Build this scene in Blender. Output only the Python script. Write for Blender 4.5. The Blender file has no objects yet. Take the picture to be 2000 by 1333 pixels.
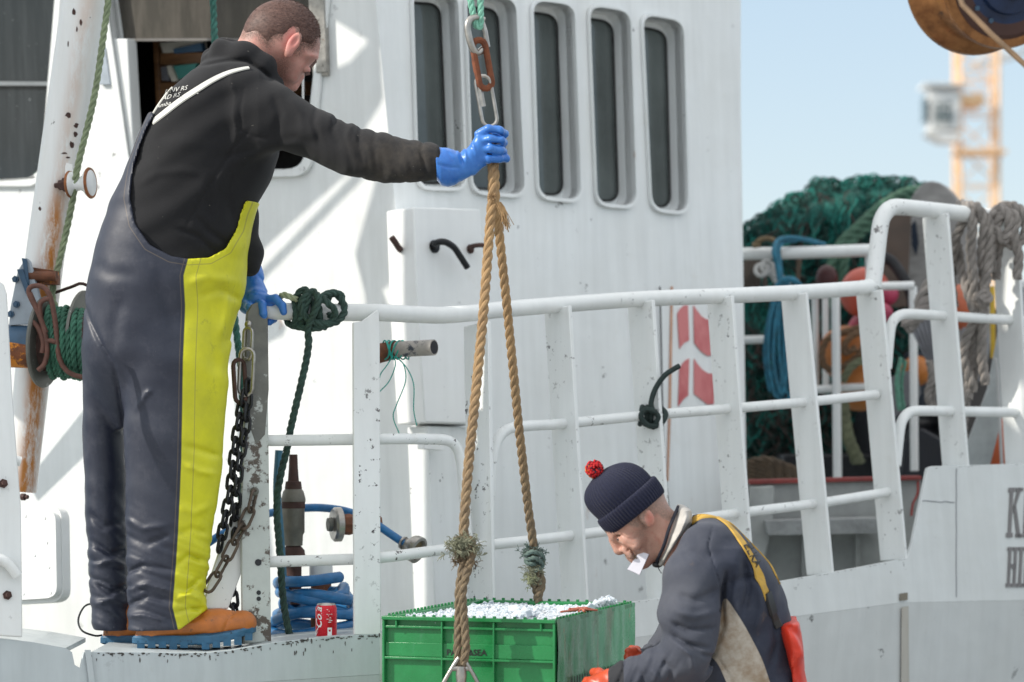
import bpy, bmesh, math, random
import numpy as np
from mathutils import Vector, Matrix, Quaternion
from mathutils.geometry import tessellate_polygon
R = math.radians
rnd = random.Random(7)
scene = bpy.context.scene
C = scene.collection

# ------------------------------------------------------------------ camera
F = 5556.0        # focal length in photo pixels (photo is 2000 wide)
ZC = 1.62         # eye height above the quay
HOR = 820.0       # horizon row in the photo
cd = bpy.data.cameras.new("camera"); cam = bpy.data.objects.new("camera", cd); C.objects.link(cam)
cam.location = (0, 0, ZC); cam.rotation_euler = (R(90), 0, 0)
cd.sensor_width = 36.0; cd.lens = 36.0 * F / 2000.0
cd.shift_y = (HOR - 666.5) / 2000.0
cd.clip_start = 0.1; cd.clip_end = 5000
cd.dof.use_dof = True; cd.dof.focus_distance = 7.4; cd.dof.aperture_fstop = 3.2
scene.camera = cam

# ------------------------------------------------------------------ light
SUN_EL, SUN_AZ = 33.0, 14.0     # sun stands to the left, a little towards the viewer
sdir = Vector((-math.cos(R(SUN_AZ)) * math.cos(R(SUN_EL)), -math.sin(R(SUN_AZ)) * math.cos(R(SUN_EL)), math.sin(R(SUN_EL))))
w = bpy.data.worlds.new("World"); scene.world = w; w.use_nodes = True
nt = w.node_tree; nt.nodes.clear()
sky = nt.nodes.new("ShaderNodeTexSky"); sky.sky_type = 'NISHITA'; sky.sun_disc = False
sky.sun_elevation = R(SUN_EL); sky.sun_rotation = math.atan2(sdir.x, sdir.y)
sky.air_density = 1.0; sky.dust_density = 0.4; sky.ozone_density = 1.5
bg = nt.nodes.new("ShaderNodeBackground"); bg.inputs[1].default_value = 0.15
wo = nt.nodes.new("ShaderNodeOutputWorld")
tcw = nt.nodes.new("ShaderNodeTexCoord"); sep = nt.nodes.new("ShaderNodeSeparateXYZ"); cr = nt.nodes.new("ShaderNodeValToRGB")      # thin bright haze over the Nishita sky
nt.links.new(tcw.outputs["Generated"], sep.inputs[0]); nt.links.new(sep.outputs[2], cr.inputs[0])
els = cr.color_ramp.elements; els[0].position = 0.0; els[0].color = (.285, .32, .34, 1); els[1].position = 1.0; els[1].color = (.71, .705, .685, 1)
e = els.new(.15); e.color = (.23, .285, .335, 1); e = els.new(.45); e.color = (.56, .57, .565, 1)
ml = nt.nodes.new("ShaderNodeVectorMath"); ml.operation = 'SCALE'; ml.inputs[3].default_value = 10.0; nt.links.new(cr.outputs[0], ml.inputs[0])
mx = nt.nodes.new("ShaderNodeMix"); mx.data_type = 'RGBA'; mx.inputs[0].default_value = .8
nt.links.new(sky.outputs[0], mx.inputs[6]); nt.links.new(ml.outputs[0], mx.inputs[7]); nt.links.new(mx.outputs[2], bg.inputs[0]); nt.links.new(bg.outputs[0], wo.inputs[0])
ld = bpy.data.lights.new("sun", 'SUN'); ld.energy = 2.6; ld.angle = R(0.5); ld.color = (1.0, 0.94, 0.85)
lo = bpy.data.objects.new("sun", ld); C.objects.link(lo)
lo.rotation_euler = sdir.to_track_quat('Z', 'Y').to_euler(); lo.location = (-5, 0, 8)
scene.view_settings.view_transform = 'Standard'; scene.view_settings.look = 'None'
scene.view_settings.exposure = 0.66; scene.view_settings.gamma = 1.0
scene.cycles.use_denoising = True
scene.cycles.max_bounces = 8

# ------------------------------------------------------------------ geometry helpers
def P(x, y, Y):
    return Vector(((x - 1000) * Y / F, Y, ZC + (HOR - y) * Y / F))
class PL:
    """a plane in the world; hit() finds where a line of sight meets it"""
    def __init__(s, p, n):
        s.p = Vector(p); s.n = Vector(n).normalized()
        if s.n.y > 0: s.n = -s.n
    def hit(s, x, y, off=0.0):
        d = Vector(((x - 1000) / F, 1.0, (HOR - y) / F)); o = Vector((0, 0, ZC))
        t = (s.p + s.n * off - o).dot(s.n) / d.dot(s.n)
        return o + d * t
    @staticmethod
    def line(p, theta, k=0.0):
        d = Vector((math.cos(R(theta)), math.sin(R(theta)), 0)); n = Vector((d.y, -d.x, 0))
        return PL(p, d.cross(Vector((-k * n.x, -k * n.y, 1))))
    @staticmethod
    def three(a, b, c): return PL(a, (b - a).cross(c - a))

def crom(pts, n=8, closed=False):
    pts = [Vector(p) for p in pts]; out = []
    m = len(pts)
    if m < 3 and not closed:
        return [pts[0].lerp(pts[-1], i / n) for i in range(n + 1)]
    rng = range(m if closed else m - 1)
    for i in rng:
        if closed: p0, p1, p2, p3 = pts[i - 1], pts[i], pts[(i + 1) % m], pts[(i + 2) % m]
        else:
            p1, p2 = pts[i], pts[i + 1]
            p0 = pts[i - 1] if i else p1 * 2 - p2
            p3 = pts[i + 2] if i + 2 < m else p2 * 2 - p1
        for j in range(n):
            t = j / n
            out.append(0.5 * ((2 * p1) + (-p0 + p2) * t + (2 * p0 - 5 * p1 + 4 * p2 - p3) * t * t + (-p0 + 3 * p1 - 3 * p2 + p3) * t ** 3))
    if not closed: out.append(pts[-1])
    return out
def resample(pts, step, closed=False):
    pts = [Vector(p) for p in pts]
    if closed: pts = pts + [pts[0]]
    L = [0.0]
    for a, b in zip(pts, pts[1:]): L.append(L[-1] + (b - a).length)
    n = max(2, int(round(L[-1] / step))); out = []; j = 0
    for i in range(n if closed else n + 1):
        s = L[-1] * i / n
        while j < len(L) - 2 and L[j + 1] < s: j += 1
        t = (s - L[j]) / max(1e-9, L[j + 1] - L[j]); out.append(pts[j].lerp(pts[j + 1], min(1, t)))
    return out
def frames(pts, closed=False):
    n = len(pts); T = []
    for i in range(n):
        a = pts[i - 1] if (i or closed) else pts[0]; b = pts[(i + 1) % n] if (i < n - 1 or closed) else pts[-1]
        T.append((b - a).normalized() if (b - a).length > 1e-9 else Vector((0, 0, 1)))
    u = T[0].orthogonal().normalized()
    if abs(T[0].dot(Vector((0, 1, 0)))) < 0.9: u = (Vector((0, 1, 0)) - T[0] * T[0].y).normalized()
    fr = []
    for i in range(n):
        u = (u - T[i] * u.dot(T[i])); u = u.normalized() if u.length > 1e-6 else T[i].orthogonal().normalized()
        fr.append((T[i], u, T[i].cross(u)))
    return fr

class MB:
    def __init__(s): s.v = []; s.f = []; s.mi = []; s.cur = 0
    def add(s, vs, fs):
        b = len(s.v); s.v += [tuple(v) for v in vs]; s.f += [tuple(i + b for i in f) for f in fs]; s.mi += [s.cur] * len(fs)
        return s
    def box(s, c, size, rz=0, M=None):
        hx, hy, hz = size[0] / 2, size[1] / 2, size[2] / 2; c = Vector(c)
        M = M if M is not None else Matrix.Rotation(rz, 3, 'Z')
        vs = [c + M @ Vector((x * hx, y * hy, z * hz)) for x in (-1, 1) for y in (-1, 1) for z in (-1, 1)]
        return s.add(vs, [(0, 1, 3, 2), (4, 6, 7, 5), (0, 4, 5, 1), (2, 3, 7, 6), (0, 2, 6, 4), (1, 5, 7, 3)])
    def beam(s, a, b, w, h, up=(0, 0, 1)):
        a = Vector(a); b = Vector(b); t = (b - a).normalized(); up = Vector(up)
        x = t.cross(up); x = x.normalized() if x.length > 1e-5 else t.orthogonal().normalized(); y = x.cross(t)
        return s.box((a + b) / 2, (w, (b - a).length, h), M=Matrix((x, t, y)).transposed())
    def prism(s, pts, ext):
        pts = [Vector(p) for p in pts]; ext = Vector(ext); n = len(pts)
        vs = pts + [p + ext for p in pts]
        tri = tessellate_polygon([pts])
        fs = [tuple(t) for t in tri] + [tuple(i + n for i in reversed(t)) for t in tri]
        fs += [(i, (i + 1) % n, (i + 1) % n + n, i + n) for i in range(n)]
        return s.add(vs, fs)
    def holed(s, outer, holes, ext):
        """plate with holes; ext = thickness vector"""
        ext = Vector(ext); loops = [[Vector(p) for p in outer]] + [[Vector(p) for p in h] for h in holes]
        flat = [p for l in loops for p in l]; n = len(flat)
        tri = tessellate_polygon(loops)
        fs = [tuple(t) for t in tri] + [tuple(i + n for i in reversed(t)) for t in tri]
        b = 0
        for l in loops:
            m = len(l); fs += [(b + i, b + (i + 1) % m, b + (i + 1) % m + n, b + i + n) for i in range(m)]; b += m
        return s.add(flat + [p + ext for p in flat], fs)
    def tube(s, pts, r, sides=10, closed=False, caps=True, flat=1.0):
        pts = [Vector(p) for p in pts]; fr = frames(pts, closed); n = len(pts); vs = []; fs = []
        for i, (p, (t, u, v)) in enumerate(zip(pts, fr)):
            rr = r(i / max(1, n - 1)) if callable(r) else r
            for k in range(sides):
                a = 2 * math.pi * k / sides; vs.append(p + u * math.cos(a) * rr + v * math.sin(a) * rr * flat)
        m = n if closed else n - 1
        for i in range(m):
            for k in range(sides):
                a, b = i * sides + k, i * sides + (k + 1) % sides; j = ((i + 1) % n) * sides
                fs.append((a, j + k, j + (k + 1) % sides, b))
        if caps and not closed:
            fs.append(tuple(range(sides))); fs.append(tuple((n - 1) * sides + k for k in reversed(range(sides))))
        return s.add(vs, fs)
    def lathe(s, c, axis, prof, sides=24):
        """prof: list of (distance along axis, radius)"""
        c = Vector(c); t = Vector(axis).normalized(); u = t.orthogonal().normalized(); v = t.cross(u); vs = []; fs = []
        for (h, r) in prof:
            for k in range(sides):
                a = 2 * math.pi * k / sides; vs.append(c + t * h + (u * math.cos(a) + v * math.sin(a)) * max(r, 1e-4))
        for i in range(len(prof) - 1):
            for k in range(sides):
                fs.append((i * sides + k, i * sides + (k + 1) % sides, (i + 1) * sides + (k + 1) % sides, (i + 1) * sides + k))
        fs.append(tuple(reversed(range(sides)))); fs.append(tuple((len(prof) - 1) * sides + k for k in range(sides)))
        return s.add(vs, fs)
    def ball(s, c, r, sx=1, sy=1, sz=1, n=16):
        c = Vector(c); vs = []; fs = []
        for i in range(n + 1):
            th = math.pi * i / n
            for k in range(2 * n):
                a = math.pi * k / n; vs.append(c + Vector((r * sx * math.sin(th) * math.cos(a), r * sy * math.sin(th) * math.sin(a), r * sz * math.cos(th))))
        for i in range(n):
            for k in range(2 * n):
                fs.append((i * 2 * n + k, (i + 1) * 2 * n + k, (i + 1) * 2 * n + (k + 1) % (2 * n), i * 2 * n + (k + 1) % (2 * n)))
        return s.add(vs, fs)
    def build(s, name, mat=None, parent=None, smooth=None, bevel=0, attrs=None, origin=None):
        return mesh_obj(name, s.v, s.f, mat, parent, smooth, bevel, attrs, s.mi, origin)

def mesh_obj(name, V, Fc, mat=None, parent=None, smooth=None, bevel=0, attrs=None, mi=None, origin=None):
    V = np.asarray(V, dtype=np.float64).reshape(-1, 3)
    if parent is not None: org = np.array(WL[parent.name])
    elif origin is not None: org = np.array(origin)
    else: org = np.array([(V[:, 0].min() + V[:, 0].max()) / 2, (V[:, 1].min() + V[:, 1].max()) / 2, V[:, 2].min()])
    me = bpy.data.meshes.new(name)
    me.from_pydata((V - org).tolist(), [], Fc if isinstance(Fc, list) else Fc.tolist())
    o = bpy.data.objects.new(name, me); C.objects.link(o)
    mats = mat if isinstance(mat, (list, tuple)) else [mat]
    for m in mats:
        if m is not None: me.materials.append(m)
    if mi and len(mats) > 1: me.polygons.foreach_set("material_index", mi)
    if attrs:
        for k, a in attrs.items():
            at = me.attributes.new(k, 'FLOAT', 'POINT'); at.data.foreach_set("value", np.asarray(a, dtype=np.float32))
    me.validate(); me.update()
    if smooth is None: smooth = 38
    if smooth is True: me.shade_smooth()
    elif smooth:
        bm = bmesh.new(); bm.from_mesh(me)
        bmesh.ops.recalc_face_normals(bm, faces=bm.faces)
        for f in bm.faces: f.smooth = True
        for e in bm.edges:
            if len(e.link_faces) == 2 and e.calc_face_angle(0) > R(smooth): e.smooth = False
        bm.to_mesh(me); bm.free()
    if parent is not None:
        o.parent = parent; WL[o.name] = WL[parent.name]
    else:
        o.location = org; WL[o.name] = tuple(org)
    if bevel:
        b = o.modifiers.new("bevel", 'BEVEL'); b.width = bevel; b.segments = 2; b.limit_method = 'ANGLE'; b.angle_limit = R(40); b.harden_normals = False
    return o
WL = {}     # world position of each object's frame
def tag(o, label=None, cat=None, group=None, kind=None):
    if label: o["label"] = label
    if cat: o["category"] = cat
    if group: o["group"] = group
    if kind: o["kind"] = kind
    return o
def thing(name, label, cat, loc, group=None):
    o = bpy.data.objects.new(name, None); C.objects.link(o); o.location = loc; o.empty_display_size = 0.1
    WL[o.name] = tuple(loc); return tag(o, label, cat, group)

# ------------------------------------------------------------------ rope, chain, hose
def rope(mb, pts, r, lay=None, strands=3, step=None, sides=6, jit=0.0, smoothn=8):
    lay = lay or r * 7.0; step = step or lay / 12
    q = resample(crom(pts, smoothn) if len(pts) > 2 else pts, step)
    if jit: q = [p + Vector((rnd.gauss(0, jit), rnd.gauss(0, jit), rnd.gauss(0, jit))) for p in q]
    fr = frames(q); ro = r * 0.5; rs = r * 0.56
    for k in range(strands):
        sp = []
        for i, (p, (t, u, v)) in enumerate(zip(q, fr)):
            a = 2 * math.pi * (k / strands + i * step / lay)
            sp.append(p + (u * math.cos(a) + v * math.sin(a)) * ro)
        mb.tube(sp, rs, sides)
    return q
def fray(mb, c, n, length, r=0.0008, d=None, spread=1.0):
    for _ in range(n):
        v = Vector((rnd.gauss(0, 1), rnd.gauss(0, 1), rnd.gauss(0, 1))).normalized() * spread
        if d is not None: v = v + Vector(d)
        v.normalize(); L = length * rnd.uniform(.4, 1); q = [Vector(c)]
        for i in range(5):
            v = (v + Vector((rnd.gauss(0, .35), rnd.gauss(0, .35), rnd.gauss(0, .35) - .1))).normalized(); q.append(q[-1] + v * L / 5)
        mb.tube(q, r, 4, caps=False)
def link(mb, c, axis, side, L, W, r, n=6):
    """one stadium shaped chain link centred on c, long axis = axis, lies in plane (axis, side)"""
    axis = Vector(axis).normalized(); side = Vector(side); side = (side - axis * side.dot(axis)).normalized(); pts = []
    h = L / 2 - W / 2
    for i in range(n + 1):
        a = math.pi * i / n; pts.append(Vector(c) + axis * (h + math.sin(a) * W / 2) + side * math.cos(a) * W / 2)
    for i in range(n + 1):
        a = math.pi * i / n; pts.append(Vector(c) - axis * (h + math.sin(a) * W / 2) - side * math.cos(a) * W / 2)
    mb.tube(pts, r, 8, closed=True)
def chain(mb, pts, L, W, r, side=(1, .3, 0)):
    q = resample(crom(pts, 8), L - 2 * r - r * .6); side = Vector(side)
    for i, (a, b) in enumerate(zip(q, q[1:])):
        t = (b - a).normalized(); s0 = (side - t * side.dot(t)).normalized(); s1 = t.cross(s0)
        ang = R(35) if i % 2 else R(-55)
        link(mb, (a + b) / 2, t, s0 * math.cos(ang) + s1 * math.sin(ang), L, W, r)

# ------------------------------------------------------------------ materials
def lin(c):
    """sRGB 0-255 -> linear"""
    return tuple(((v / 255) / 12.92 if v / 255 <= 0.04045 else ((v / 255 + 0.055) / 1.055) ** 2.4) for v in c) + (1,)
class NT:
    def __init__(s, name):
        s.m = bpy.data.materials.new(name); s.m.use_nodes = True; s.t = s.m.node_tree; s.t.nodes.clear()
        s.out = s.n("ShaderNodeOutputMaterial"); s.b = s.n("ShaderNodeBsdfPrincipled"); s.l(s.b.outputs[0], s.out.inputs[0])
        s.tc = s.n("ShaderNodeTexCoord")
    def n(s, typ, **kw):
        nd = s.t.nodes.new(typ)
        for k, v in kw.items(): setattr(nd, k, v)
        return nd
    def l(s, a, b): s.t.links.new(a, b)
    def noise(s, scale=5, detail=5, rough=.6, stretch=None, dist=0):
        nd = s.n("ShaderNodeTexNoise"); nd.inputs["Scale"].default_value = scale; nd.inputs["Detail"].default_value = detail
        nd.inputs["Roughness"].default_value = rough; nd.inputs["Distortion"].default_value = dist
        mp = s.n("ShaderNodeMapping"); s.l(s.tc.outputs["Object"], mp.inputs[0])
        if stretch: mp.inputs["Scale"].default_value = stretch
        s.l(mp.outputs[0], nd.inputs["Vector"]); return nd.outputs["Fac"]
    def ramp(s, fac, a, b, ca=0.0, cb=1.0):
        r = s.n("ShaderNodeMapRange"); r.clamp = True
        s.l(fac, r.inputs[0]); r.inputs[1].default_value = a; r.inputs[2].default_value = b; r.inputs[3].default_value = ca; r.inputs[4].default_value = cb
        return r.outputs[0]
    def mix(s, fac, a, b):
        m = s.n("ShaderNodeMix", data_type='RGBA')
        if isinstance(fac, (int, float)): m.inputs[0].default_value = fac
        else: s.l(fac, m.inputs[0])
        for sock, v in ((m.inputs[6], a), (m.inputs[7], b)):
            if isinstance(v, tuple): sock.default_value = v
            else: s.l(v, sock)
        return m.outputs[2]
    def math(s, op, a, b=None, c=None):
        m = s.n("ShaderNodeMath", operation=op)
        for i, v in enumerate((a, b, c)):
            if v is None: continue
            if isinstance(v, (int, float)): m.inputs[i].default_value = v
            else: s.l(v, m.inputs[i])
        return m.outputs[0]
    def attr(s, name):
        a = s.n("ShaderNodeAttribute"); a.attribute_name = name; return a.outputs["Fac"]
    def bump(s, h, strength=.3, dist=.002, prev=None):
        b = s.n("ShaderNodeBump"); b.inputs["Strength"].default_value = strength; b.inputs["Distance"].default_value = dist
        s.l(h, b.inputs["Height"])
        if prev is not None: s.l(prev, b.inputs["Normal"])
        return b.outputs[0]
    def fin(s, col=None, rough=None, metal=None, normal=None, **kw):
        def put(k, v):
            if v is None: return
            if isinstance(v, (int, float, tuple)): s.b.inputs[k].default_value = v
            else: s.l(v, s.b.inputs[k])
        put("Base Color", col); put("Roughness", rough); put("Metallic", metal); put("Normal", normal)
        for k, v in kw.items(): put(k.replace("_", " "), v)
        return s.m
def simple(name, c, rough=.6, metal=0.0, var=.18, vs=14, bs=60, bst=.25, bd=.002, spot=None, spot_t=.62, spot_s=9, stretch=None, **kw):
    """colour with soft variation, fine bump and optional spots of a second colour"""
    m = NT(name); c = tuple(c) + ((1,) if len(c) == 3 else ())
    dk = tuple(x * (1 - var) for x in c[:3]) + (1,); lt = tuple(min(1, x * (1 + var * .6)) for x in c[:3]) + (1,)
    col = m.mix(m.ramp(m.noise(vs, 6, .65, stretch), .3, .7), dk, lt)
    rg = m.ramp(m.noise(vs * 2, 4), .3, .7, rough * .8, min(1, rough * 1.15))
    if spot is not None:
        f = m.ramp(m.noise(spot_s, 9, .72), spot_t, spot_t + .04)
        col = m.mix(f, col, tuple(spot) + ((1,) if len(spot) == 3 else ()))
        rg = m.math('MAXIMUM', rg, m.math('MULTIPLY', f, .8))
        if metal: metal = m.math('MULTIPLY', m.math('SUBTRACT', 1.0, f), metal)
    nb = m.bump(m.noise(bs, 6, .6), bst, bd)
    return m.fin(col, rg, metal, nb, **kw)
def paint(name, c=(.80, .81, .80), chips=.66, chipcol=(.05, .04, .04), rust=.70, streak=.10, rough=.38, cs=16):
    m = NT(name); c = tuple(c) + (1,)
    d1 = tuple(x * (1 - streak) for x in c[:3]) + (1,)
    col = m.mix(m.ramp(m.noise(26, 4, .6, (1, 1, .05)), .35, .75), c, d1)                # vertical run marks
    col = m.mix(m.ramp(m.noise(2.2, 5, .7), .35, .75, 0, .5), col, tuple(x * (1 - streak * 1.1) * k for x, k in zip(c[:3], (1, .985, .95))) + (1,))
    col = m.mix(m.ramp(m.noise(11, 8, .75), .60, .8, 0, .35), col, (c[0] * .72, c[1] * .68, c[2] * .58, 1))   # grime
    if rust: col = m.mix(m.ramp(m.noise(7, 8, .7, (1, 1, .35)), rust, rust + .08, 0, .8), col, (.33, .13, .04, 1))
    if chips:
        f = m.math('MULTIPLY', m.ramp(m.noise(cs, 10, .72), chips, chips + .015), m.ramp(m.noise(1.9, 3, .6), .47, .60)); col = m.mix(f, col, tuple(chipcol) + (1,))
    b1 = m.bump(m.noise(3.2, 3, .5), .5, .022); b2 = m.bump(m.noise(55, 5, .6), .22, .0015, b1)
    return m.fin(col, m.ramp(m.noise(9, 5), .3, .7, rough * .75, rough * 1.3), 0.0, b2)

M = {}
M['white'] = paint('white_paint', chips=.635, rust=.66, streak=.07, c=(.83, .84, .835))
M['white_wall'] = paint('white_wall_paint', chips=.645, rust=.66, streak=.13, c=(.82, .84, .84))
M['white_rail'] = paint('white_rail_paint', chips=.600, rust=.66, streak=.10, c=(.80, .82, .815), cs=38)
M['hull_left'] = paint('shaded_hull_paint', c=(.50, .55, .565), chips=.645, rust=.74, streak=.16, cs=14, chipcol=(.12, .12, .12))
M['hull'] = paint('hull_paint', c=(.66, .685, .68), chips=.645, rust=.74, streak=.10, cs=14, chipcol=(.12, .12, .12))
M['galv'] = simple('worn_grey_steel', (.17, .17, .15), .55, .3, spot=(.45, .47, .44), spot_t=.60, spot_s=13, var=.35)
M['galvp'] = simple('chipped_pale_paint', (.50, .53, .50), .5, 0, spot=(.11, .09, .075), spot_t=.53, spot_s=16, var=.1)
M['rust'] = simple('rusty_steel', (.19, .075, .04), .85, .1, var=.6, vs=30, bst=.8, bd=.003, spot=(.48, .17, .03), spot_t=.6, spot_s=22)
M['rust_dark'] = simple('dark_rusty_steel', (.085, .045, .038), .8, .2, var=.5, vs=40, bst=.6)
M['steel'] = simple('bright_worn_steel', (.42, .40, .37), .35, .9, var=.3, vs=40, spot=(.16, .1, .07), spot_t=.63, spot_s=30)
M['black_iron'] = simple('black_iron', (.022, .023, .026), .45, .5, var=.4, vs=60)
M['black'] = simple('black_plastic', (.015, .015, .017), .45, 0)
M['green_rope'] = simple('dark_green_rope', (.035, .075, .06), .8, 0, var=.5, vs=60, bs=300, bst=.6)
M['green_rope_l'] = simple('faded_green_rope', (.12, .30, .22), .8, 0, var=.4, vs=60, bs=300, bst=.6)
M['mint_rope'] = simple('mint_green_rope', (.22, .50, .38), .8, 0, var=.3, vs=60, bs=300, bst=.5)
M['blue_steel'] = simple('blue_painted_steel', (.045, .10, .17), .45, .1, var=.35, spot=(.42, .15, .03), spot_t=.66, spot_s=14)
M['greyblue'] = simple('grey_painted_plate', (.36, .41, .46), .5, 0, var=.2)
M['hose'] = simple('blue_hose_rubber', (.02, .15, .36), .4, 0, var=.3, vs=30, spot=(.3, .36, .4), spot_t=.72, spot_s=20)
M['twine'] = simple('teal_twine', (.015, .33, .27), .6, 0, var=.3, vs=80)
M['glass'] = simple('dark_window_glass', (.10, .115, .112), .06, 0, var=.35, vs=2.5, bst=.02, bs=6, bd=.001)
M['rubber'] = simple('black_window_rubber', (.012, .012, .012), .6)
# ------------------------------------------------------------------ setting: quay, water
g = MB(); g.box((0, -20, -1.0), (120, 54.2, 2.0)); q = g.build('quay', simple('quay_concrete', (.33, .32, .30), .85, 0, var=.25, vs=2, bs=30, bst=.5, bd=.01)); tag(q, kind='structure')
wm = NT('harbour_water'); wb = wm.bump(wm.noise(1.5, 6, .6), .5, .1)
g = MB(); g.add([(-3000, -60, -1.2), (3000, -60, -1.2), (3000, 4000, -1.2), (-3000, 4000, -1.2)], [(0, 1, 2, 3)])
tag(g.build('water', wm.fin((.02, .035, .04, 1), .08, 0.0, wb)), kind='structure')

# ------------------------------------------------------------------ the boat
boat = thing('fishing_boat', 'white steel fishing boat with a row of tall windows, moored along the quay', 'boat', (0.6, 8.6, -0.4))
RP = PL.line(P(740, 800, 7.6), 40, .11)          # side rail and bulwark, running away to the right
HP = PL.line(RP.hit(1500, 1190), 40, -.10)       # hull side below the knuckle
LP = PL.three(RP.hit(742, 1238), RP.hit(742, 600), P(-100, 1240, 7.12))    # rail and bulwark on the left
HL = PL(RP.hit(742, 1300), (0.02, -1, -.06))
WS = PL.line(P(750, 250, 8.9), 45, .05)          # side wall of the wheelhouse
WF = PL.three(WS.hit(734, 0), WS.hit(800, 700), P(0, 300, 9.8))
def plate(mb, pl, pts, th, off=0.0):
    return mb.prism([pl.hit(x, y, off) for x, y in pts], -pl.n * th)
def rrect(x0, y0, x1, y1, r, x0b=None, x1b=None, y1b=None, y0b=None, n=5):
    """rounded four-sided outline in photo pixels: top-left, top-right, bottom-right, bottom-left corners"""
    x0b = x0 if x0b is None else x0b; x1b = x1 if x1b is None else x1b; y1b = y1 if y1b is None else y1b; y0b = y0 if y0b is None else y0b
    cs = [(x0, y0), (x1, y0b), (x1b, y1b), (x0b, y1)]; out = []
    for i in range(4):
        c = Vector(cs[i]); a = (Vector(cs[i - 1]) - c).normalized(); b = (Vector(cs[(i + 1) % 4]) - c).normalized()
        for j in range(n + 1):
            t = j / n; p = c + a * r * (1 - t) ** 2 + b * r * t ** 2; out.append((p.x, p.y))
    return out
# hull and bulwark
top_r = [(742, 1238), (1000, 1207), (1240, 1175), (1520, 1136), (1640, 1115), (1772, 1090), (1782, 1060), (1812, 915), (1820, 911), (2000, 906), (2400, 897)]
kn_r = [(2400, 1165), (1760, 1178), (1240, 1246), (742, 1318)]
h = MB(); plate(h, RP, top_r + kn_r, .012); hull = h.build('bulwark', M['hull'], boat, bevel=.003)
h = MB()
a = [RP.hit(x, y) for x, y in reversed(kn_r)]; b = []
for p in a: b.append(Vector((p.x, p.y, 0)) + Vector((.64, -.77, 0)) * (-.10 * (p.z + 1.2)) + Vector((0, 0, -1.2)))
n = len(a); h.add(a + b, [(i, i + 1, n + i + 1, n + i) for i in range(n - 1)]); h.build('hull_side', M['hull'], boat)
# cap strip along the top edge of the bulwark (inboard flange)
h = MB()
for (x0, y0), (x1, y1) in zip(top_r[:6], top_r[1:6]):
    h.prism([RP.hit(x0, y0, -.012), RP.hit(x1, y1, -.012), RP.hit(x1, y1, -.09), RP.hit(x0, y0, -.09)], (0, 0, -.010))
h.build('bulwark_cap', M['hull'], boat); h = MB()
for (x0, y0), (x1, y1) in zip(top_r[8:], top_r[9:]):
    h.prism([RP.hit(x0, y0, -.012), RP.hit(x1, y1, -.012), RP.hit(x1, y1, -.09), RP.hit(x0, y0, -.09)], (0, 0, -.010))
h.build('bulwark_cap', M['hull'], boat)
top_l = [(-700, 1236), (0, 1247), (60, 1254), (128, 1266), (141, 1274), (146, 1299), (157, 1305), (163, 1274), (180, 1273), (400, 1275), (450, 1270), (540, 1254), (640, 1243), (742, 1238)]
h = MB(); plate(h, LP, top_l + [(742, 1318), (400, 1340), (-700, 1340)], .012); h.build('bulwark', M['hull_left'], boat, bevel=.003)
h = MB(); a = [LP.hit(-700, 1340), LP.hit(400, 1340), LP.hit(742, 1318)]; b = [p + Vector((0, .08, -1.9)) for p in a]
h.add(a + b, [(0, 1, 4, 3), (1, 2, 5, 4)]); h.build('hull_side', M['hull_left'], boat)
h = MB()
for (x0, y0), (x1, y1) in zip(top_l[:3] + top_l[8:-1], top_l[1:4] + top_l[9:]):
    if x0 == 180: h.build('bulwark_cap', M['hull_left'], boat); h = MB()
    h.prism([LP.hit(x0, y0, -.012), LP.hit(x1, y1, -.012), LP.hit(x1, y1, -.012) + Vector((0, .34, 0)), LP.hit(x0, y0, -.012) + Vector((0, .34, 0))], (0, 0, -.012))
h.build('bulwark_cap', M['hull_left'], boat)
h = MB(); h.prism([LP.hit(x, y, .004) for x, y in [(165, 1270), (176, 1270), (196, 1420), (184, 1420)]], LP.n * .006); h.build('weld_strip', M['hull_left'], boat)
dk = MB(); dk.add([(-3, 7.75, .42), (-.2, 7.75, .42), (3.2, 10.6, .42), (5.5, 16, .42), (-3, 16, .42)], [(0, 1, 2, 3, 4)])
dk.build('deck', simple('grey_deck_paint', (.24, .27, .26), .7, 0, var=.3, spot=(.2, .1, .06), spot_t=.66), boat)
# scupper with its stain on the hull
h = MB(); h.prism([RP.hit(x, y, .003) for x, y in [(1757, 1160), (1772, 1158), (1772, 1172), (1757, 1174)]], RP.n * .002); h.build('scupper', simple('scupper_dirt', (.20, .18, .14), .8), boat)
sm = NT('hull_stain'); st = sm.ramp(sm.noise(30, 4, .6, (1, 1, .1)), .3, .7)
h = MB(); h.prism([HP.hit(x, y, .0) + Vector((.004, -.006, 0)) for x, y in [(1758, 1186), (1771, 1184), (1773, 1420), (1756, 1420)]], HP.n * .001)
h.build('run_mark', sm.fin(sm.mix(st, (.52, .50, .45, 1), (.45, .42, .36, 1)), .6), boat)
# weld seams on the bulwark
h = MB()
wob = lambda pts, pl, r, off=.001: h.tube([pl.hit(x + rnd.gauss(0, .5), y + rnd.gauss(0, .9), off) for x, y in pts], r, 6)
wob([(1802 + i * 5.6, 978 + i * .35) for i in range(12)], RP, .0016)
wob([(1868, 915 + i * 25) for i in range(11)], RP, .0018); h.build('weld_seam', simple('weld', (.28, .29, .31), .6), boat)

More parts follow.
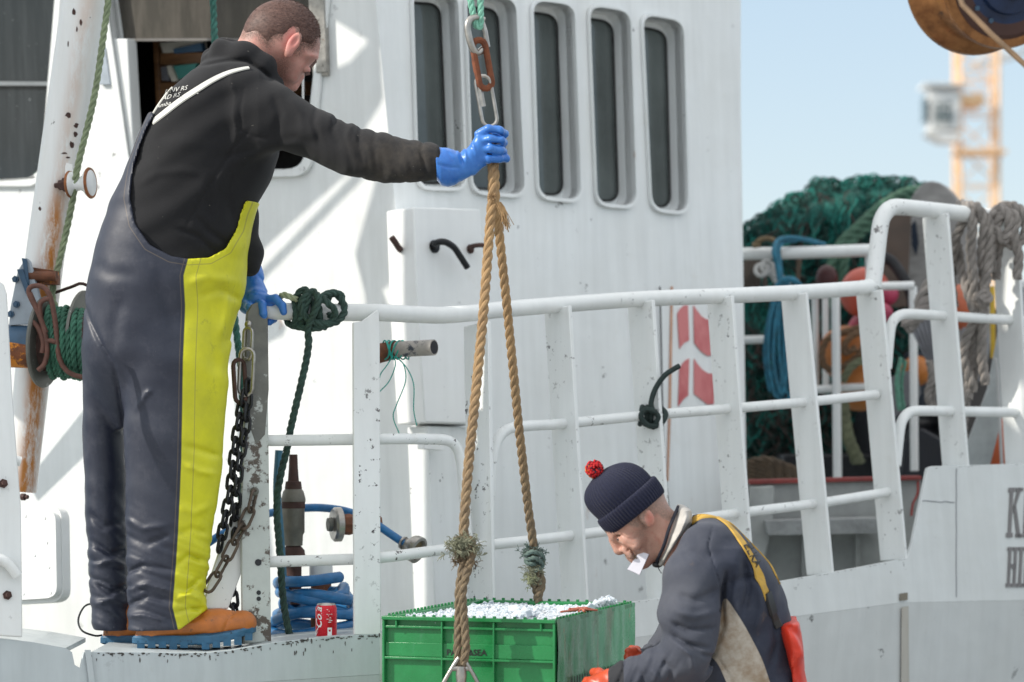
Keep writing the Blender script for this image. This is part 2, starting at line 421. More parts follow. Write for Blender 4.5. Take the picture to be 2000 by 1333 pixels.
# name on the bow, cut by the picture's edge
def letter(pl, polys, off=.002, th=.002):
    for pts in polys: lt.prism([pl.hit(x, y, off) for x, y in pts], pl.n * th)
lt = MB()
def stem(x, y0, y1, wd=7, sf=5, sh=7, lean=-.05):
    def X(xx, yy): return (xx + (yy - y0) * lean, yy)
    return [[X(x - wd / 2, y0), X(x + wd / 2, y0), X(x + wd / 2, y1), X(x - wd / 2, y1)],
            [X(x - wd / 2 - sf, y0), X(x - wd / 2, y0), X(x - wd / 2, y0 + sh), X(x - wd / 2 - sf, y0 + sh)], [X(x + wd / 2, y0), X(x + wd / 2 + sf, y0), X(x + wd / 2 + sf, y0 + sh), X(x + wd / 2, y0 + sh)],
            [X(x - wd / 2 - sf, y1 - sh), X(x - wd / 2, y1 - sh), X(x - wd / 2, y1), X(x - wd / 2 - sf, y1)], [X(x + wd / 2, y1 - sh), X(x + wd / 2 + sf, y1 - sh), X(x + wd / 2 + sf, y1), X(x + wd / 2, y1)]]
letter(RP, stem(1976, 953, 1050, 6, 3, 9))                                                       # K
letter(RP, [[(1988, 953), (1995, 953), (1979, 1003), (1979, 990)], [(1979, 990), (1984, 988), (1993, 1050), (1986, 1050)], [(1984, 953), (1998, 953), (1998, 960), (1984, 960)], [(1983, 1043), (1996, 1043), (1996, 1050), (1983, 1050)]])
letter(RP, [[(2003, 952), (2009, 952), (2003, 1050), (1998, 1050)], [(2006, 952), (2012, 952), (2018, 1050), (2012, 1050)], [(2001, 1012), (2014, 1012), (2014, 1020), (2001, 1020)]])   # A
letter(RP, stem(1973, 1069, 1147, 5, 2.5, 7) + stem(1984, 1069, 1147, 5, 2.5, 7) + [[(1973, 1102), (1984, 1102), (1984, 1110), (1973, 1110)]])   # H
letter(RP, stem(1995, 1069, 1147, 5, 2.5, 7)); letter(RP, stem(2006, 1069, 1147, 5, 2.5, 7))
lt.build('name_lettering', simple('grey_lettering', (.20, .19, .19), .6, var=.25), boat)

# ---- wheelhouse
wh_mat = M['white_wall']
wins = [rrect(801, -16, 888, 365, 26, 812, 904, 368, -10), rrect(905, -8, 1001, 374, 26, 918, 1019, 382, 0), rrect(1035, 2, 1116, 384, 26, 1047, 1129, 392, 12),
        rrect(1146, 13, 1225, 398, 26, 1161, 1237, 404, 25), rrect(1250, 30, 1329, 408, 26, 1268, 1339, 416, 44)]
h = MB(); outer = [(734, 0), (700, -420), (1447, -300), (1447, 200), (1449, 620), (1466, 1180), (1466, 1500), (920, 1500), (838, 1100), (800, 700)]
h.holed([WS.hit(x, y) for x, y in outer], [[WS.hit(x, y) for x, y in wn] for wn in wins], -WS.n * .03)
wheel = h.build('wheelhouse', wh_mat, boat)
wheel["label"] = "white wheelhouse with its sunlit front and shaded window side"
def wfh(name, build, mat, bevel=0):
    m = MB(); build(m); return m.build(name, mat, wheel, bevel=bevel)
for wi, wn in enumerate(wins):
    pts = [WS.hit(x, y) for x, y in wn]; c = sum(pts, Vector()) / len(pts)
    big = [c + (p - c) * 1.0 + (p - c).normalized() * .012 for p in pts]
    m = MB(); m.holed([p + WS.n * .016 for p in big], [[p + WS.n * .016 for p in pts]], -WS.n * .014)   # protruding rim
    dep = .068; n = len(pts); inner = [p - WS.n * dep for p in pts]
    m.add([p + WS.n * .015 for p in pts] + inner, [(i, (i + 1) % n, n + (i + 1) % n, n + i) for i in range(n)])   # deep reveal
    sm_in = [c - WS.n * dep + (p - c) * .93 for p in pts]
    m.holed([p for p in inner], [sm_in], -WS.n * .006)
    m.build('window_frame', M['white_wall'], wheel, bevel=.003)
    m = MB(); m.tube([p + WS.n * .004 for p in sm_in], .004, 6, closed=True); m.build('window_rubber', M['rubber'], wheel)
    m = MB(); m.prism([p - WS.n * .002 for p in sm_in], -WS.n * .006); m.build('window_glass', M['glass'], wheel)
# end wall of the wheelhouse, facing the stern, and a roof
e0 = WS.hit(1447, 0); back = Vector((-.75, .66, 0)) * 2.5
h = MB()
def vert(p, z): return Vector((p.x, p.y, z))
h.prism([WS.hit(1447, -300, -.03), WS.hit(1447, 200, -.03), WS.hit(1466, 1500, -.03), WS.hit(1466, 1500, -.03) + back, WS.hit(1447, -300, -.03) + back], Vector((-.02, -.02, 0))); h.build('end_wall', wh_mat, wheel)
# front wall with its windows
fw1 = rrect(-260, -60, 118, 352, 40, -260, 84, 350, -60); fw2 = rrect(205, -60, 640, 335, 34, 262, 598, 330, -60)
h = MB(); outer = [(734, 0), (800, 700), (838, 1100), (920, 1500), (-500, 1500), (-500, -330), (700, -420)]
h.holed([WF.hit(x, y) for x, y in outer], [[WF.hit(x, y) for x, y in fw1], [WF.hit(x, y) for x, y in fw2]], -WF.n * .03); h.build('front_wall', wh_mat, wheel)
for wn in (fw1, fw2):
    pts = [WF.hit(x, y) for x, y in wn]; c = sum(pts, Vector()) / len(pts)
    big = [p + (p - c).normalized() * .035 for p in pts]; n = len(pts)
    m = MB(); m.holed([p + WF.n * .018 for p in big], [[p + WF.n * .018 for p in pts]], -WF.n * .016)
    m.add([p + WF.n * .017 for p in pts] + [p - WF.n * .07 for p in pts], [(i, (i + 1) % n, n + (i + 1) % n, n + i) for i in range(n)])
    m.build('window_frame', wh_mat, wheel, bevel=.004)
pts = [WF.hit(x, y, -.06) for x, y in rrect(-270, -70, 126, 360, 40)]
m = MB(); m.prism(pts, -WF.n * .008)
gm = NT('salt_streaked_glass'); f1 = gm.ramp(gm.noise(30, 5, .6, (1, 1, .06)), .45, .8, 0, .05); f2 = gm.ramp(gm.noise(60, 4), .70, .72, 0, .35)
gcol = gm.mix(gm.math('MAXIMUM', f1, f2), (.03, .037, .042, 1), (.5, .53, .55, 1)); M['glass_dirty'] = gm.fin(gcol, gm.ramp(f1, 0, .1, .08, .25), Specular_IOR_Level=.22)
m.build('window_glass', M['glass_dirty'], wheel)
m = MB(); m.prism([WF.hit(x, y, -.045) for x, y in [(-270, 158), (112, 160), (112, 168), (-270, 166)]], -WF.n * .008); m.build('window_bar', simple('dim_bar', (.22, .24, .25), .5), wheel)
m = MB(); m.prism([WF.hit(x, y, -.03) for x, y in [(68, 338), (82, 338), (82, 349), (68, 349)]], -WF.n * .01); m.build('green_sticker', simple('green_sticker', (.02, .3, .12), .5), wheel)
# open window: tinted upper pane, dark room behind with a shelf of papers
m = MB(); m.prism([WF.hit(x, y, -.045) for x, y in [(206, -80), (640, -80), (640, 76), (245, 76), (206, 77)]], -WF.n * .008); 
gm = NT('brown_tinted_pane'); gcol = gm.mix(gm.ramp(gm.noise(22, 6, .7, (1, 1, .2)), .4, .75, 0, .5), (.055, .050, .042, 1), (.16, .14, .12, 1)); m.build('window_sash', gm.fin(gcol, .18, Specular_IOR_Level=.3), wheel)
m = MB(); m.prism([WF.hit(x, y, -.035) for x, y in [(203, 76), (640, 74), (640, 79), (203, 81)]], -WF.n * .012); m.build('sash_edge', simple('sash_grey', (.16, .15, .14), .5), wheel)
m = MB(); m.prism([WF.hit(x, y, .004) for x, y in [(203, 76), (248, 76), (262, 330), (262, 345), (240, 345), (205, 190)]], -WF.n * .05); m.build('window_post', wh_mat, wheel, bevel=.004)
m = MB(); m.prism([WF.hit(x, y, -.03) for x, y in [(248, 80), (256, 80), (272, 290), (264, 290)]], -WF.n * .02); m.build('window_track', simple('track_grey', (.14, .14, .16), .4, .5), wheel)
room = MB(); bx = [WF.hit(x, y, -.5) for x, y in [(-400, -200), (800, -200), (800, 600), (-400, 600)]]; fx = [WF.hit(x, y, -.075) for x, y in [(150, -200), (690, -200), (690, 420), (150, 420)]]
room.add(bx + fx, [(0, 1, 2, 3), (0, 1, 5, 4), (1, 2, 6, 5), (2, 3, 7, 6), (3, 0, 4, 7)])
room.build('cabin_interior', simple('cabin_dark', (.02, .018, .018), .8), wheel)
wood = simple('varnished_wood', (.20, .10, .045), .45, 0, var=.35, vs=8, stretch=(1, 1, 6))
shelf = thing('wooden_shelf', 'brown wooden shelf with papers seen through the open window behind the man', 'shelf', tuple(WF.hit(380, 300, -.3)))
m = MB(); m.prism([WF.hit(x, y, -.2) for x, y in [(298, 76), (307, 76), (318, 300), (309, 300)]], -WF.n * .2); m.build('upright', wood, shelf, bevel=.002)
for yy in (104, 162, 240):
    m = MB(); m.prism([WF.hit(x, y, -.2) for x, y in [(312, yy), (560, yy - 4), (560, yy + 20), (312, yy + 23)]], -WF.n * .2); m.build('shelf_board', wood, shelf, bevel=.002)
def paper(name, pts, col, lab, off=-.18, cat='paper'):
    m = MB(); m.prism([WF.hit(x, y, off) for x, y in pts], -WF.n * .02); o = m.build(name, simple(name, col, .6), None); return tag(o, lab, cat)
paper('book', [(312, 84), (395, 78), (399, 98), (318, 104)], (.45, .44, .40), 'pale papers lying on the top board of the cabin shelf')
paper('folder', [(338, 96), (392, 84), (396, 100), (340, 105)], (.03, .08, .15), 'dark blue folder leaning on the cabin shelf', -.165, 'folder')
paper('folder', [(334, 130), (384, 124), (378, 148), (344, 156)], (.03, .17, .15), 'teal folder lying below the wooden board in the cabin', -.17, 'folder')
paper('booklet', [(322, 130), (334, 128), (346, 158), (336, 160)], (.35, .33, .28), 'cream booklet standing beside the teal folder', -.16, 'booklet')
paper('notebook', [(314, 132), (324, 130), (330, 158), (316, 158)], (.08, .08, .09), 'dark notebook leaning on the cabin shelf upright', -.155, 'notebook')
# steel bracket at the far side of the open window
m = MB(); m.prism([WF.hit(x, y, .012) for x, y in [(598, -70), (633, -70), (641, 149), (611, 151)]], -WF.n * .012); br = m.build('window_rail_bracket', M['steel'], wheel, bevel=.003)
m = MB(); m.prism([WF.hit(x, y, .026) for x, y in [(611, -70), (629, -70), (637, 142), (617, 143)]], -WF.n * .010); m.build('bracket_rail', M['steel'], wheel, bevel=.003)
for x, y in ((621, 38), (625, 82), (629, 128)): m = MB(); m.lathe(WF.hit(x, y, .024), WF.n, [(0, .006), (.004, .005)], 10); m.build('bracket_screw', M['steel'], wheel)
m = MB(); m.prism([WF.hit(x, y, .02) for x, y in [(196, 95), (204, 92), (216, 166), (192, 166), (190, 130)]], -WF.n * .018); m.build('hinge_plate', M['greyblue'], wheel, bevel=.002)
m = MB(); m.tube([WF.hit(592, y, .03) for y in (140, 250)], .0035, 6); m.build('drip_wire', M['white'], wheel)
# roof lip
m = MB(); m.prism([WS.hit(700, -420, .05), WS.hit(1460, -300, .05), WS.hit(1460, -300, .05) + back, WF.hit(-500, -330, .05)], Vector((0, 0, .05))); m.build('roof', wh_mat, wheel)
# vertical control cabinet against the wheelhouse side
cab = thing('wall_cabinet', 'tall white steel cabinet with bent pipe handles beside the wheelhouse corner', 'cabinet', tuple(WS.hit(860, 870)))
m = MB(); m.prism([WS.hit(x, y, .13) for x, y in [(808, 405), (938, 409), (946, 560), (948, 830), (830, 826), (815, 600)]], -WS.n * .126); m.build('cabinet_body', M['white'], cab, bevel=.005)
m = MB(); m.prism([WS.hit(x, y, .10) for x, y in [(836, 832), (946, 836), (952, 1200), (850, 1200)]], -WS.n * .095); m.build('cabinet_base', M['white_wall'], cab, bevel=.004)
m = MB(); m.prism([WS.hit(x, y, .15) for x, y in [(828, 850), (868, 853), (868, 880), (828, 877)]], -WS.n * .03); m.build('cabinet_latch', M['white'], cab, bevel=.002)
def handle(pts, r, mat, nm='pipe_handle', off=.13):
    m = MB(); q = crom([WS.hit(x, y, off + o) for x, y, o in pts], 6); m.tube(q, r, 10); m.lathe(q[0], WS.n, [(-.004, r * 2), (.004, r * 2)], 14); return m.build(nm, mat, cab)
handle([(848, 482, 0), (852, 475, .03), (868, 473, .05), (886, 483, .055), (898, 500, .055), (913, 523, .055)], .0105, M['black_iron'])
handle([(918, 487, 0), (924, 481, .03), (945, 480, .05), (955, 492, .05)], .0075, M['rust_dark'])
handle([(788, 492, -.02), (780, 486, .02), (772, 474, .03), (765, 464, .03)], .010, M['rust_dark'], off=.05)
# logo on the wheelhouse side
lg = MB()
S = 1 / 3.173
def L2(pts): return [(1050 + x * S, 480 + y * S) for x, y in pts]
red = []
red.append([(865, 425), (880, 395), (905, 372), (930, 370), (938, 588), (905, 605), (878, 640), (870, 520)])
red.append([(965, 372), (985, 400), (1015, 440), (1045, 458), (1068, 462), (1085, 682), (1050, 684), (1010, 655), (970, 605)])
red.append([(878, 770), (895, 735), (915, 712), (938, 700), (932, 930), (905, 950), (870, 997)])
red.append([(968, 702), (990, 735), (1020, 770), (1055, 792), (1096, 795), (1090, 983), (1050, 985), (1020, 960), (968, 920)])
for k, poly in enumerate(red): lg.prism([WS.hit(x, y, .002) for x, y in L2(poly)], WS.n * .002)
lm = NT('faded_red_paint'); lgf = lm.ramp(lm.noise(5, 5, .6, (1, 1, .8)), .40, .62)
lg.build('logo', lm.fin(lm.mix(lgf, (.62, .20, .20, 1), (.42, .045, .06, 1)), .5), wheel)
m = MB(); m.prism([WS.hit(x, y, .002) for x, y in [(1310, 560), (1314, 560), (1310, 800), (1305, 940), (1302, 940), (1306, 780)]], WS.n * .002); m.build('stain_line', simple('orange_stain', (.55, .30, .20), .6), wheel)
m = MB(); m.tube([WS.hit(x, y, .01) for x, y in [(1289, 560), (1292, 700), (1295, 850), (1297, 905), (1306, 990)]], .003, 6); m.build('cable', M['black'], wheel)

# ---- railing
rail = None
def railpart(name, mb, mat, bevel=0): return mb.build(name, mat, boat, bevel=bevel)
RO = -.05
def pipe(pts, r, pl=RP, off=RO, n=8, name='rail_pipe', mat=None):
    m = MB(); m.tube(resample(crom([pl.hit(x, y, off) for x, y in pts], n), .02), r, 14); return railpart(name, m, mat or M['white_rail'])
CP = P(740, 612, 7.63)
LO = lambda x: -.13 + max(0, min(1, (x - 505) / 235)) * .09
lt_pts = [LP.hit(x, y, LO(x)) for x, y in [(505, 607), (600, 610), (690, 611), (740, 611)]]
rt_pts = [RP.hit(x, y, RO) for x, y in [(800, 614), (860, 616), (920, 612), (980, 605), (1100, 595), (1260, 584), (1420, 578), (1570, 571), (1680, 563), (1704, 557)]]
m = MB(); m.tube(resample(crom(lt_pts + rt_pts, 6), .02), .0235, 16); railpart('rail_pipe', m, M['white_rail'])
pipe([(1704, 562), (1710, 520), (1718, 450), (1724, 425), (1738, 408), (1760, 405), (1830, 412), (1960, 426), (2200, 448)], .0265, name='rail_pipe')
lm_pts = [LP.hit(x, y, LO(x)) for x, y in [(520, 861), (620, 860), (740, 858)]] + [RP.hit(x, y, RO) for x, y in [(820, 858), (870, 860), (890, 872), (900, 900), (906, 960), (912, 1040), (914, 1066)]]
m = MB(); m.tube(resample(crom(lm_pts, 6), .015), .0150, 12); railpart('rail_pipe', m, M['white_rail'])
pipe([(952, 1060), (956, 980), (962, 900), (972, 860), (990, 840), (1020, 833), (1100, 828), (1250, 813), (1420, 799), (1570, 786), (1712, 771)], .0150)
ll_pts = [LP.hit(x, y, LO(x)) for x, y in [(520, 1098), (620, 1095), (740, 1090)]] + [RP.hit(x, y, RO) for x, y in [(820, 1080), (900, 1070), (1000, 1060), (1120, 1046), (1260, 1028), (1440, 1003), (1600, 983), (1738, 961)]]
m = MB(); m.tube(resample(crom(ll_pts, 6), .02), .0150, 12); railpart('rail_pipe', m, M['white_rail'])
pipe([(1732, 720), (1737, 660), (1742, 632), (1756, 617), (1780, 614), (1850, 618), (1985, 626), (2200, 636)], .0165)
pipe([(1750, 910), (1756, 850), (1762, 822), (1776, 806), (1800, 803), (1880, 804), (1985, 806), (2200, 812)], .0165)
def post(xt, yt, xb, yb, wd=.105, pl=RP):
    m = MB(); a = pl.hit(xt, yt, 0.0); b = pl.hit(xb, yb, -.002); nn = -pl.n
    d = (b - a).cross(nn).normalized() * .012
    m.prism([a, a + nn * wd, b + nn * wd, b], d); railpart('rail_post', m, M['white_rail'], bevel=.0025)
post(952, 628, 962, 1212); post(1110, 597, 1146, 1192); post(1273, 586, 1312, 1172); post(1428, 578, 1470, 1148); post(1573, 572, 1624, 1120); post(1720, 566, 1768, 1092)
post(1849, 416, 1889, 912); post(1984, 428, 2012, 908); post(2130, 440, 2150, 905)
for x, y, s in [(1100, 592, 1), (1262, 582, 1), (1420, 577, 1), (1568, 571, 1)]:      # weld collars where the pipes meet the bars
    pass
m = MB(); m.prism([LP.hit(x, y) for x, y in [(737, 605), (740, 612), (742, 640), (744, 1240), (692, 1240), (690, 630), (706, 628)]], -LP.n * .012); railpart('rail_post', m, M['white_rail'], bevel=.0025)
# end plate, worn grey, at the opening of the rail, with its bolt holes and brace
m = MB(); pts = [(482, 640), (484, 612), (492, 597), (503, 592), (514, 597), (522, 614), (524, 800), (530, 1254), (474, 1258), (471, 1000), (478, 800)]
plate(m, LP, pts, .014, -.086); ep = railpart('gate_post', m, M['galvp'], bevel=.003); ep["label"] = "worn grey gate post with chipped pale paint"
m = MB(); plate(m, LP, [(480.5, 640), (482.5, 611), (491, 595), (503, 590.5), (515, 595), (523.5, 613), (525.5, 760), (518, 850), (500, 870), (476, 800)], .016, -.085); railpart('post_cap_plate', m, M['galv'], bevel=.003)
for x, y, r in [(504, 1099, .009), (505, 1158, .006), (505, 1170, .006)]: m = MB(); m.lathe(LP.hit(x, y, -.0865), LP.n, [(0, r), (.002, r)], 14); railpart('bolt_hole', m, M['black'])
m = MB(); m.prism([LP.hit(x, y, -.11) for x, y in [(468, 975), (484, 972), (486, 1080), (446, 1190), (398, 1190), (404, 1150), (440, 1040)]], -LP.n * .012); railpart('gate_brace', m, M['white'], bevel=.003)
# posts of the forward rail, at the left edge of the picture
def poly_post(pts, off=0.0, th=.014, mat='white_rail', name='rail_post'):
    m = MB(); plate(m, LP, pts, th, off); return railpart(name, m, M[mat], bevel=.003)
poly_post([(-30, 545), (-4, 548), (8, 556), (14, 575), (24, 760), (34, 900), (42, 1000), (44, 1245), (-40, 1240)], .01)
pipe([(-60, 885), (0, 893), (40, 902)], .013, LP, -.02); pipe([(-60, 1095), (-10, 1092), (15, 1100), (35, 1125)], .014, LP, .03)
# bolts on that post
for x, y in ((6, 945), (14, 1163)): b_ = MB(); b_.lathe(LP.hit(x, y, .01), LP.n, [(0, .012), (.006, .012), (.006, .006), (.02, .006)], 6); railpart('bolt', b_, M['rust_dark'])
# small access hatch on the front wall
hat = MB(); HT = PL(P(80, 1080, 8.3), (-.9, -1, .1))
hatch = thing('access_hatch', 'small white rounded hatch cover with screws low on the cabin front', 'hatch', tuple(HT.hit(80, 1180)))
plate(hat, HT, rrect(10, 990, 120, 1182, 26, 10, 123, 1176, 990), .03, .0); hat.build('hatch_base', M['white'], hatch, bevel=.006)
hat = MB(); plate(hat, HT, rrect(14, 997, 108, 1174, 22, 14, 111, 1168, 997), .02, .02); hat.build('hatch_cover', M['white'], hatch, bevel=.005)
for x, y in ((88, 1012), (92, 1060), (68, 1085), (96, 1108), (99, 1158), (50, 1008), (46, 1160)): hat = MB(); hat.lathe(HT.hit(x, y, .02), HT.n, [(0, .006), (.003, .0045)], 10); hat.build('hatch_screw', M['white'], hatch)
# low cabin front that the hatch sits on (stands between the rail and the wheelhouse)
m = MB(); plate(m, HT, [(-500, 900), (-60, 930), (-30, 1500), (-500, 1500)], .03, -.03); m.build('cabin_step', M['white'], boat)

# flaked paint along the upper edge of the left bulwark and the right one
hr = random.Random(31); m = MB()
def flake(pl, x, y, a, b, off=.0012):
    m.add([pl.hit(x + a * math.cos(t) * hr.uniform(.4, 1), y + b * math.sin(t) * hr.uniform(.4, 1), off) for t in [2 * math.pi * k / 8 for k in range(8)]], [tuple(range(8))])
for i in range(150):
    x = hr.uniform(165, 742) if i < 190 else hr.uniform(-20, 140); y0 = float(np.interp(x, [p[0] for p in top_l], [p[1] for p in top_l])); y = y0 + 2 + abs(hr.gauss(0, 3 if i % 5 else 16)); s_ = hr.uniform(.6, 1.5); flake(LP, x, y, s_ * (3.2 if i % 5 else 1.5), s_ * (1.8 if i % 5 else 4.5))
m.build('worn_edge', simple('old_dark_paint', (.085, .08, .075), .7, var=.3), boat, smooth=False)["kind"] = "stuff"
m = MB()
for i in range(170):
    x = hr.uniform(745, 1990); y0 = float(np.interp(x, [p[0] for p in top_r[:-1]], [p[1] for p in top_r[:-1]])); 
    if 1768 < x < 1822: continue
    y = y0 + (1.5 + abs(hr.gauss(0, 1.5)) if i % 3 else hr.uniform(8, 240)); s_ = hr.uniform(.5, 1.2); flake(RP if y < np.interp(x, [742, 1240, 1760, 2400], [1318, 1246, 1178, 1165]) - 4 else RP, x, y, s_ * (2.2 if i % 3 else .9), s_ * (.9 if i % 3 else 3.0)) if y < np.interp(x, [742, 1240, 1760, 2400], [1318, 1246, 1178, 1165]) - 5 else None
m.build('worn_edge', simple('old_grey_paint', (.22, .21, .20), .7, var=.3), boat, smooth=False)["kind"] = "stuff"
# ------------------------------------------------------------------ distance-field sculpting for people and soft things
class SDF:
    def __init__(s, lo, hi, h):
        s.lo = np.array(lo, float); s.h = h
        s.n = np.maximum(4, np.ceil((np.array(hi) - s.lo) / h).astype(int) + 1)
        s.ax = [(s.lo[i] + np.arange(s.n[i]) * h).astype(np.float32) for i in range(3)]
        s.d = np.full(tuple(s.n), .25, np.float32)
    def block(s, lo, hi, pad):
        sl = []
        for i in range(3):
            a = int(np.clip(np.floor((lo[i] - pad - s.lo[i]) / s.h), 0, s.n[i])); b = int(np.clip(np.ceil((hi[i] + pad - s.lo[i]) / s.h) + 1, 0, s.n[i]))
            if b - a < 1: return None, None
            sl.append(slice(a, b))
        g = (s.ax[0][sl[0]][:, None, None], s.ax[1][sl[1]][None, :, None], s.ax[2][sl[2]][None, None, :])
        return tuple(sl), g
    def union(s, f, lo, hi, k=.01):
        sl, g = s.block(lo, hi, .035 + k)
        if sl is None: return s
        b = f(*g); a = s.d[sl]
        h = np.clip(.5 + .5 * (a - b) / k, 0, 1); s.d[sl] = a * (1 - h) + b * h - k * h * (1 - h); return s
    def cut(s, f, lo, hi, k=.004):
        sl, g = s.block(lo, hi, .02 + k)
        if sl is None: return s
        b = -f(*g); a = s.d[sl]
        h = np.clip(.5 - .5 * (a - b) / k, 0, 1); s.d[sl] = a * (1 - h) + b * h + k * h * (1 - h); return s
    def cone(s, p1, p2, r1, r2, k=.01, fy=1.0, cut=False):
        """tapered capsule; fy stretches it along world Y"""
        p1 = np.array(p1, float); p2 = np.array(p2, float); c = (p1 + p2) / 2; q1, q2 = p1 - c, p2 - c; sc = np.array((1, 1 / fy, 1.0)); q1 = q1 * sc; q2 = q2 * sc
        v = q2 - q1; L = max(v @ v, 1e-9)
        def f(X, Y, Z):
            x, y, z = X - c[0] - q1[0], (Y - c[1]) / fy - q1[1], Z - c[2] - q1[2]
            t = np.clip((x * v[0] + y * v[1] + z * v[2]) / L, 0, 1)
            return np.sqrt((x - t * v[0]) ** 2 + (y - t * v[1]) ** 2 + (z - t * v[2]) ** 2) - (r1 + (r2 - r1) * t)
        rm = max(r1, r2); lo = np.minimum(p1, p2) - rm * np.array((1, max(fy, 1), 1)); hi = np.maximum(p1, p2) + rm * np.array((1, max(fy, 1), 1))
        return s.cut(f, lo, hi, k) if cut else s.union(f, lo, hi, k)
    def chain(s, pts, k=.008, fy=1.0):
        for (a, ra), (b, rb) in zip(pts, pts[1:]): s.cone(a, b, ra, rb, k, fy)
        return s
    def ell(s, c, r, rot=None, k=.01, cut=False):
        c = np.array(c, float); r = np.array(r, float); Rm = np.array(rot if rot is not None else Matrix.Identity(3))
        def f(X, Y, Z):
            x, y, z = X - c[0], Y - c[1], Z - c[2]
            a = [(x * Rm[0][i] + y * Rm[1][i] + z * Rm[2][i]) for i in range(3)]
            k0 = np.sqrt((a[0] / r[0]) ** 2 + (a[1] / r[1]) ** 2 + (a[2] / r[2]) ** 2); k1 = np.sqrt((a[0] / r[0] ** 2) ** 2 + (a[1] / r[1] ** 2) ** 2 + (a[2] / r[2] ** 2) ** 2) + 1e-6
            return k0 * (k0 - 1) / k1
        m = r.max(); return s.cut(f, c - m, c + m, k) if cut else s.union(f, c - m, c + m, k)
    def slices(s, axis, tab, Yr, k=.01, ex=2.3, capr=0.0, sm=0.0):
        """stack of rounded sections along z (axis=2) or x (axis=0). rows: (pos_px, side_a_px, side_b_px, dy, ry)"""
        tab = sorted(tab); sc = Yr / F
        def wx(px): return (px - 1000) * sc
        def wz(py): return ZC + (HOR - py) * sc
        rows = []
        for r in tab:
            pos, a, b, dy, ry = r; kk = (Yr + dy) / Yr
            if axis == 2: rows.append((ZC + (wz(pos) - ZC) * kk, (wx(a) + wx(b)) / 2 * kk, abs(wx(b) - wx(a)) / 2 * kk, Yr + dy, ry))
            else: rows.append((wx(pos) * kk, ZC + ((wz(a) + wz(b)) / 2 - ZC) * kk, abs(wz(b) - wz(a)) / 2 * kk, Yr + dy, ry))
        rows.sort(); T = np.array(rows)
        if sm:
            tt = np.linspace(T[0, 0], T[-1, 0], 300); st = tt[1] - tt[0]; w = int(3 * sm / st) + 1; kx = np.exp(-.5 * (np.arange(-w, w + 1) * st / sm) ** 2); kx /= kx.sum()
            T = np.stack([tt] + [np.convolve(np.pad(np.interp(tt, T[:, 0], T[:, i]), w, mode='reflect', reflect_type='odd'), kx, 'valid') for i in range(1, 5)], 1); T[:, 2] = np.maximum(T[:, 2], .002); T[:, 4] = np.maximum(T[:, 4], .002)
        def f(X, Y, Z):
            t, o = (Z, X) if axis == 2 else (X, Z)
            tf = t.ravel(); g = [np.interp(tf, T[:, 0], T[:, i]).astype(np.float32).reshape(t.shape) for i in range(1, 5)]
            c, ro, cy, ry = g
            q = (np.abs((o - c) / ro) ** ex + np.abs((Y - cy) / ry) ** ex) ** (1 / ex)
            d = (q - 1) * np.minimum(ro, ry)
            e = np.maximum(T[0, 0] - t, t - T[-1, 0])
            if capr:
                return np.minimum(np.maximum(d, e), 0) + np.sqrt(np.maximum(d, 0) ** 2 + np.maximum(e + capr, 0) ** 2) - 0 * d
            return np.maximum(d, e) + 0 * (X + Y + Z)
        rm = T[:, 2].max()
        lo = [T[:, 1].min() - rm, (T[:, 3] - T[:, 4]).min(), T[0, 0]] ; hi = [T[:, 1].max() + rm, (T[:, 3] + T[:, 4]).max(), T[-1, 0]]
        if axis == 0: lo = [T[0, 0], lo[1], T[:, 1].min() - rm]; hi = [T[-1, 0], hi[1], T[:, 1].max() + rm]
        return s.union(f, lo, hi, k)
    def grid(s): return s.ax[0][:, None, None], s.ax[1][None, :, None], s.ax[2][None, None, :]
    def clip2d(s, poly, Yr, off=0.0, outside=False):
        """keep only the part inside (or outside) an XZ outline given in photo pixels at distance Yr"""
        pd = poly_sd(poly, 1000 + s.ax[0][:, None] * F / Yr, HOR - (s.ax[2][None, :] - ZC) * F / Yr) * (Yr / F) + off
        if outside: pd = -pd
        s.d = np.maximum(s.d, pd[:, None, :].astype(np.float32)); return s
    def groove(s, pts, wpx, depth, Yr):
        """crease (depth>0) or ridge (depth<0) following a line given in photo pixels"""
        u = 1000 + s.ax[0][:, None] * F / Yr; v = HOR - (s.ax[2][None, :] - ZC) * F / Yr
        best = np.full((u.shape[0], v.shape[1]), 1e9); tt = np.zeros_like(best); n = len(pts) - 1
        for i, (a, b) in enumerate(zip(pts, pts[1:])):
            vx, vy = b[0] - a[0], b[1] - a[1]; t = np.clip(((u - a[0]) * vx + (v - a[1]) * vy) / (vx * vx + vy * vy + 1e-9), 0, 1)
            dd = (u - a[0] - t * vx) ** 2 + (v - a[1] - t * vy) ** 2; m = dd < best; best = np.where(m, dd, best); tt = np.where(m, (i + t) / n, tt)
        g = depth * np.exp(-best / (wpx * wpx)) * np.clip(np.sin(np.pi * (tt * .9 + .05)) * 1.6, 0, 1)
        s.d += g[:, None, :].astype(np.float32); return s
    def waves(s, amp, wl, seed, zdir=(0, 0, 1), mask=None, oct=3, sharp=True):
        """soft cloth undulation; mask(px-like world z)->0..1"""
        rg = np.random.RandomState(seed); X, Y, Z = s.grid(); zd = np.array(zdir, float); zd /= np.linalg.norm(zd)
        wx = sum(np.sin(X * a + Y * b + Z * c + p) for a, b, c, p in rg.uniform(-1, 1, (3, 4)) * np.array((16, 16, 16, 6))) * .5
        tot = 0
        for o in range(oct):
            f = 2 * np.pi / wl * (1.7 ** o); ph = rg.uniform(0, 6)
            g = np.sin((X * zd[0] + Y * zd[1] + Z * zd[2]) * f + wx * (1.5 + o) + ph)
            if sharp: g = 1 - 2 * np.abs(g) ** .8
            tot = tot + g * amp / (1.8 ** o)
        if mask is not None: tot = tot * mask(X, Y, Z)
        s.d += tot.astype(np.float32); return s
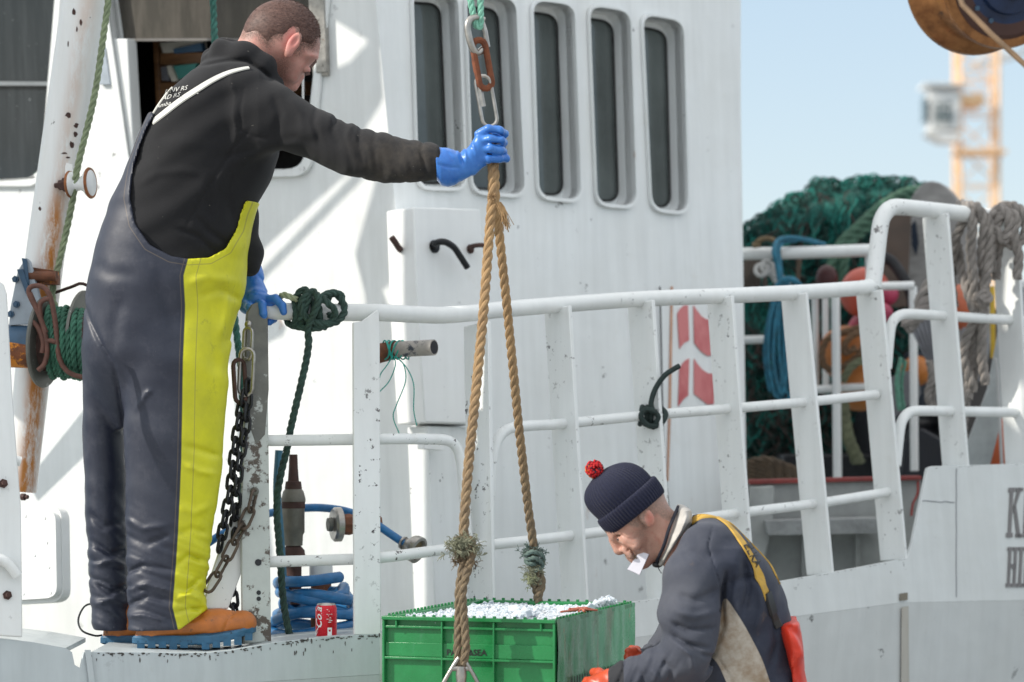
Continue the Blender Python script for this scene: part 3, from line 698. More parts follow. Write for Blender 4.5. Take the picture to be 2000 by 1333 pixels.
    def mesh(s):
        """surface nets"""
        d = s.d.copy(); d[0] = d[-1] = .2; d[:, 0] = d[:, -1] = .2; d[:, :, 0] = d[:, :, -1] = .2
        ins = d < 0; nx, ny, nz = d.shape
        cnt = np.zeros((nx - 1, ny - 1, nz - 1), np.int8)
        for i in (0, 1):
            for j in (0, 1):
                for k in (0, 1): cnt += ins[i:nx - 1 + i, j:ny - 1 + j, k:nz - 1 + k]
        act = (cnt > 0) & (cnt < 8); idx = np.full(act.shape, -1, np.int64); cells = np.argwhere(act); idx[act] = np.arange(len(cells))
        ps = np.zeros((len(cells), 3)); w = np.zeros(len(cells)); cx, cy, cz = cells.T
        co = [(i, j, k) for i in (0, 1) for j in (0, 1) for k in (0, 1)]
        for a in co:
            for ax in range(3):
                if a[ax]: continue
                b = list(a); b[ax] = 1
                da = d[cx + a[0], cy + a[1], cz + a[2]]; db = d[cx + b[0], cy + b[1], cz + b[2]]; m = (da < 0) != (db < 0)
                t = np.where(m, da / np.where(m, da - db, 1), 0); p = np.array(a, float)[None, :] + 0 * ps; p[:, ax] = t
                ps += p * m[:, None]; w += m
        V = (cells + ps / w[:, None]) * s.h + s.lo; Fs = []
        for ax in range(3):
            a = ins.take(range(0, ins.shape[ax] - 1), axis=ax); b = ins.take(range(1, ins.shape[ax]), axis=ax); e = np.argwhere(a != b); sgn = a[tuple(e.T)]
            u, v = (ax + 1) % 3, (ax + 2) % 3; q = []
            ok = (e[:, u] > 0) & (e[:, v] > 0) & (e[:, u] < d.shape[u] - 1) & (e[:, v] < d.shape[v] - 1); e = e[ok]; sgn = sgn[ok]
            for du, dv in ((0, 0), (-1, 0), (-1, -1), (0, -1)):
                c = e.copy(); c[:, u] += du; c[:, v] += dv; q.append(idx[c[:, 0], c[:, 1], c[:, 2]])
            q = np.array(q).T; q[~sgn] = q[~sgn][:, ::-1]; Fs.append(q)
        return V, np.concatenate(Fs)
    def build(s, name, mat, parent=None, attrs=None, keep=None):
        V, Fc = s.mesh()
        if keep is None: V, Fc = biggest(V, Fc)
        at = attrs(V) if attrs else None
        return mesh_obj(name, V, Fc, mat, parent, True, attrs=at)
def biggest(V, Fc):
    n = len(V); lab = np.arange(n)
    while True:
        m = lab[Fc].min(axis=1); new = lab.copy()
        for k in range(4): np.minimum.at(new, Fc[:, k], m)
        new = new[new]; 
        if (new == lab).all(): break
        lab = new
    u, c = np.unique(lab, return_counts=True); keepl = u[c > max(60, c.max() * .02)]; kv = np.isin(lab, keepl); mp = np.cumsum(kv) - 1
    return V[kv], mp[Fc[kv[Fc[:, 0]]]]
def poly_sd(poly, U, W):
    """signed distance (negative inside) to polygon; U (n,1) W (1,m)"""
    U = U + 0 * W; W = W + 0 * U; best = np.full(U.shape, 1e18); ins = np.zeros(U.shape, bool); n = len(poly)
    for i in range(n):
        ax, ay = poly[i]; bx, by = poly[(i + 1) % n]; vx, vy = bx - ax, by - ay
        t = np.clip(((U - ax) * vx + (W - ay) * vy) / (vx * vx + vy * vy + 1e-12), 0, 1)
        best = np.minimum(best, (U - ax - t * vx) ** 2 + (W - ay - t * vy) ** 2)
        c = ((ay > W) != (by > W)); 
        if by != ay: ins ^= c & (U < (bx - ax) * (W - ay) / (by - ay) + ax)
    return np.where(ins, -1, 1) * np.sqrt(best)
def upx(V, Yr): return 1000 + V[:, 0] * F / Yr, HOR - (V[:, 2] - ZC) * F / Yr
def smooth_poly(pts, n=6): return [(p.x, p.y) for p in crom([Vector((x, y, 0)) for x, y in pts], n, True)]
from mathutils.bvhtree import BVHTree
def bvh_of(o):
    me = o.data; base = Vector(WL[o.name]); return BVHTree.FromPolygons([base + v.co for v in me.vertices], [tuple(p.vertices) for p in me.polygons])
def onto(bvh, x, y):
    o = Vector((0, 0, ZC)); d = Vector(((x - 1000) / F, 1.0, (HOR - y) / F)).normalized(); h = bvh.ray_cast(o, d)
    return (h[0], h[1] if h[1].dot(d) < 0 else -h[1]) if h[0] is not None else (None, None)
def ribbon(mb, bvh, pts, wd, th=.003, off=.001, step=4, n=8):
    """a band lying on a surface; pts in photo pixels, wd half width in metres (number or function)"""
    q = resample(crom([Vector((x, y, 0)) for x, y in pts], n), step); hits = [onto(bvh, p.x, p.y) for p in q]; hits = [h for h in hits if h[0] is not None]
    if len(hits) < 3: return
    c = [h[0] for h in hits]; nn = [h[1] for h in hits]
    for _ in range(3):
        c = [c[0]] + [(c[i - 1] + c[i] * 2 + c[i + 1]) / 4 for i in range(1, len(c) - 1)] + [c[-1]]; nn = [nn[0]] + [(nn[i - 1] + nn[i] * 2 + nn[i + 1]).normalized() for i in range(1, len(nn) - 1)] + [nn[-1]]
    vs = []; m = len(c)
    for i in range(m):
        t = (c[min(i + 1, m - 1)] - c[max(i - 1, 0)]).normalized(); sd = t.cross(nn[i]).normalized(); hw = wd(i / (m - 1)) if callable(wd) else wd
        vs += [c[i] - sd * hw + nn[i] * off, c[i] - sd * hw * .8 + nn[i] * (off + th), c[i] + sd * hw * .8 + nn[i] * (off + th), c[i] + sd * hw + nn[i] * off]
    fs = [(i * 4 + k, i * 4 + (k + 1) % 4, i * 4 + 4 + (k + 1) % 4, i * 4 + 4 + k) for i in range(m - 1) for k in range(4)] + [(0, 1, 2, 3), tuple(4 * (m - 1) + k for k in (3, 2, 1, 0))]
    mb.add(vs, fs)
def text_on(mb, bvh, txt, o, ux, uy, size, off=.0015, th=.0008, pl=None, bold=0.0):
    """flat letters laid onto a surface; o, ux, uy in photo pixels"""
    cu = bpy.data.curves.new("t", 'FONT'); cu.body = txt; cu.size = size; cu.offset = bold; cu.resolution_u = 2; ob = bpy.data.objects.new("t", cu)
    me = ob.to_mesh(); vs = [(v.co.x, v.co.y) for v in me.vertices]; fs = [tuple(p.vertices) for p in me.polygons]; ob.to_mesh_clear(); bpy.data.objects.remove(ob); bpy.data.curves.remove(cu)
    out = []
    for a, b in vs:
        x = o[0] + ux[0] * a + uy[0] * b; y = o[1] + ux[1] * a + uy[1] * b
        if pl is not None: out.append(pl.hit(x, y, off)); continue
        h, nn = onto(bvh, x, y)
        if h is None: h, nn = P(x, y, 7.3), Vector((0, -1, 0))
        out.append(h + nn * off)
    mb.add(out, fs)
# ------------------------------------------------------------------ the fisherman on the gunwale
Y1 = 7.5; S1 = Y1 / F
def A(x, y, dy=0.0): return P(x, y, Y1 + dy)
def bx(x0, y0, x1, y1, d0, d1, Yr):
    a, b = P(x0, y1, Yr), P(x1, y0, Yr); return (min(a.x, b.x), Yr + d0, a.z), (max(a.x, b.x), Yr + d1, b.z)
# -- skin: head, neck, and the hidden trunk in one surface
sk = SDF(*bx(395, -25, 660, 420, -.17, .17, Y1), .0030)
sk.ell(A(550, 72, 0), (.098, .078, .094), k=.01)
sk.ell(A(585, 92, .01), (.050, .062, .048), k=.02)
sk.cone(A(570, 100, 0), A(556, 158, .01), .060, .032, k=.02)
sk.cone(A(581, 128, -.030), A(571, 150, -.02), .013, .014, k=.02)          # cheekbone
sk.ell(A(604, 112, .0), (.022, .050, .012), k=.012)                        # brow
sk.ell(A(607, 137, -.018), (.014, .020, .011), k=.006, cut=True)             # eye socket
sk.ell(A(598, 137, -.012), (.012, .013, .011), k=.004)                    # lid over the eye
sk.cone(A(588, 150, .02), A(574, 170, .01), .009, .0115, k=.010)           # nose
sk.ell(A(571, 172, .0), (.007, .006, .005), k=.003)
sk.ell(A(574, 173, -.006), (.0035, .005, .003), k=.002, cut=True)            # nostril
sk.cone(A(517, 85, 0), A(478, 150, 0), .062, .066, k=.02)                    # neck
sk.cone(A(478, 150, 0), A(430, 330, 0), .066, .12, k=.03, fy=1.2)            # trunk under the clothes
# ear
er = Matrix(((math.cos(R(33)), 0, math.sin(R(33))), (0, 1, 0), (-math.sin(R(33)), 0, math.cos(R(33)))))
sk.ell(A(574, 84, -.081), (.016, .008, .031), er, k=.004)
sk.ell(A(577, 80, -.092), (.008, .008, .019), er, k=.004, cut=True)
sk.ell(A(563, 106, -.078), (.009, .006, .012), er, k=.012)
hair_poly = smooth_poly([(478, 72), (470, 40), (490, 5), (540, -15), (600, -10), (635, 30), (640, 72), (623, 72), (612, 96), (596, 92), (587, 104), (582, 98), (586, 72), (586, 62), (574, 62), (560, 76), (546, 76), (535, 82), (528, 92), (520, 84), (505, 70), (492, 72)], 3)
def skattr(V):
    u, v = upx(V, Y1)
    sd = pts_sd(hair_poly, u, v)
    ear = np.exp(-(((u - 574) / 14) ** 2 + ((v - 86) / 26) ** 2)) * (V[:, 1] < Y1 - .070)
    stub = np.exp(-(((u - 556) / 16) ** 2 + ((v - 140) / 30) ** 2)) * .8
    return {'hairline': np.clip(1 - sd / 16, 0, 1) * (ear < .25), 'ear': ear, 'stubble': stub}
def pts_sd(poly, u, v):
    best = np.full(u.shape, 1e18); ins = np.zeros(u.shape, bool); n = len(poly)
    for i in range(n):
        ax, ay = poly[i]; bx_, by = poly[(i + 1) % n]; vx, vy = bx_ - ax, by - ay
        t = np.clip(((u - ax) * vx + (v - ay) * vy) / (vx * vx + vy * vy + 1e-12), 0, 1); best = np.minimum(best, (u - ax - t * vx) ** 2 + (v - ay - t * vy) ** 2)
        if by != ay: ins ^= ((ay > v) != (by > v)) & (u < (bx_ - ax) * (v - ay) / (by - ay) + ax)
    return np.where(ins, -1, 1) * np.sqrt(best)
def skin_mat(name, base, red, haircol):
    m = NT(name); c = m.mix(m.ramp(m.noise(22, 5, .6), .35, .7), tuple(x * .88 for x in base) + (1,), tuple(base) + (1,))
    c = m.mix(m.ramp(m.noise(60, 4, .6), .5, .75, 0, .45), c, tuple(red) + (1,)); c = m.mix(m.ramp(m.noise(260, 4, .75), .55, .75, 0, .4), c, tuple(x * .6 for x in base) + (1,)); c = m.mix(m.math('MULTIPLY', m.attr('ear'), .8), c, tuple(red) + (1,))
    f = m.math('MULTIPLY', m.attr('stubble'), m.ramp(m.noise(420, 2, .5), .35, .6, .3, .9)); c = m.mix(f, c, tuple(haircol) + (1,))
    f = m.math('MULTIPLY', m.attr('hairline'), m.ramp(m.noise(300, 3, .6), .3, .6, .2, .9)); c = m.mix(f, c, tuple(haircol) + (1,))
    nb = m.bump(m.noise(350, 3, .6), .45, .0008, m.bump(m.noise(45, 5, .7), .55, .002))
    return m.fin(c, .48, 0.0, nb, Subsurface_Weight=.12, Subsurface_Radius=(.012, .005, .003), Subsurface_Scale=.5)
M['skin'] = skin_mat('fair_skin', (.60, .31, .255), (.56, .16, .14), (.11, .07, .05))
man1 = sk.build('person', M['skin'], None, skattr)
tag(man1, 'man in black hoodie and yellow fronted bib trousers standing on the gunwale, gripping the rope', 'person')
# -- short cropped hair: a cap plus many short strands
hs = SDF(*bx(450, -30, 660, 130, -.13, .13, Y1), .0030); hs.ell(A(550, 72, 0), (.098, .078, .094), k=.01); hs.ell(A(585, 92, .01), (.050, .062, .048), k=.02)
hs.cone(A(517, 85, 0), A(500, 110, 0), .060, .055, k=.02); 
_u = 1000 + hs.ax[0][:, None] * F / Y1; _v = HOR - (hs.ax[2][None, :] - ZC) * F / Y1; _sd = poly_sd(hair_poly, _u, _v); hs.d -= (.0048 * np.clip(-_sd / 20, 0, 1) ** .6 - .0008)[:, None, :].astype(np.float32)
hs.clip2d(hair_poly, Y1)
hm = NT('brown_hair'); hc = hm.mix(hm.ramp(hm.noise(90, 6, .75, (1, 1, 2)), .38, .62), (.060, .026, .020, 1), (.13, .066, .050, 1))
M['hair'] = hm.fin(hc, .6, 0.0, hm.bump(hm.noise(260, 4, .7, (1, 1, 2.5)), .12, .001))
hair = hs.build('hair', M['hair'], man1)
me = hair.data; base = Vector(WL['person']); st = MB(); pol = [p for p in me.polygons]; hr = random.Random(3)
for p in hr.sample(pol, min(14000, len(pol))):
    c = base + p.center; nn = p.normal
    if nn.dot(c - A(550, 72, 0)) < 0: nn = -nn
    fl = (nn * .45 + Vector((.6, 0, -.25)) + Vector((hr.gauss(0, .2), hr.gauss(0, .2), hr.gauss(0, .2)))).normalized(); L = hr.uniform(.004, .008); sd = nn.cross(Vector((hr.random() - .5, hr.random() - .5, hr.random() - .5))).normalized() * .0007
    c = c - nn * .001; st.add([c - sd, c + sd, c + fl * L], [(0, 1, 2)])

sp_ = [p for p in man1.data.polygons]; hr2 = random.Random(6); cen = np.array([tuple(p.center) for p in sp_]) + np.array(WL['person']); uu, vv = upx(cen, Y1); sdh = pts_sd(hair_poly, uu, vv)
for i in np.nonzero((sdh > -3) & (sdh < 13) & (vv < 125) & (cen[:, 1] < Y1 + .03))[0]:
    if hr2.random() > .8 * (1 - max(0, sdh[i]) / 13) or (abs(uu[i] - 574) < 16 and abs(vv[i] - 84) < 26): continue
    p = sp_[i]; c = Vector(cen[i]); nn = p.normal if p.normal.dot(c - A(550, 80, 0)) > 0 else -p.normal
    fl = (nn * .35 + Vector((.35, 0, -.7)) + Vector((hr2.gauss(0, .15), 0, hr2.gauss(0, .15)))).normalized(); sd = nn.cross(fl).normalized() * .0005; st.add([c - sd, c + sd, c + fl * hr2.uniform(.002, .005)], [(0, 1, 2)])
st.build('hair_strands', M['hair'], man1, smooth=False)
# brow and lashes
m = MB()
for i in range(40):
    t = i / 40; a = A(617 - 12 * t, 116 + 14 * t, -.035 - .01 * t); m.tube([a, a + Vector((.002, -.001, -.007 - .002 * rnd.random()))], .0006, 3, caps=False)
for i in range(18):
    t = i / 18; a = A(604 - 10 * t, 140 + 2 * t, -.030); m.tube([a, a + Vector((.003, -.001, -.009))], .0005, 3, caps=False)
m.build('eyebrow', M['hair'], man1, smooth=False)

# -- body volume used by hoodie and bib trousers
TORSO = [(118, 400, 520, .00, .10), (135, 378, 536, .00, .145), (160, 350, 552, .00, .175), (185, 322, 560, .00, .19), (220, 297, 560, .00, .195), (260, 279, 553, .00, .19), (300, 262, 545, .00, .183), (350, 242, 528, .0, .172), (400, 218, 503, .0, .165),
         (450, 200, 486, .0, .165), (500, 187, 482, .0, .170), (550, 177, 479, .0, .175), (600, 169, 468, .01, .175), (650, 166, 454, .01, .172), (700, 166, 440, .01, .158)]
hd = SDF(*bx(225, 50, 875, 600, -.42, .26, Y1), .0042)
hd.slices(2, [(a, b + (7 if a < 480 else 14), c - (4 if a > 380 else 0) - (8 if a > 480 else 0), d, e - (.012 if a > 470 else 0)) for a, b, c, d, e in TORSO[:12]], Y1, k=.02, sm=.010)
hd.slices(0, [(470, 150, 300, -.12, .075), (510, 150, 305, -.13, .085), (550, 166, 296, -.14, .082), (600, 198, 309, -.165, .076), (640, 222, 327, -.19, .070), (680, 241, 345, -.215, .068), (720, 254, 353, -.235, .066), (760, 264, 356, -.255, .062),
              (800, 272, 356, -.275, .058), (840, 281, 354, -.29, .055), (856, 285, 353, -.295, .053), (861, 291, 348, -.297, .047)], Y1, k=.045, ex=2.1)
hd.chain([(A(495, 215, .12), .075), (A(475, 330, .14), .058), (A(462, 430, .13), .050), (A(486, 495, .085), .034), (A(488, 520, .07), .030)], k=.03)
# hood bunched round the neck
hd.chain([(A(407, 119, -.02), .020), (A(435, 104, -.06), .034), (A(475, 110, -.085), .040), (A(512, 134, -.085), .037), (A(534, 160, -.06), .024)], k=.012)
hd.chain([(A(407, 119, .02), .020), (A(435, 100, .06), .034), (A(475, 108, .085), .036), (A(515, 134, .07), .030)], k=.012)
hd.chain([(A(412, 112, 0), .026), (A(452, 112, 0), .038)], k=.012)
hd.groove([(386, 139), (420, 137), (455, 131), (490, 131), (520, 150), (540, 170)], 5, .010, Y1)
for pts, wd, dp in [([(490, 190), (484, 230), (484, 268), (510, 282), (548, 286)], 3, .003), ([(505, 265), (470, 300), (430, 360), (400, 410), (378, 450)], 3, .0035),
                    ([(280, 372), (320, 350), (370, 345), (410, 352)], 9, -.004), ([(430, 350), (420, 400), (425, 440)], 9, .007), ([(395, 430), (420, 460), (450, 480)], 7, .008), ([(470, 330), (455, 390), (462, 440)], 8, .006), ([(360, 455), (400, 470), (430, 500)], 6, .007),
                    ([(300, 300), (360, 290), (430, 300)], 14, -.003), ([(545, 200), (560, 240), (552, 285)], 8, .005), ([(575, 205), (600, 240), (605, 280)], 8, -.004), ([(630, 225), (625, 260), (640, 300)], 6, .005), ([(668, 240), (662, 275), (680, 310)], 6, .0055), ([(700, 250), (690, 290), (706, 335)], 6, -.005),
                    ([(716, 255), (712, 300), (722, 345)], 5, .0055), ([(748, 262), (740, 300), (745, 340)], 6, .004), ([(835, 285), (830, 320), (838, 350)], 4, .005), ([(520, 300), (480, 310), (450, 320)], 7, .005), ([(545, 290), (590, 285), (640, 300)], 9, .005)]:
    hd.groove(pts, wd, dp, Y1)
hd.waves(.0022, .11, 5, (.5, .3, -.8), oct=2, sharp=False)
hd.waves(.0011, .07, 8, (1, .2, .2), lambda X, Y, Z: np.clip((X - A(600, 0).x) / .1, 0, 1), oct=2)
fm = NT('black_fleece'); fc = fm.mix(fm.ramp(fm.noise(9, 6, .65), .35, .7), (.0042, .0044, .0062, 1), (.0085, .0085, .0105, 1))
du = fm.math('MULTIPLY', fm.ramp(fm.attr('dusty'), .2, 1), fm.ramp(fm.noise(14, 6, .7), .38, .62)); fc = fm.mix(du, fc, (.034, .029, .025, 1))
fc = fm.mix(fm.ramp(fm.noise(110, 2, .4), .77, .78, 0, .6), fc, (.16, .15, .13, 1))
M['fleece'] = fm.fin(fc, .92, 0.0, fm.bump(fm.noise(240, 4, .7), .35, .0016), Sheen_Weight=.04, Sheen_Roughness=.6)
def hattr(V):
    u, v = upx(V, Y1); return {'dusty': np.clip((u - 640) / 120, 0, 1) * np.clip((v - 255) / 50, 0, 1)}
hoodie = hd.build('hoodie', M['fleece'], man1, hattr); bv = bvh_of(hoodie)
wm_ = simple('white_webbing', (.70, .69, .64), .7, bs=400, bst=.3)
m = MB(); ribbon(m, bv, [(301, 238), (325, 219), (352, 198), (385, 176), (420, 155), (450, 142), (478, 135), (486, 134)], lambda t: .0105 - .005 * t ** 2); m.build('shoulder_strap', wm_, man1)
m = MB(); ribbon(m, bv, [(291, 241), (302, 220), (314, 201), (327, 184), (338, 172)], lambda t: .0075 - .002 * t); m.build('shoulder_strap', wm_, man1)
tx = simple('white_print', (.6, .6, .57), .8)
m = MB()
text_on(m, bv, "JVNV RS", (321, 184), (1.0, -.18), (.35, -1), 12.5); text_on(m, bv, "AD RS", (317, 197), (1.0, -.24), (.40, -1), 12.5); text_on(m, bv, "Amba", (304, 213), (1.0, -.26), (.45, -1), 12.5)
text_on(m, bv, "Q", (379, 184), (1.0, -.18), (.35, -1), 13); bp = m.build('back_print', tx, hoodie, smooth=False)

# -- bib trousers
tr = SDF(*bx(135, 215, 520, 1262, -.24, .26, Y1), .0048)
tr.slices(2, [(a, b - 3, c + 2, d, e + .008) for a, b, c, d, e in TORSO[4:]] + [(750, 176, 420, .015, .125), (800, 200, 350, .025, .075), (840, 225, 300, .03, .03)], Y1, k=.045, sm=.022)
RL = [(560, 260, 465, -.0, .10), (600, 248, 462, -.015, .125), (640, 240, 456, -.035, .130), (660, 236, 453, -.045, .126), (700, 238, 447, -.055, .118), (750, 241, 445, -.055, .110), (800, 242, 441, -.055, .104), (850, 243, 438, -.055, .10), (900, 244, 434, -.05, .096), (950, 245, 427, -.05, .092), (1000, 246, 421, -.05, .088), (1050, 246, 413, -.05, .084), (1100, 249, 406, -.05, .082),
      (1150, 250, 399, -.05, .080), (1180, 250, 404, -.05, .080), (1200, 251, 405, -.05, .080), (1236, 252, 398, -.05, .080)]
LL = [(560, 190, 300, .05, .09), (620, 172, 290, .08, .10), (660, 166, 285, .045, .115), (700, 163, 262, .06, .112), (760, 163, 250, .08, .104), (820, 163, 244, .095, .097), (900, 165, 245, .10, .09), (1000, 168, 247, .10, .085), (1100, 175, 252, .10, .082), (1200, 181, 255, .10, .078), (1242, 184, 257, .10, .076)]
tr.slices(2, RL, Y1, k=.022, ex=2.2, sm=.018); tr.slices(2, LL, Y1, k=.014, ex=2.2, sm=.018)
zc = lambda y: ZC + (HOR - y) * S1
tr.groove([(165, 590), (185, 625), (215, 680), (236, 715)], 5, .007, Y1); tr.groove([(236, 715), (240, 760), (242, 820), (243, 900), (245, 1050), (248, 1160), (252, 1240)], 4, .008, Y1)
for pts, wd, dp in [([(255, 580), (240, 640), (236, 700)], 14, .005), ([(280, 800), (300, 770), (310, 765)], 5, -.005),
                    ([(385, 560), (420, 548), (470, 555)], 9, -.007), ([(400, 585), (440, 570), (474, 590)], 8, .007), ([(470, 600), (455, 640), (446, 680)], 7, .009), ([(420, 600), (426, 680), (430, 740)], 10, .006), ([(455, 560), (450, 620), (440, 660)], 6, -.006), ([(372, 870), (405, 880), (433, 890)], 7, .007), ([(375, 905), (400, 920), (428, 925)], 6, -.006),
                    ([(250, 1040), (300, 1060), (345, 1040)], 6, .006), ([(255, 1010), (290, 1030), (340, 1022)], 6, -.005), ([(252, 1120), (290, 1100), (350, 1110)], 5, .008), ([(255, 1150), (300, 1135), (348, 1150)], 5, -.007), ([(256, 1180), (300, 1160), (345, 1172)], 5, .008), ([(260, 1200), (290, 1195), (330, 1205)], 4, -.006),
                    ([(180, 1060), (215, 1085), (246, 1070)], 6, .007), ([(185, 1105), (215, 1095), (248, 1110)], 5, -.006), ([(182, 1140), (215, 1160), (248, 1140)], 5, .009), ([(186, 1180), (220, 1170), (250, 1185)], 5, -.006), ([(172, 1000), (200, 1030), (240, 1020)], 7, .005),
                    ([(356, 1100), (380, 1080), (402, 1095)], 5, .009), ([(352, 1140), (375, 1150), (398, 1125)], 5, .009), ([(355, 1165), (380, 1155), (404, 1168)], 4, -.007), ([(352, 1190), (380, 1185), (404, 1185)], 4, .008), ([(360, 1040), (385, 1030), (412, 1040)], 7, .006), ([(365, 985), (390, 1000), (418, 985)], 7, -.005),
                    ([(190, 520), (230, 540), (290, 545)], 14, .004), ([(320, 520), (340, 600), (360, 660)], 14, .004)]: tr.groove(pts, wd, dp, Y1)
tr.waves(.0012, .20, 11, (.3, .2, 1), oct=3, sharp=False)
tr.waves(.0019, .09, 13, (.45, .3, 1), lambda X, Y, Z: np.clip((zc(960) - Z) / .18, 0, 1) ** 1.2, oct=3)
bib = [(120, 330), (240, 285), (262, 258), (278, 228), (305, 226), (312, 236), (296, 262), (284, 290), (271, 335), (267, 395), (279, 445), (308, 486), (350, 508), (382, 513), (420, 510), (450, 491), (469, 452), (477, 420), (486, 398), (540, 396), (540, 800), (540, 1189), (408, 1189), (362, 1223), (356, 1224), (252, 1228), (252, 1235), (184, 1234), (100, 1230)]
tr.clip2d(bib, Y1)
def seamx(v): return np.interp(v, [380, 470, 515, 545, 600, 750, 900, 1050, 1180, 1240], [395, 384, 381, 373, 375, 370, 366, 358, 348, 362])
def tattr(V):
    u, v = upx(V, Y1)
    e = pts_sd([(bib[i]) for i in range(5, 19)] + [(500, 300), (330, 200)], u, v)
    return {'seam': u - seamx(v), 'hem': np.abs(e)}
pm = NT('navy_and_yellow_waders'); sd = pm.attr('seam'); yl = pm.ramp(sd, -.4, .4)
nv = pm.mix(pm.ramp(pm.noise(6, 6, .65), .35, .7), (.013, .017, .034, 1), (.028, .033, .052, 1)); nv = pm.mix(pm.ramp(pm.noise(16, 8, .75), .50, .72, 0, .45), nv, (.070, .072, .092, 1)); nv = pm.mix(pm.ramp(pm.noise(26, 8, .8, (2, 2, .6)), .69, .70, 0, .6), nv, (.36, .36, .38, 1))
yw = pm.mix(pm.ramp(pm.noise(10, 6, .65), .35, .75), (.66, .64, .012, 1), (.50, .49, .02, 1)); yw = pm.mix(pm.ramp(pm.noise(22, 7, .72), .60, .72, 0, .5), yw, (.20, .20, .03, 1))
col = pm.mix(yl, nv, yw)
ln = pm.math('SUBTRACT', 1.0, pm.ramp(pm.math('ABSOLUTE', pm.math('ADD', sd, 6.0)), .5, 1.3)); l2 = pm.math('SUBTRACT', 1.0, pm.ramp(pm.math('ABSOLUTE', sd), .6, 1.6)); l3 = pm.math('SUBTRACT', 1.0, pm.ramp(pm.math('ABSOLUTE', pm.math('SUBTRACT', pm.attr('hem'), 12.0)), .5, 1.3))
l4 = pm.math('SUBTRACT', 1.0, pm.ramp(pm.math('ABSOLUTE', pm.math('SUBTRACT', sd, 24.0)), .5, 1.2))
col = pm.mix(pm.math('MULTIPLY', pm.math('MAXIMUM', pm.math('MAXIMUM', ln, l4), l3), .45), col, (.16, .12, .08, 1)); col = pm.mix(pm.math('MULTIPLY', l2, .6), col, (.02, .02, .03, 1))
nb = pm.bump(pm.noise(70, 6, .6), .18, .0015, pm.bump(pm.noise(11, 5, .6), .28, .005)); nb = pm.bump(pm.math('MAXIMUM', ln, l2), -.5, .001, nb)
M['waders'] = pm.fin(col, pm.ramp(pm.noise(12, 5), .3, .7, .42, .62), 0.0, nb)
trous = tr.build('bib_trousers', M['waders'], man1, tattr)

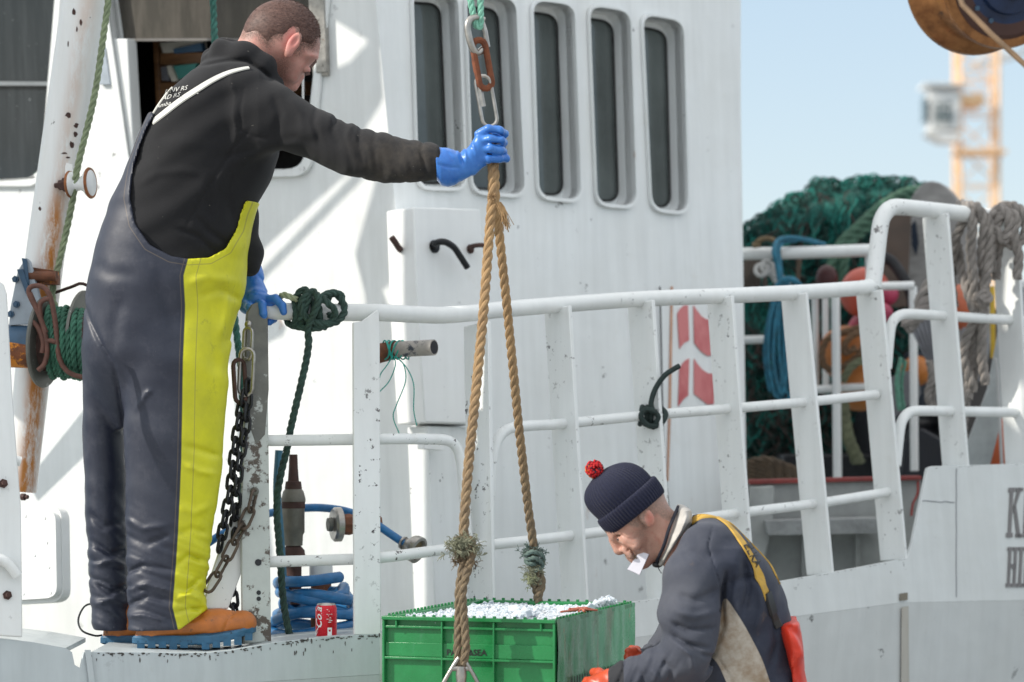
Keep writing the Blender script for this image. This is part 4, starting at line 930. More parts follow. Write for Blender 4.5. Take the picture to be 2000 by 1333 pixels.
# -- boots
orange = simple('orange_boot_rubber', (.50, .155, .030), .5, 0, var=.3, vs=24, spot=(.22, .10, .045), spot_t=.58, spot_s=20)
bsole = simple('blue_sole_rubber', (.030, .12, .22), .55, 0, var=.35, vs=30, spot=(.02, .04, .06), spot_t=.62, spot_s=26)
def boot(x0, x1, yb, dyc, ang, toe=1.0, shx=0):
    bt = SDF(*bx(x0 - 30, 1090, x1 + 30, yb + 20, dyc - .12, dyc + .12, Y1), .0032)
    L = x1 - x0; X = lambda t: x0 + L * t; dd = lambda t: dyc + math.sin(R(ang)) * (t - .3) * L * S1
    bt.cone(A(X(.22) - shx, yb - 100, dyc), A(X(.20) - shx * .7, yb - 55, dyc), .036, .042, k=.02)
    bt.cone(A(X(.18), yb - 60, dd(.18)), A(X(.15), yb - 28, dd(.15)), .042, .040, k=.02)
    bt.cone(A(X(.20), yb - 70, dd(.2)), A(X(.55), yb - 50, dd(.55)), .046, .030, k=.02)
    bt.cone(A(X(.30), yb - 46, dd(.3)), A(X(.70), yb - 52, dd(.7)), .034, .036, k=.015, fy=1.2)
    bt.cone(A(X(.66), yb - 50, dd(.66)), A(X(.90), yb - 52, dd(.90)), .038, .034, k=.015, fy=1.25)
    bt.groove([(X(.42), yb - 66), (X(.52), yb - 62), (X(.60), yb - 72)], 3, .003, Y1); bt.groove([(X(.86), yb - 84), (X(.80), yb - 62), (X(.76), yb - 40)], 3, .003, Y1); bt.groove([(X(.35), yb - 62), (X(.44), yb - 80), (X(.5), yb - 86)], 5, .004, Y1)
    zlim = [(x0 - 60, 900), (x1 + 80, 900), (x1 + 80, yb - 30), (X(.9), yb - 28), (X(.62), yb - 20), (X(.58), yb - 25), (X(.3), yb - 24), (X(.25), yb - 18), (x0 - 60, yb - 16)]
    bt.clip2d(zlim, Y1); o = bt.build('boot', orange, man1)
    # sole: foot-shaped slab with side lugs
    so = MB(); pl = []
    prof = [(0, .028), (.03, .036), (.12, .041), (.3, .040), (.45, .042), (.62, .050), (.78, .053), (.9, .045), (.97, .030), (1, .010)]
    ring = [(t, -wd) for t, wd in prof] + [(t, wd) for t, wd in reversed(prof)]
    def pt(t, wd, yy): return A(X(t), yy, dd(t) + wd)
    spr = lambda t: -22 * max(0, t - .62) ** 1.5 / .38 ** 1.5 * toe
    n = len(ring); rows = []
    for (hh, ins) in ((-26, 0), (-38, -.002), (-12, 0), (-10, .004)): pass
    lv = [(-28, .97), (-24, 1.0), (-14, 1.0), (-11, .95)]
    for hh, sc_ in lv: rows.append([pt(.5 + (t - .5) * sc_, wd * sc_, yb + hh + (spr(t) if hh > -30 else spr(t) * .6)) for t, wd in ring])
    for a, b in zip(rows, rows[1:]): so.add(a + b, [(i, (i + 1) % n, n + (i + 1) % n, n + i) for i in range(n)])
    so.add(rows[-1], [tuple(range(n))]); so.add(rows[0], [tuple(reversed(range(n)))])
    for sgn in (-1, 1):
        for j in range(11):
            t = .04 + j * .087; wd = float(np.interp(t, [p[0] for p in prof], [p[1] for p in prof])); w_ = .062
            a, b = pt(t, sgn * wd * 1.01, 0), pt(t, sgn * wd * .45, 0); z0, z1 = yb - 18 + spr(t), yb - (4 if j % 3 else 1) + spr(t)
            if .42 < t < .52: continue
            q = [pt(t, sgn * wd * 1.03, z0), pt(t + w_, sgn * wd * 1.03, z0), pt(t + w_, sgn * wd * 1.0, z1), pt(t, sgn * wd * 1.0, z1)]; r_ = [pt(t, sgn * wd * .4, z0), pt(t + w_, sgn * wd * .4, z0), pt(t + w_, sgn * wd * .4, z1), pt(t, sgn * wd * .4, z1)]
            so.add(q + r_, [(0, 1, 2, 3), (7, 6, 5, 4), (0, 4, 5, 1), (1, 5, 6, 2), (2, 6, 7, 3), (3, 7, 4, 0)])
    so.build('boot_sole', bsole, o, smooth=40)
boot(258, 500, 1270, -.05, 6); boot(196, 425, 1270, .105, 4, shx=.10)

# -- gloves
gm = NT('blue_rubber_glove'); gc = gm.mix(gm.ramp(gm.noise(22, 6, .65), .35, .7), (.025, .14, .50, 1), (.055, .22, .62, 1)); gc = gm.mix(gm.ramp(gm.noise(34, 7, .7), .60, .74, 0, .30), gc, (.28, .42, .62, 1))
M['glove'] = gm.fin(gc, gm.ramp(gm.noise(20, 4), .3, .7, .22, .42), 0.0, gm.bump(gm.noise(80, 5, .6), .25, .0015))
GD = -.30
def G(x, y, dd=0.0): return A(x, y, GD + dd)
gl = SDF(*bx(835, 215, 1020, 385, GD - .09, GD + .10, Y1), .0021)
gl.slices(0, [(853, 288, 352, GD, .050), (862, 289, 362, GD, .050), (874, 290, 366, GD, .047), (887, 293, 362, GD, .042), (896, 290, 357, GD, .037), (905, 296, 352, GD, .032), (915, 289, 347, GD, .029), (925, 272, 343, GD, .027), (935, 258, 336, GD, .025), (943, 251, 328, GD, .022), (950, 250, 322, GD, .018)], Y1, k=.004, ex=2.1)
def finger(pts, r0, r1, fld=None, k=.003):
    n = len(pts) - 1
    for i, (a, b) in enumerate(zip(pts, pts[1:])):
        ra = r0 + (r1 - r0) * i / n; rb = r0 + (r1 - r0) * (i + 1) / n; fld.cone(a, b, ra * (1.06 if i else 1), rb, k=k)
finger([G(936, 262, -.002), G(955, 253, -.016), G(976, 256, -.012), G(985, 262, .012), G(979, 263, .036), G(966, 262, .046)], .0122, .0100, gl)
finger([G(936, 276, -.006), G(958, 273, -.020), G(977, 275, -.014), G(983, 279, .012), G(976, 279, .036), G(962, 278, .046)], .0120, .0102, gl)
finger([G(936, 292, -.006), G(958, 291, -.018), G(977, 294, -.012), G(982, 297, .012), G(974, 297, .036), G(960, 297, .044)], .0116, .0100, gl)
finger([G(934, 308, -.004), G(955, 311, -.012), G(975, 310, -.004), G(988, 310, .012), G(982, 311, .030)], .0112, .0092, gl)
finger([G(912, 305, .02), G(934, 280, .040), G(950, 262, .058), G(966, 258, .062)], .0135, .0105, gl, k=.008)
for pts, wd, dp in [([(954, 263), (970, 265), (984, 267)], 2, .006), ([(952, 283), (968, 284), (985, 288)], 1.8, .005), ([(950, 301), (968, 303), (985, 303)], 1.8, .005), ([(896, 292), (901, 310), (904, 330), (908, 346)], 3.2, .007), ([(906, 300), (912, 320), (916, 340)], 2.5, -.004), ([(893, 300), (897, 325)], 3, .004), ([(862, 345), (885, 350), (905, 350)], 3, .003), ([(868, 310), (884, 320), (896, 335)], 3.5, -.003), ([(925, 300), (935, 330)], 2.5, -.0025)]: gl.groove(pts, wd, dp, Y1)
gl.waves(.0006, .03, 4, (1, .4, .5), oct=2, sharp=False)
cutc = lambda X, Y, Z: np.sqrt(((Y - (Y1 + GD)) / .046) ** 2 + ((Z - A(0, 323, GD).z) / .043) ** 2) * .04 - .04 + np.maximum(X - A(872, 0, GD).x, 0) * 3
0 and gl.cut(cutc, tuple(A(835, 380, GD - .09)), tuple(A(880, 220, GD + .1)), k=.002)
gl.build('glove', M['glove'], man1)
# left hand on the rail
Yg = LP.hit(520, 610, -.125).y - Y1
g2 = SDF(*bx(440, 500, 590, 660, Yg - .09, Yg + .13, Y1), .0023)
def H(x, y, dd=0.0): return A(x, y, Yg + dd)
g2.chain([(H(484, 510, .05), .033), (H(489, 540, .035), .034), (H(497, 572, .02), .033), (H(506, 585, .0), .028)], k=.012)
g2.cone(H(478, 560, .03), H(484, 596, 0), .030, .026, k=.01)
g2.cone(H(500, 580, -.01), H(528, 590, -.008), .024, .017, k=.01)
finger([H(520, 584, -.014), H(538, 584, -.028), H(551, 597, -.040), H(554, 610, -.040)], .0135, .0095, g2)
finger([H(500, 590, -.01), H(512, 596, -.040), H(514, 612, -.045), H(516, 626, -.030)], .0125, .0100, g2)
finger([H(478, 592, -.01), H(488, 600, -.040), H(492, 615, -.043), H(496, 628, -.03)], .0120, .0100, g2)
finger([H(524, 590, .02), H(538, 606, .040), H(534, 624, .022), H(526, 630, -.005)], .0125, .0092, g2)
finger([H(505, 590, .03), H(518, 608, .042), H(515, 628, .020), H(507, 634, -.008)], .0120, .0092, g2)
g2.groove([(492, 530), (504, 545), (512, 560)], 3, .003, Y1); g2.groove([(478, 570), (500, 566), (525, 572)], 3, .003, Y1)
g2.build('glove', M['glove'], man1)
# ------------------------------------------------------------------ the older fisherman on the quay, bending over the crate
Y2 = 6.9; S2 = Y2 / F
def B(x, y, dy=0.0): return P(x, y, Y2 + dy)
sk = SDF(*bx(1165, 890, 1420, 1330, -.15, .15, Y2), .0025)
sk.ell(B(1241, 988), (.074, .072, .078), k=.01)
sk.ell(B(1222, 1010), (.062, .064, .060), k=.02)
sk.cone(B(1240, 1030), B(1262, 1078), .058, .032, k=.02)                       # face to jaw
sk.cone(B(1232, 1045), B(1240, 1080), .034, .025, k=.012)                      # mouth region
sk.cone(B(1203, 1046, -.012), B(1203, 1046, .012), .014, .014, k=.012)            # brow ridge
sk.cone(B(1196, 1056), B(1206, 1073), .0085, .0105, k=.006); sk.ell(B(1210, 1077), (.012, .010, .0095), k=.005)          # nose
sk.ell(B(1217, 1075, -.012), (.0085, .006, .006), k=.004); sk.ell(B(1217, 1075, .012), (.0085, .006, .006), k=.004)
sk.ell(B(1217, 1080, -.010), (.0045, .0035, .0028), k=.002, cut=True)             # nostril
for sg in (-1, 1):
    sk.ell(B(1212, 1052, sg * .036), (.014, .014, .011), k=.008, cut=True)
    sk.ell(B(1214, 1052, sg * .028), (.011, .012, .010), k=.003)
    sk.cone(B(1226, 1056, sg * .046), B(1240, 1066, sg * .050), .014, .014, k=.02)
    sk.cone(B(1218, 1074, sg * .022), B(1233, 1086, sg * .028), .006, .008, k=.008)
sk.cone(B(1228, 1085, -.012), B(1228, 1085, .012), .0065, .0065, k=.003); sk.cone(B(1235, 1092, -.012), B(1235, 1092, .012), .0065, .0065, k=.003)
sk.cone(B(1236, 1089, -.024), B(1227, 1090, 0), .0022, .0022, k=.002, cut=True)
sk.ell(B(1253, 1100), (.020, .024, .016), k=.012)                              # chin
sk.cone(B(1276, 1018), B(1335, 1075), .050, .060, k=.02)                        # neck
sk.cone(B(1345, 1085), B(1410, 1260), .05, .10, k=.03, fy=1.2)
er = Matrix.Rotation(R(-38), 3, 'Y')
sk.ell(B(1262, 1010, -.076), (.017, .008, .026), er, k=.004); sk.ell(B(1259, 1008, -.085), (.009, .006, .016), er, k=.003, cut=True); sk.ell(B(1266, 1024, -.072), (.009, .006, .009), k=.004)
for pts, wd, dp in [([(1207, 1044), (1216, 1045), (1224, 1051)], 1.6, .002), ([(1224, 1050), (1234, 1052), (1242, 1048)], 1.4, .0016), ([(1222, 1058), (1232, 1063), (1240, 1062)], 1.4, .0015), ([(1222, 1078), (1230, 1070), (1236, 1080), (1240, 1096)], 2, .0025), ([(1275, 1040), (1284, 1058), (1288, 1076)], 2.2, .0025), ([(1290, 1035), (1300, 1055)], 2.2, .002), ([(1264, 1050), (1262, 1070), (1268, 1088)], 3, .002), ([(1306, 1010), (1318, 1022)], 2, .002)]: sk.groove(pts, wd, dp, Y2)
sideb = smooth_poly([(1225, 1018), (1255, 1000), (1262, 992), (1285, 960), (1303, 955), (1318, 985), (1322, 1010), (1300, 1012), (1282, 1000), (1272, 1008), (1258, 1030), (1250, 1022), (1240, 1025)], 3)
def sk2(V):
    u, v = upx(V, Y2); ear = np.exp(-(((u - 1266) / 9) ** 2 + ((v - 1010) / 15) ** 2)) * (V[:, 1] < Y2 - .068)
    st = .7 * np.exp(-(((u - 1262) / 22) ** 2 + ((v - 1078) / 26) ** 2)) + np.exp(-(((u - 1232) / 12) ** 2 + ((v - 1084) / 8) ** 2)) + .8 * np.exp(-(((u - 1250) / 14) ** 2 + ((v - 1040) / 16) ** 2))
    return {'ear': ear, 'stubble': np.clip(st, 0, 1) * .8, 'hairline': np.clip(.85 - pts_sd(sideb, u, v) / 7, 0, .85) * (ear < .3)}
M['skin2'] = skin_mat('weathered_skin', (.56, .31, .235), (.47, .14, .10), (.20, .15, .12))
man2 = sk.build('person', M['skin2'], None, sk2)
tag(man2, 'older man in navy bobble hat and grey jacket bending over the green crate', 'person')
m = MB(); m.ball(B(1211, 1053, -.034), .0062, n=10); m.build('eye', simple('eye_white', (.35, .30, .28), .2), man2)
m = MB(); m.ball(B(1208, 1054, -.0362), .0036, n=8); m.build('iris', simple('iris_dark', (.03, .03, .035), .15), man2)
m = MB()
for i in range(70):
    t = rnd.random(); a = B(1198 + 20 * t, 1045 - 1 * t + rnd.gauss(0, 1.2), -.026 - .014 * t); m.tube([a, a + Vector((.004, -.0015, -.003 + .004 * rnd.random()))], .00045, 3, caps=False)
for i in range(260):
    t = rnd.random(); a = B(1222 + 18 * t + rnd.gauss(0, 2), 1079 + 8 * t + rnd.gauss(0, 1.5), -.012 - .016 * t); m.tube([a, a + Vector((rnd.gauss(0, .002), -.003, -.005))], .0004, 3, caps=False)
m.build('facial_hair', simple('sandy_grey_hair', (.30, .22, .15), .7), man2, smooth=False)
# knitted hat: ribbed loft along its own axis
def loft_axis(c, ax, side, prof, dep=1.0, ribs=0, rib=.001, n=96, seed=0, lump=0, offs=None):
    ax = Vector(ax).normalized(); side = Vector(side); side = (side - ax * side.dot(ax)).normalized(); v = ax.cross(side); mb = MB(); vs = []; rg = np.random.RandomState(seed); ph = rg.uniform(0, 6, 6)
    for i, (h, r, rs) in enumerate(prof):
        o = offs(h) if offs else 0
        for k in range(n):
            a = 2 * math.pi * k / n; rr = r + rs * rib * math.cos(ribs * a) * 1.0 + lump * (math.sin(2 * a + ph[0] + h * 30) + .6 * math.sin(3 * a + ph[1] - h * 50)) * min(1, r / .05)
            vs.append(Vector(c) + ax * h + side * (rr * math.cos(a) + o) + v * rr * math.sin(a) * dep)
    m_ = len(prof); fs = [(i * n + k, i * n + (k + 1) % n, (i + 1) * n + (k + 1) % n, (i + 1) * n + k) for i in range(m_ - 1) for k in range(n)]
    fs += [tuple((m_ - 1) * n + k for k in range(n))]
    mb.add(vs, fs); return mb
hax = Vector((-.63, 0, .78)); hsd = Vector((.78, 0, .63)); hc = B(1244, 1002)
def prof_interp(keys, n):
    h = np.linspace(keys[0][0], keys[-1][0], n); 
    q = crom([Vector((a, b, 0)) for a, b in keys], 8); xs = [p.x for p in q]; ys = [p.y for p in q]
    return [(float(t), float(np.interp(t, xs, ys))) for t in h]
pf = [(h * S2 * .92, r * S2 * .90, min(1, r / 40)) for h, r in prof_interp([(30, 73), (45, 74.5), (65, 74), (82, 69), (95, 60), (105, 47), (112, 30), (116, 14), (117, 2)], 46)]
hat = loft_axis(hc, hax, hsd, pf, dep=1.08, ribs=56, rib=.0011, n=560, lump=.0016, offs=lambda h: -.002 - .10 * max(0, h - .05))
km = NT('navy_knit'); wv = km.ramp(km.noise(330, 3, .6), .3, .7)
M['knit'] = km.fin(km.mix(wv, (.003, .0045, .018, 1), (.008, .011, .038, 1)), .9, 0.0, km.bump(km.noise(480, 3, .6), .5, .0015), Sheen_Weight=.05)
ho = hat.build('knit_hat', M['knit'], man2, smooth=True)
band = loft_axis(hc, hax, hsd, [(h * S2 * .92, r * S2 * .90, 1) for h, r in [(2, 66), (-1, 70), (-2, 74), (3, 77), (12, 79), (24, 80), (34, 80), (38, 78.5), (40, 75), (38, 71)]], dep=1.08, ribs=64, rib=.0012, n=640, lump=.0008)
bo = band.build('hat_cuff', M['knit'], ho, smooth=True)
m = MB(); bv = bvh_of(bo)
[ribbon(m, bv, [(1168 + k * 5, 1027 + k * 3.6), (1170 + k * 5, 1031 + k * 3.6), (1171 + k * 5, 1035 + k * 3.4)], .0016, th=.0006, off=.0012, step=1.5) for k in range(5)]; m.build('cuff_print', simple('worn_beige_print', (.40, .33, .27), .8), bo, smooth=False)
# pompom of yarn
pc = B(1161, 917, -.018); hr = random.Random(5); pr, po, pn = MB(), MB(), MB()
for i in range(420):
    v = Vector((hr.gauss(0, 1), hr.gauss(0, 1), hr.gauss(0, 1))).normalized(); r = .0215 * hr.uniform(.86, 1.08); a = v * .004; e = v * r
    sel = v.x * .7 + v.z * .5 + hr.gauss(0, .3); mb = pn if (hr.random() < .14) else (po if sel < -.85 else pr)
    mb.tube([pc + a, pc + e * .85 + Vector((hr.gauss(0, .001), hr.gauss(0, .001), hr.gauss(0, .001))), pc + e], lambda t: .0014 + .0013 * t, 6)
pom = pr.build('pompom', simple('red_yarn', (.55, .015, .02), .9, bs=400), man2); po.build('orange_yarn', simple('orange_yarn', (.65, .14, .02), .9), pom); pn.build('navy_yarn', M['knit'], pom)
m = MB(); m.prism([B(x, y, d) for x, y, d in [(1250, 1077, -.030), (1267, 1083, -.036), (1249, 1123, -.030), (1225, 1112, -.022)]], Vector((.0015, .0035, 0))); m.prism([B(x, y, d) for x, y, d in [(1226, 1113, -.020), (1249, 1124, -.028), (1248, 1120, -.020), (1227, 1110, -.013)]], Vector((.001, .002, -.001)))
paper_ = m.build('folded_paper', simple('white_paper', (.78, .77, .84), .7, var=.04)); tag(paper_, 'small folded white paper held between the lips of the bending man', 'paper')

# jacket
jk = SDF(*bx(1180, 975, 1640, 1640, -.34, .27, Y2), .0042)
TJ = [(1005, 1350, 1385, .0, .05), (1012, 1354, 1404, .0, .09), (1022, 1350, 1424, .0, .13), (1040, 1340, 1445, .0, .165), (1065, 1322, 1470, .0, .195), (1095, 1303, 1496, .0, .205), (1130, 1300, 1518, .0, .20), (1170, 1302, 1534, .0, .19), (1215, 1308, 1547, .0, .18), (1270, 1318, 1556, .0, .17), (1333, 1330, 1566, .0, .165), (1420, 1340, 1580, .0, .165), (1520, 1345, 1592, 0, .17)]
jk.slices(2, TJ, Y2, k=.02)
jk.chain([(B(1375, 1075, -.13), .062), (B(1352, 1130, -.185), .066), (B(1347, 1200, -.21), .068), (B(1347, 1262, -.215), .062), (B(1345, 1290, -.21), .058)], k=.025)
jk.chain([(B(1345, 1288, -.21), .054), (B(1290, 1306, -.185), .048), (B(1235, 1325, -.155), .042), (B(1208, 1333, -.14), .038)], k=.02)
jk.chain([(B(1375, 1090, .14), .062), (B(1340, 1220, .20), .06), (B(1300, 1290, .17), .052), (B(1262, 1300, .10), .042)], k=.02)
jk.cone(B(1372, 1050), B(1350, 1085), .045, .055, k=.02, fy=1.1)
for pts, wd, dp in [([(1405, 1110), (1400, 1160), (1402, 1215), (1385, 1265), (1368, 1295)], 5, .012), ([(1310, 1150), (1345, 1160), (1395, 1140)], 9, .006), ([(1300, 1175), (1340, 1190), (1385, 1180)], 8, -.005), ([(1298, 1200), (1330, 1215), (1380, 1212)], 6, .006), ([(1300, 1225), (1325, 1240), (1370, 1250)], 6, .008), ([(1310, 1240), (1335, 1262), (1340, 1290)], 5, -.006), ([(1325, 1235), (1360, 1262), (1385, 1268)], 5, .006),
                    ([(1285, 1275), (1300, 1290), (1300, 1320)], 6, .005), ([(1262, 1290), (1272, 1305), (1270, 1330)], 6, -.004), ([(1240, 1295), (1250, 1312), (1250, 1333)], 5, .004), ([(1385, 1020), (1372, 1060), (1385, 1110), (1402, 1160)], 2, .003), ([(1440, 1080), (1450, 1140), (1440, 1190)], 9, .008), ([(1470, 1130), (1475, 1180), (1460, 1230)], 9, -.006), ([(1430, 1100), (1420, 1160), (1432, 1200)], 8, -.005), ([(1500, 1200), (1505, 1250), (1490, 1300)], 8, .006), ([(1405, 1135), (1440, 1120), (1480, 1125)], 8, .005), ([(1388, 1268), (1410, 1300), (1430, 1340)], 2, .003), ([(1320, 1080), (1350, 1070), (1380, 1085)], 12, .004)]: jk.groove(pts, wd * .85, dp * 1.4, Y2)
jk.waves(.0022, .10, 21, (.5, .3, -.8), oct=2, sharp=False)
jk.waves(.0024, .045, 9, (.9, .2, -.3), lambda X, Y, Z: np.clip((B(1330, 0).x - X) / .08, 0, 1) * np.clip((B(0, 1240).z - Z) / .04, 0, 1), oct=2)
panel = smooth_poly([(1404, 1160), (1396, 1205), (1378, 1262), (1395, 1290), (1420, 1345), (1460, 1420), (1540, 1420), (1500, 1340), (1478, 1280), (1450, 1225), (1425, 1185)], 4)
def jattr(V):
    u, v = upx(V, Y2); near = (V[:, 1] < Y2 + .05)
    s_ = pts_sd(panel, u, v); s_ = np.where(near & ((u > 1402) | (V[:, 1] > Y2 - .185) | (v < 1180)), s_, 20.)
    return {'panel': s_, 'cuff': u - 1212, 'worn': np.clip((1420 - u) / 60, 0, 1)}
jm = NT('grey_work_jacket'); jc = jm.mix(jm.ramp(jm.noise(10, 6, .65), .35, .7), (.015, .020, .038, 1), (.030, .037, .062, 1)); jc = jm.mix(jm.ramp(jm.noise(20, 7, .7), .55, .75, 0, .35), jc, (.075, .075, .085, 1))
jc = jm.mix(jm.math('MULTIPLY', jm.attr('worn'), jm.ramp(jm.noise(7, 5, .6), .35, .65, .2, .7)), jc, (.075, .080, .098, 1))
jc = jm.mix(jm.math('MULTIPLY', jm.ramp(jm.noise(16, 8, .75), .62, .72), .35), jc, (.16, .11, .075, 1))
pc_ = jm.mix(jm.ramp(jm.noise(12, 7, .7), .4, .65), (.50, .46, .40, 1), (.27, .19, .12, 1)); jc = jm.mix(jm.ramp(jm.attr('panel'), -.5, .5, 1, 0), jc, pc_)
jc = jm.mix(jm.ramp(jm.attr('cuff'), -.5, .5, 1, 0), jc, (.012, .013, .018, 1))
M['jacket'] = jm.fin(jc, .8, 0.0, jm.bump(jm.noise(220, 4, .7), .28, .0015, jm.bump(jm.noise(28, 4), .3, .003)), Sheen_Weight=.05)
jacket = jk.build('jacket', M['jacket'], man2, jattr); bv2 = bvh_of(jacket)
m = MB(); h_, n_ = onto(bv2, 1406, 1192); m.lathe(h_, n_, [(-.001, .005), (.001, .005)], 12); m.build('eyelet', M['black'], jacket)
# collar
co = SDF(*bx(1265, 965, 1375, 1125, -.14, .14, Y2), .0028)
co.slices(2, [(986, 1322, 1334, 0, .030), (996, 1320, 1350, 0, .070), (1020, 1311, 1352, 0, .088), (1045, 1302, 1338, 0, .092), (1070, 1295, 1324, 0, .082), (1090, 1288, 1310, 0, .056), (1105, 1283, 1294, 0, .022)], Y2, k=.005, ex=2.2)
co.groove([(1345, 1018), (1330, 1045), (1312, 1072), (1300, 1095)], 3, .006, Y2); co.groove([(1338, 1005), (1325, 1035), (1310, 1060)], 2.5, -.003, Y2); co.groove([(1325, 1055), (1308, 1080), (1298, 1100)], 2.5, .004, Y2)
col_ = co.build('collar', simple('pale_collar_cloth', (.45, .43, .40), .8, var=.3, vs=20, spot=(.25, .2, .15), spot_t=.66), man2)
m = MB()
for sg in (-1, 1): m.tube(crom([B(1325, 990, sg * .03), B(1316, 1010, sg * .066), B(1306, 1035, sg * .076), B(1297, 1065, sg * .068), B(1285, 1092, sg * .035), B(1281, 1101, 0)], 6), .0042, 8)
m.build('collar_piping', simple('navy_piping', (.008, .010, .022), .7), man2)
m = MB(); m.ball(B(1284, 1103, -.012), .010, 1.3, .8, .8, n=8); m.build('cord_lock', M['black'], man2); m = MB(); m.tube(crom([B(1286, 1106, -.015), B(1287, 1112, -.02), B(1292, 1120, -.03)], 5), .0012, 5); m.build('cord', M['black'], man2)
# braces, buckles, bib
yb = simple('yellow_elastic_brace', (.50, .30, .045), .7, var=.25, vs=40, spot=(.12, .08, .03), spot_t=.68, spot_s=40)
m = MB(); ribbon(m, bv2, [(1356, 1017), (1372, 1010), (1400, 1013), (1425, 1030), (1450, 1062), (1472, 1100), (1488, 1140), (1500, 1170)], .0135, th=.003); b1 = m.build('brace', yb, man2)
m = MB(); ribbon(m, bv2, [(1330, 1040), (1338, 1028), (1350, 1018), (1366, 1011)], .009, th=.003); m.build('brace', yb, man2)
m = MB(); ribbon(m, bv2, [(1402, 1012), (1430, 1026), (1455, 1045), (1482, 1075), (1504, 1105), (1521, 1140)], .004, th=.003); m.build('brace', yb, man2)
m = MB(); text_on(m, bv2, "ELKA", (1449, 1068), (.50, .87), (.87, -.50), 21, off=.0062, bold=.3); m.build('brace_lettering', simple('black_print', (.02, .02, .02), .7), b1, smooth=False)
m = MB(); ribbon(m, bv2, [(1496, 1158), (1503, 1180), (1508, 1198)], .0125, th=.007, off=.002, step=2); bk = m.build('buckle', M['black'], man2)
m = MB(); ribbon(m, bv2, [(1506, 1192), (1514, 1210), (1522, 1226)], .010, th=.004, step=2); m.build('lower_strap', simple('dark_webbing', (.03, .027, .025), .7), man2)
og = NT('orange_oilskin'); oc = og.mix(og.ramp(og.noise(14, 6, .65), .35, .7), (.72, .045, .016, 1), (.52, .030, .016, 1)); oc = og.mix(og.ramp(og.noise(40, 5, .7), .66, .7, 0, .5), oc, (.3, .05, .03, 1))
M['oil'] = og.fin(oc, .38, 0.0, og.bump(og.noise(40, 5), .25, .002))
bb = SDF(*bx(1330, 1190, 1650, 2040, -.27, .27, Y2), .0070)
bb.slices(2, [(1190, 1500, 1553, 0, .172), (1215, 1505, 1556, .0, .180), (1270, 1520, 1564, .0, .178), (1333, 1325, 1574, .0, .178), (1420, 1330, 1590, .0, .178), (1520, 1335, 1604, 0, .182), (1600, 1340, 1600, 0, .185)], Y2, k=.01)
bb.chain([(B(1450, 1580, -.10), .105), (B(1440, 1760, -.12), .085), (B(1465, 1960, -.13), .075)], k=.02); bb.chain([(B(1460, 1580, .10), .105), (B(1490, 1760, .12), .085), (B(1520, 1960, .14), .075)], k=.02)
bb.clip2d([(1512, 1214), (1530, 1211), (1556, 1207), (1700, 1207), (1700, 1985), (1250, 1985), (1250, 1480), (1480, 1480), (1545, 1400), (1541, 1330), (1528, 1270)], Y2)
bb.waves(.0014, .10, 4, (.6, .2, .6), oct=2)
bb.build('oilskin_trousers', M['oil'], man2)
bb = SDF(*bx(1280, 1225, 1400, 1420, -.12, .27, Y2), .005)     # front of the bib below the chest
bb.chain([(B(1330, 1318, -.05), .03), (B(1345, 1400, -.03), .05)], k=.02); bb.build('bib_front', M['oil'], man2)
for dx, dd in ((0, -.13), (55, .14)):
    bt = SDF(*bx(1330 + dx, 1930, 1540 + dx, 2140, dd - .09, dd + .09, Y2), .006); bt.cone(B(1465 + dx, 1930, dd), B(1465 + dx, 2080, dd), .058, .05, k=.02); bt.cone(B(1460 + dx, 2085, dd), B(1375 + dx, 2093, dd), .045, .035, k=.02)
    bt.d = np.maximum(bt.d, (0.004 - bt.grid()[2]).astype(np.float32)); bt.build('boot', simple('dark_green_boot', (.03, .05, .035), .5), man2)
# orange gloves: near hand low at the crate corner, far hand on its back edge
rg = simple('orange_rubber_glove', (.50, .065, .022), .42, var=.3, vs=30, spot=(.3, .05, .03), spot_t=.62, spot_s=30)
def glove2(pts_cuff, palm, fingers, thumb, x0, y0, x1, y1, d0, d1):
    g = SDF(*bx(x0, y0, x1, y1, d0, d1, Y2), .0028); g.chain([(B(*p), r) for p, r in pts_cuff], k=.01)
    for a, b, ra, rb in palm: g.cone(B(*a), B(*b), ra, rb, k=.012)
    for f in fingers: finger([B(*p) for p in f], .0125, .0098, g)
    finger([B(*p) for p in thumb], .0135, .011, g, k=.008); g.waves(.0009, .03, 6, (1, .3, .4), oct=2, sharp=False); return g.build('glove', rg, man2)
glove2([((1222, 1330, -.14), .040), ((1200, 1334, -.135), .034)], [((1195, 1328, -.13), (1165, 1336, -.11), .026, .022), ((1195, 1342, -.13), (1160, 1350, -.11), .026, .022)],
       [[(1165, 1326, -.105), (1148, 1332, -.085), (1138, 1342, -.065)], [(1160, 1336, -.11), (1140, 1342, -.09), (1130, 1354, -.07)], [(1158, 1346, -.11), (1138, 1354, -.09), (1130, 1368, -.07)], [(1160, 1356, -.11), (1142, 1366, -.09), (1136, 1378, -.075)]],
       [(1188, 1325, -.11), (1172, 1316, -.085), (1160, 1314, -.065)], 1115, 1285, 1245, 1400, -.20, -.02)
glove2([((1262, 1300, .10), .036), ((1248, 1296, .10), .030)], [((1250, 1290, .10), (1240, 1285, .09), .024, .020)],
       [[(1242, 1280, .09), (1236, 1273, .08), (1228, 1272, .075)], [(1240, 1288, .09), (1232, 1283, .08), (1226, 1284, .075)], [(1240, 1296, .09), (1232, 1294, .08), (1226, 1296, .075)], [(1242, 1304, .09), (1234, 1305, .08), (1228, 1308, .075)]],
       [(1250, 1282, .11), (1242, 1272, .12), (1234, 1270, .12)], 1200, 1245, 1300, 1345, .02, .17)
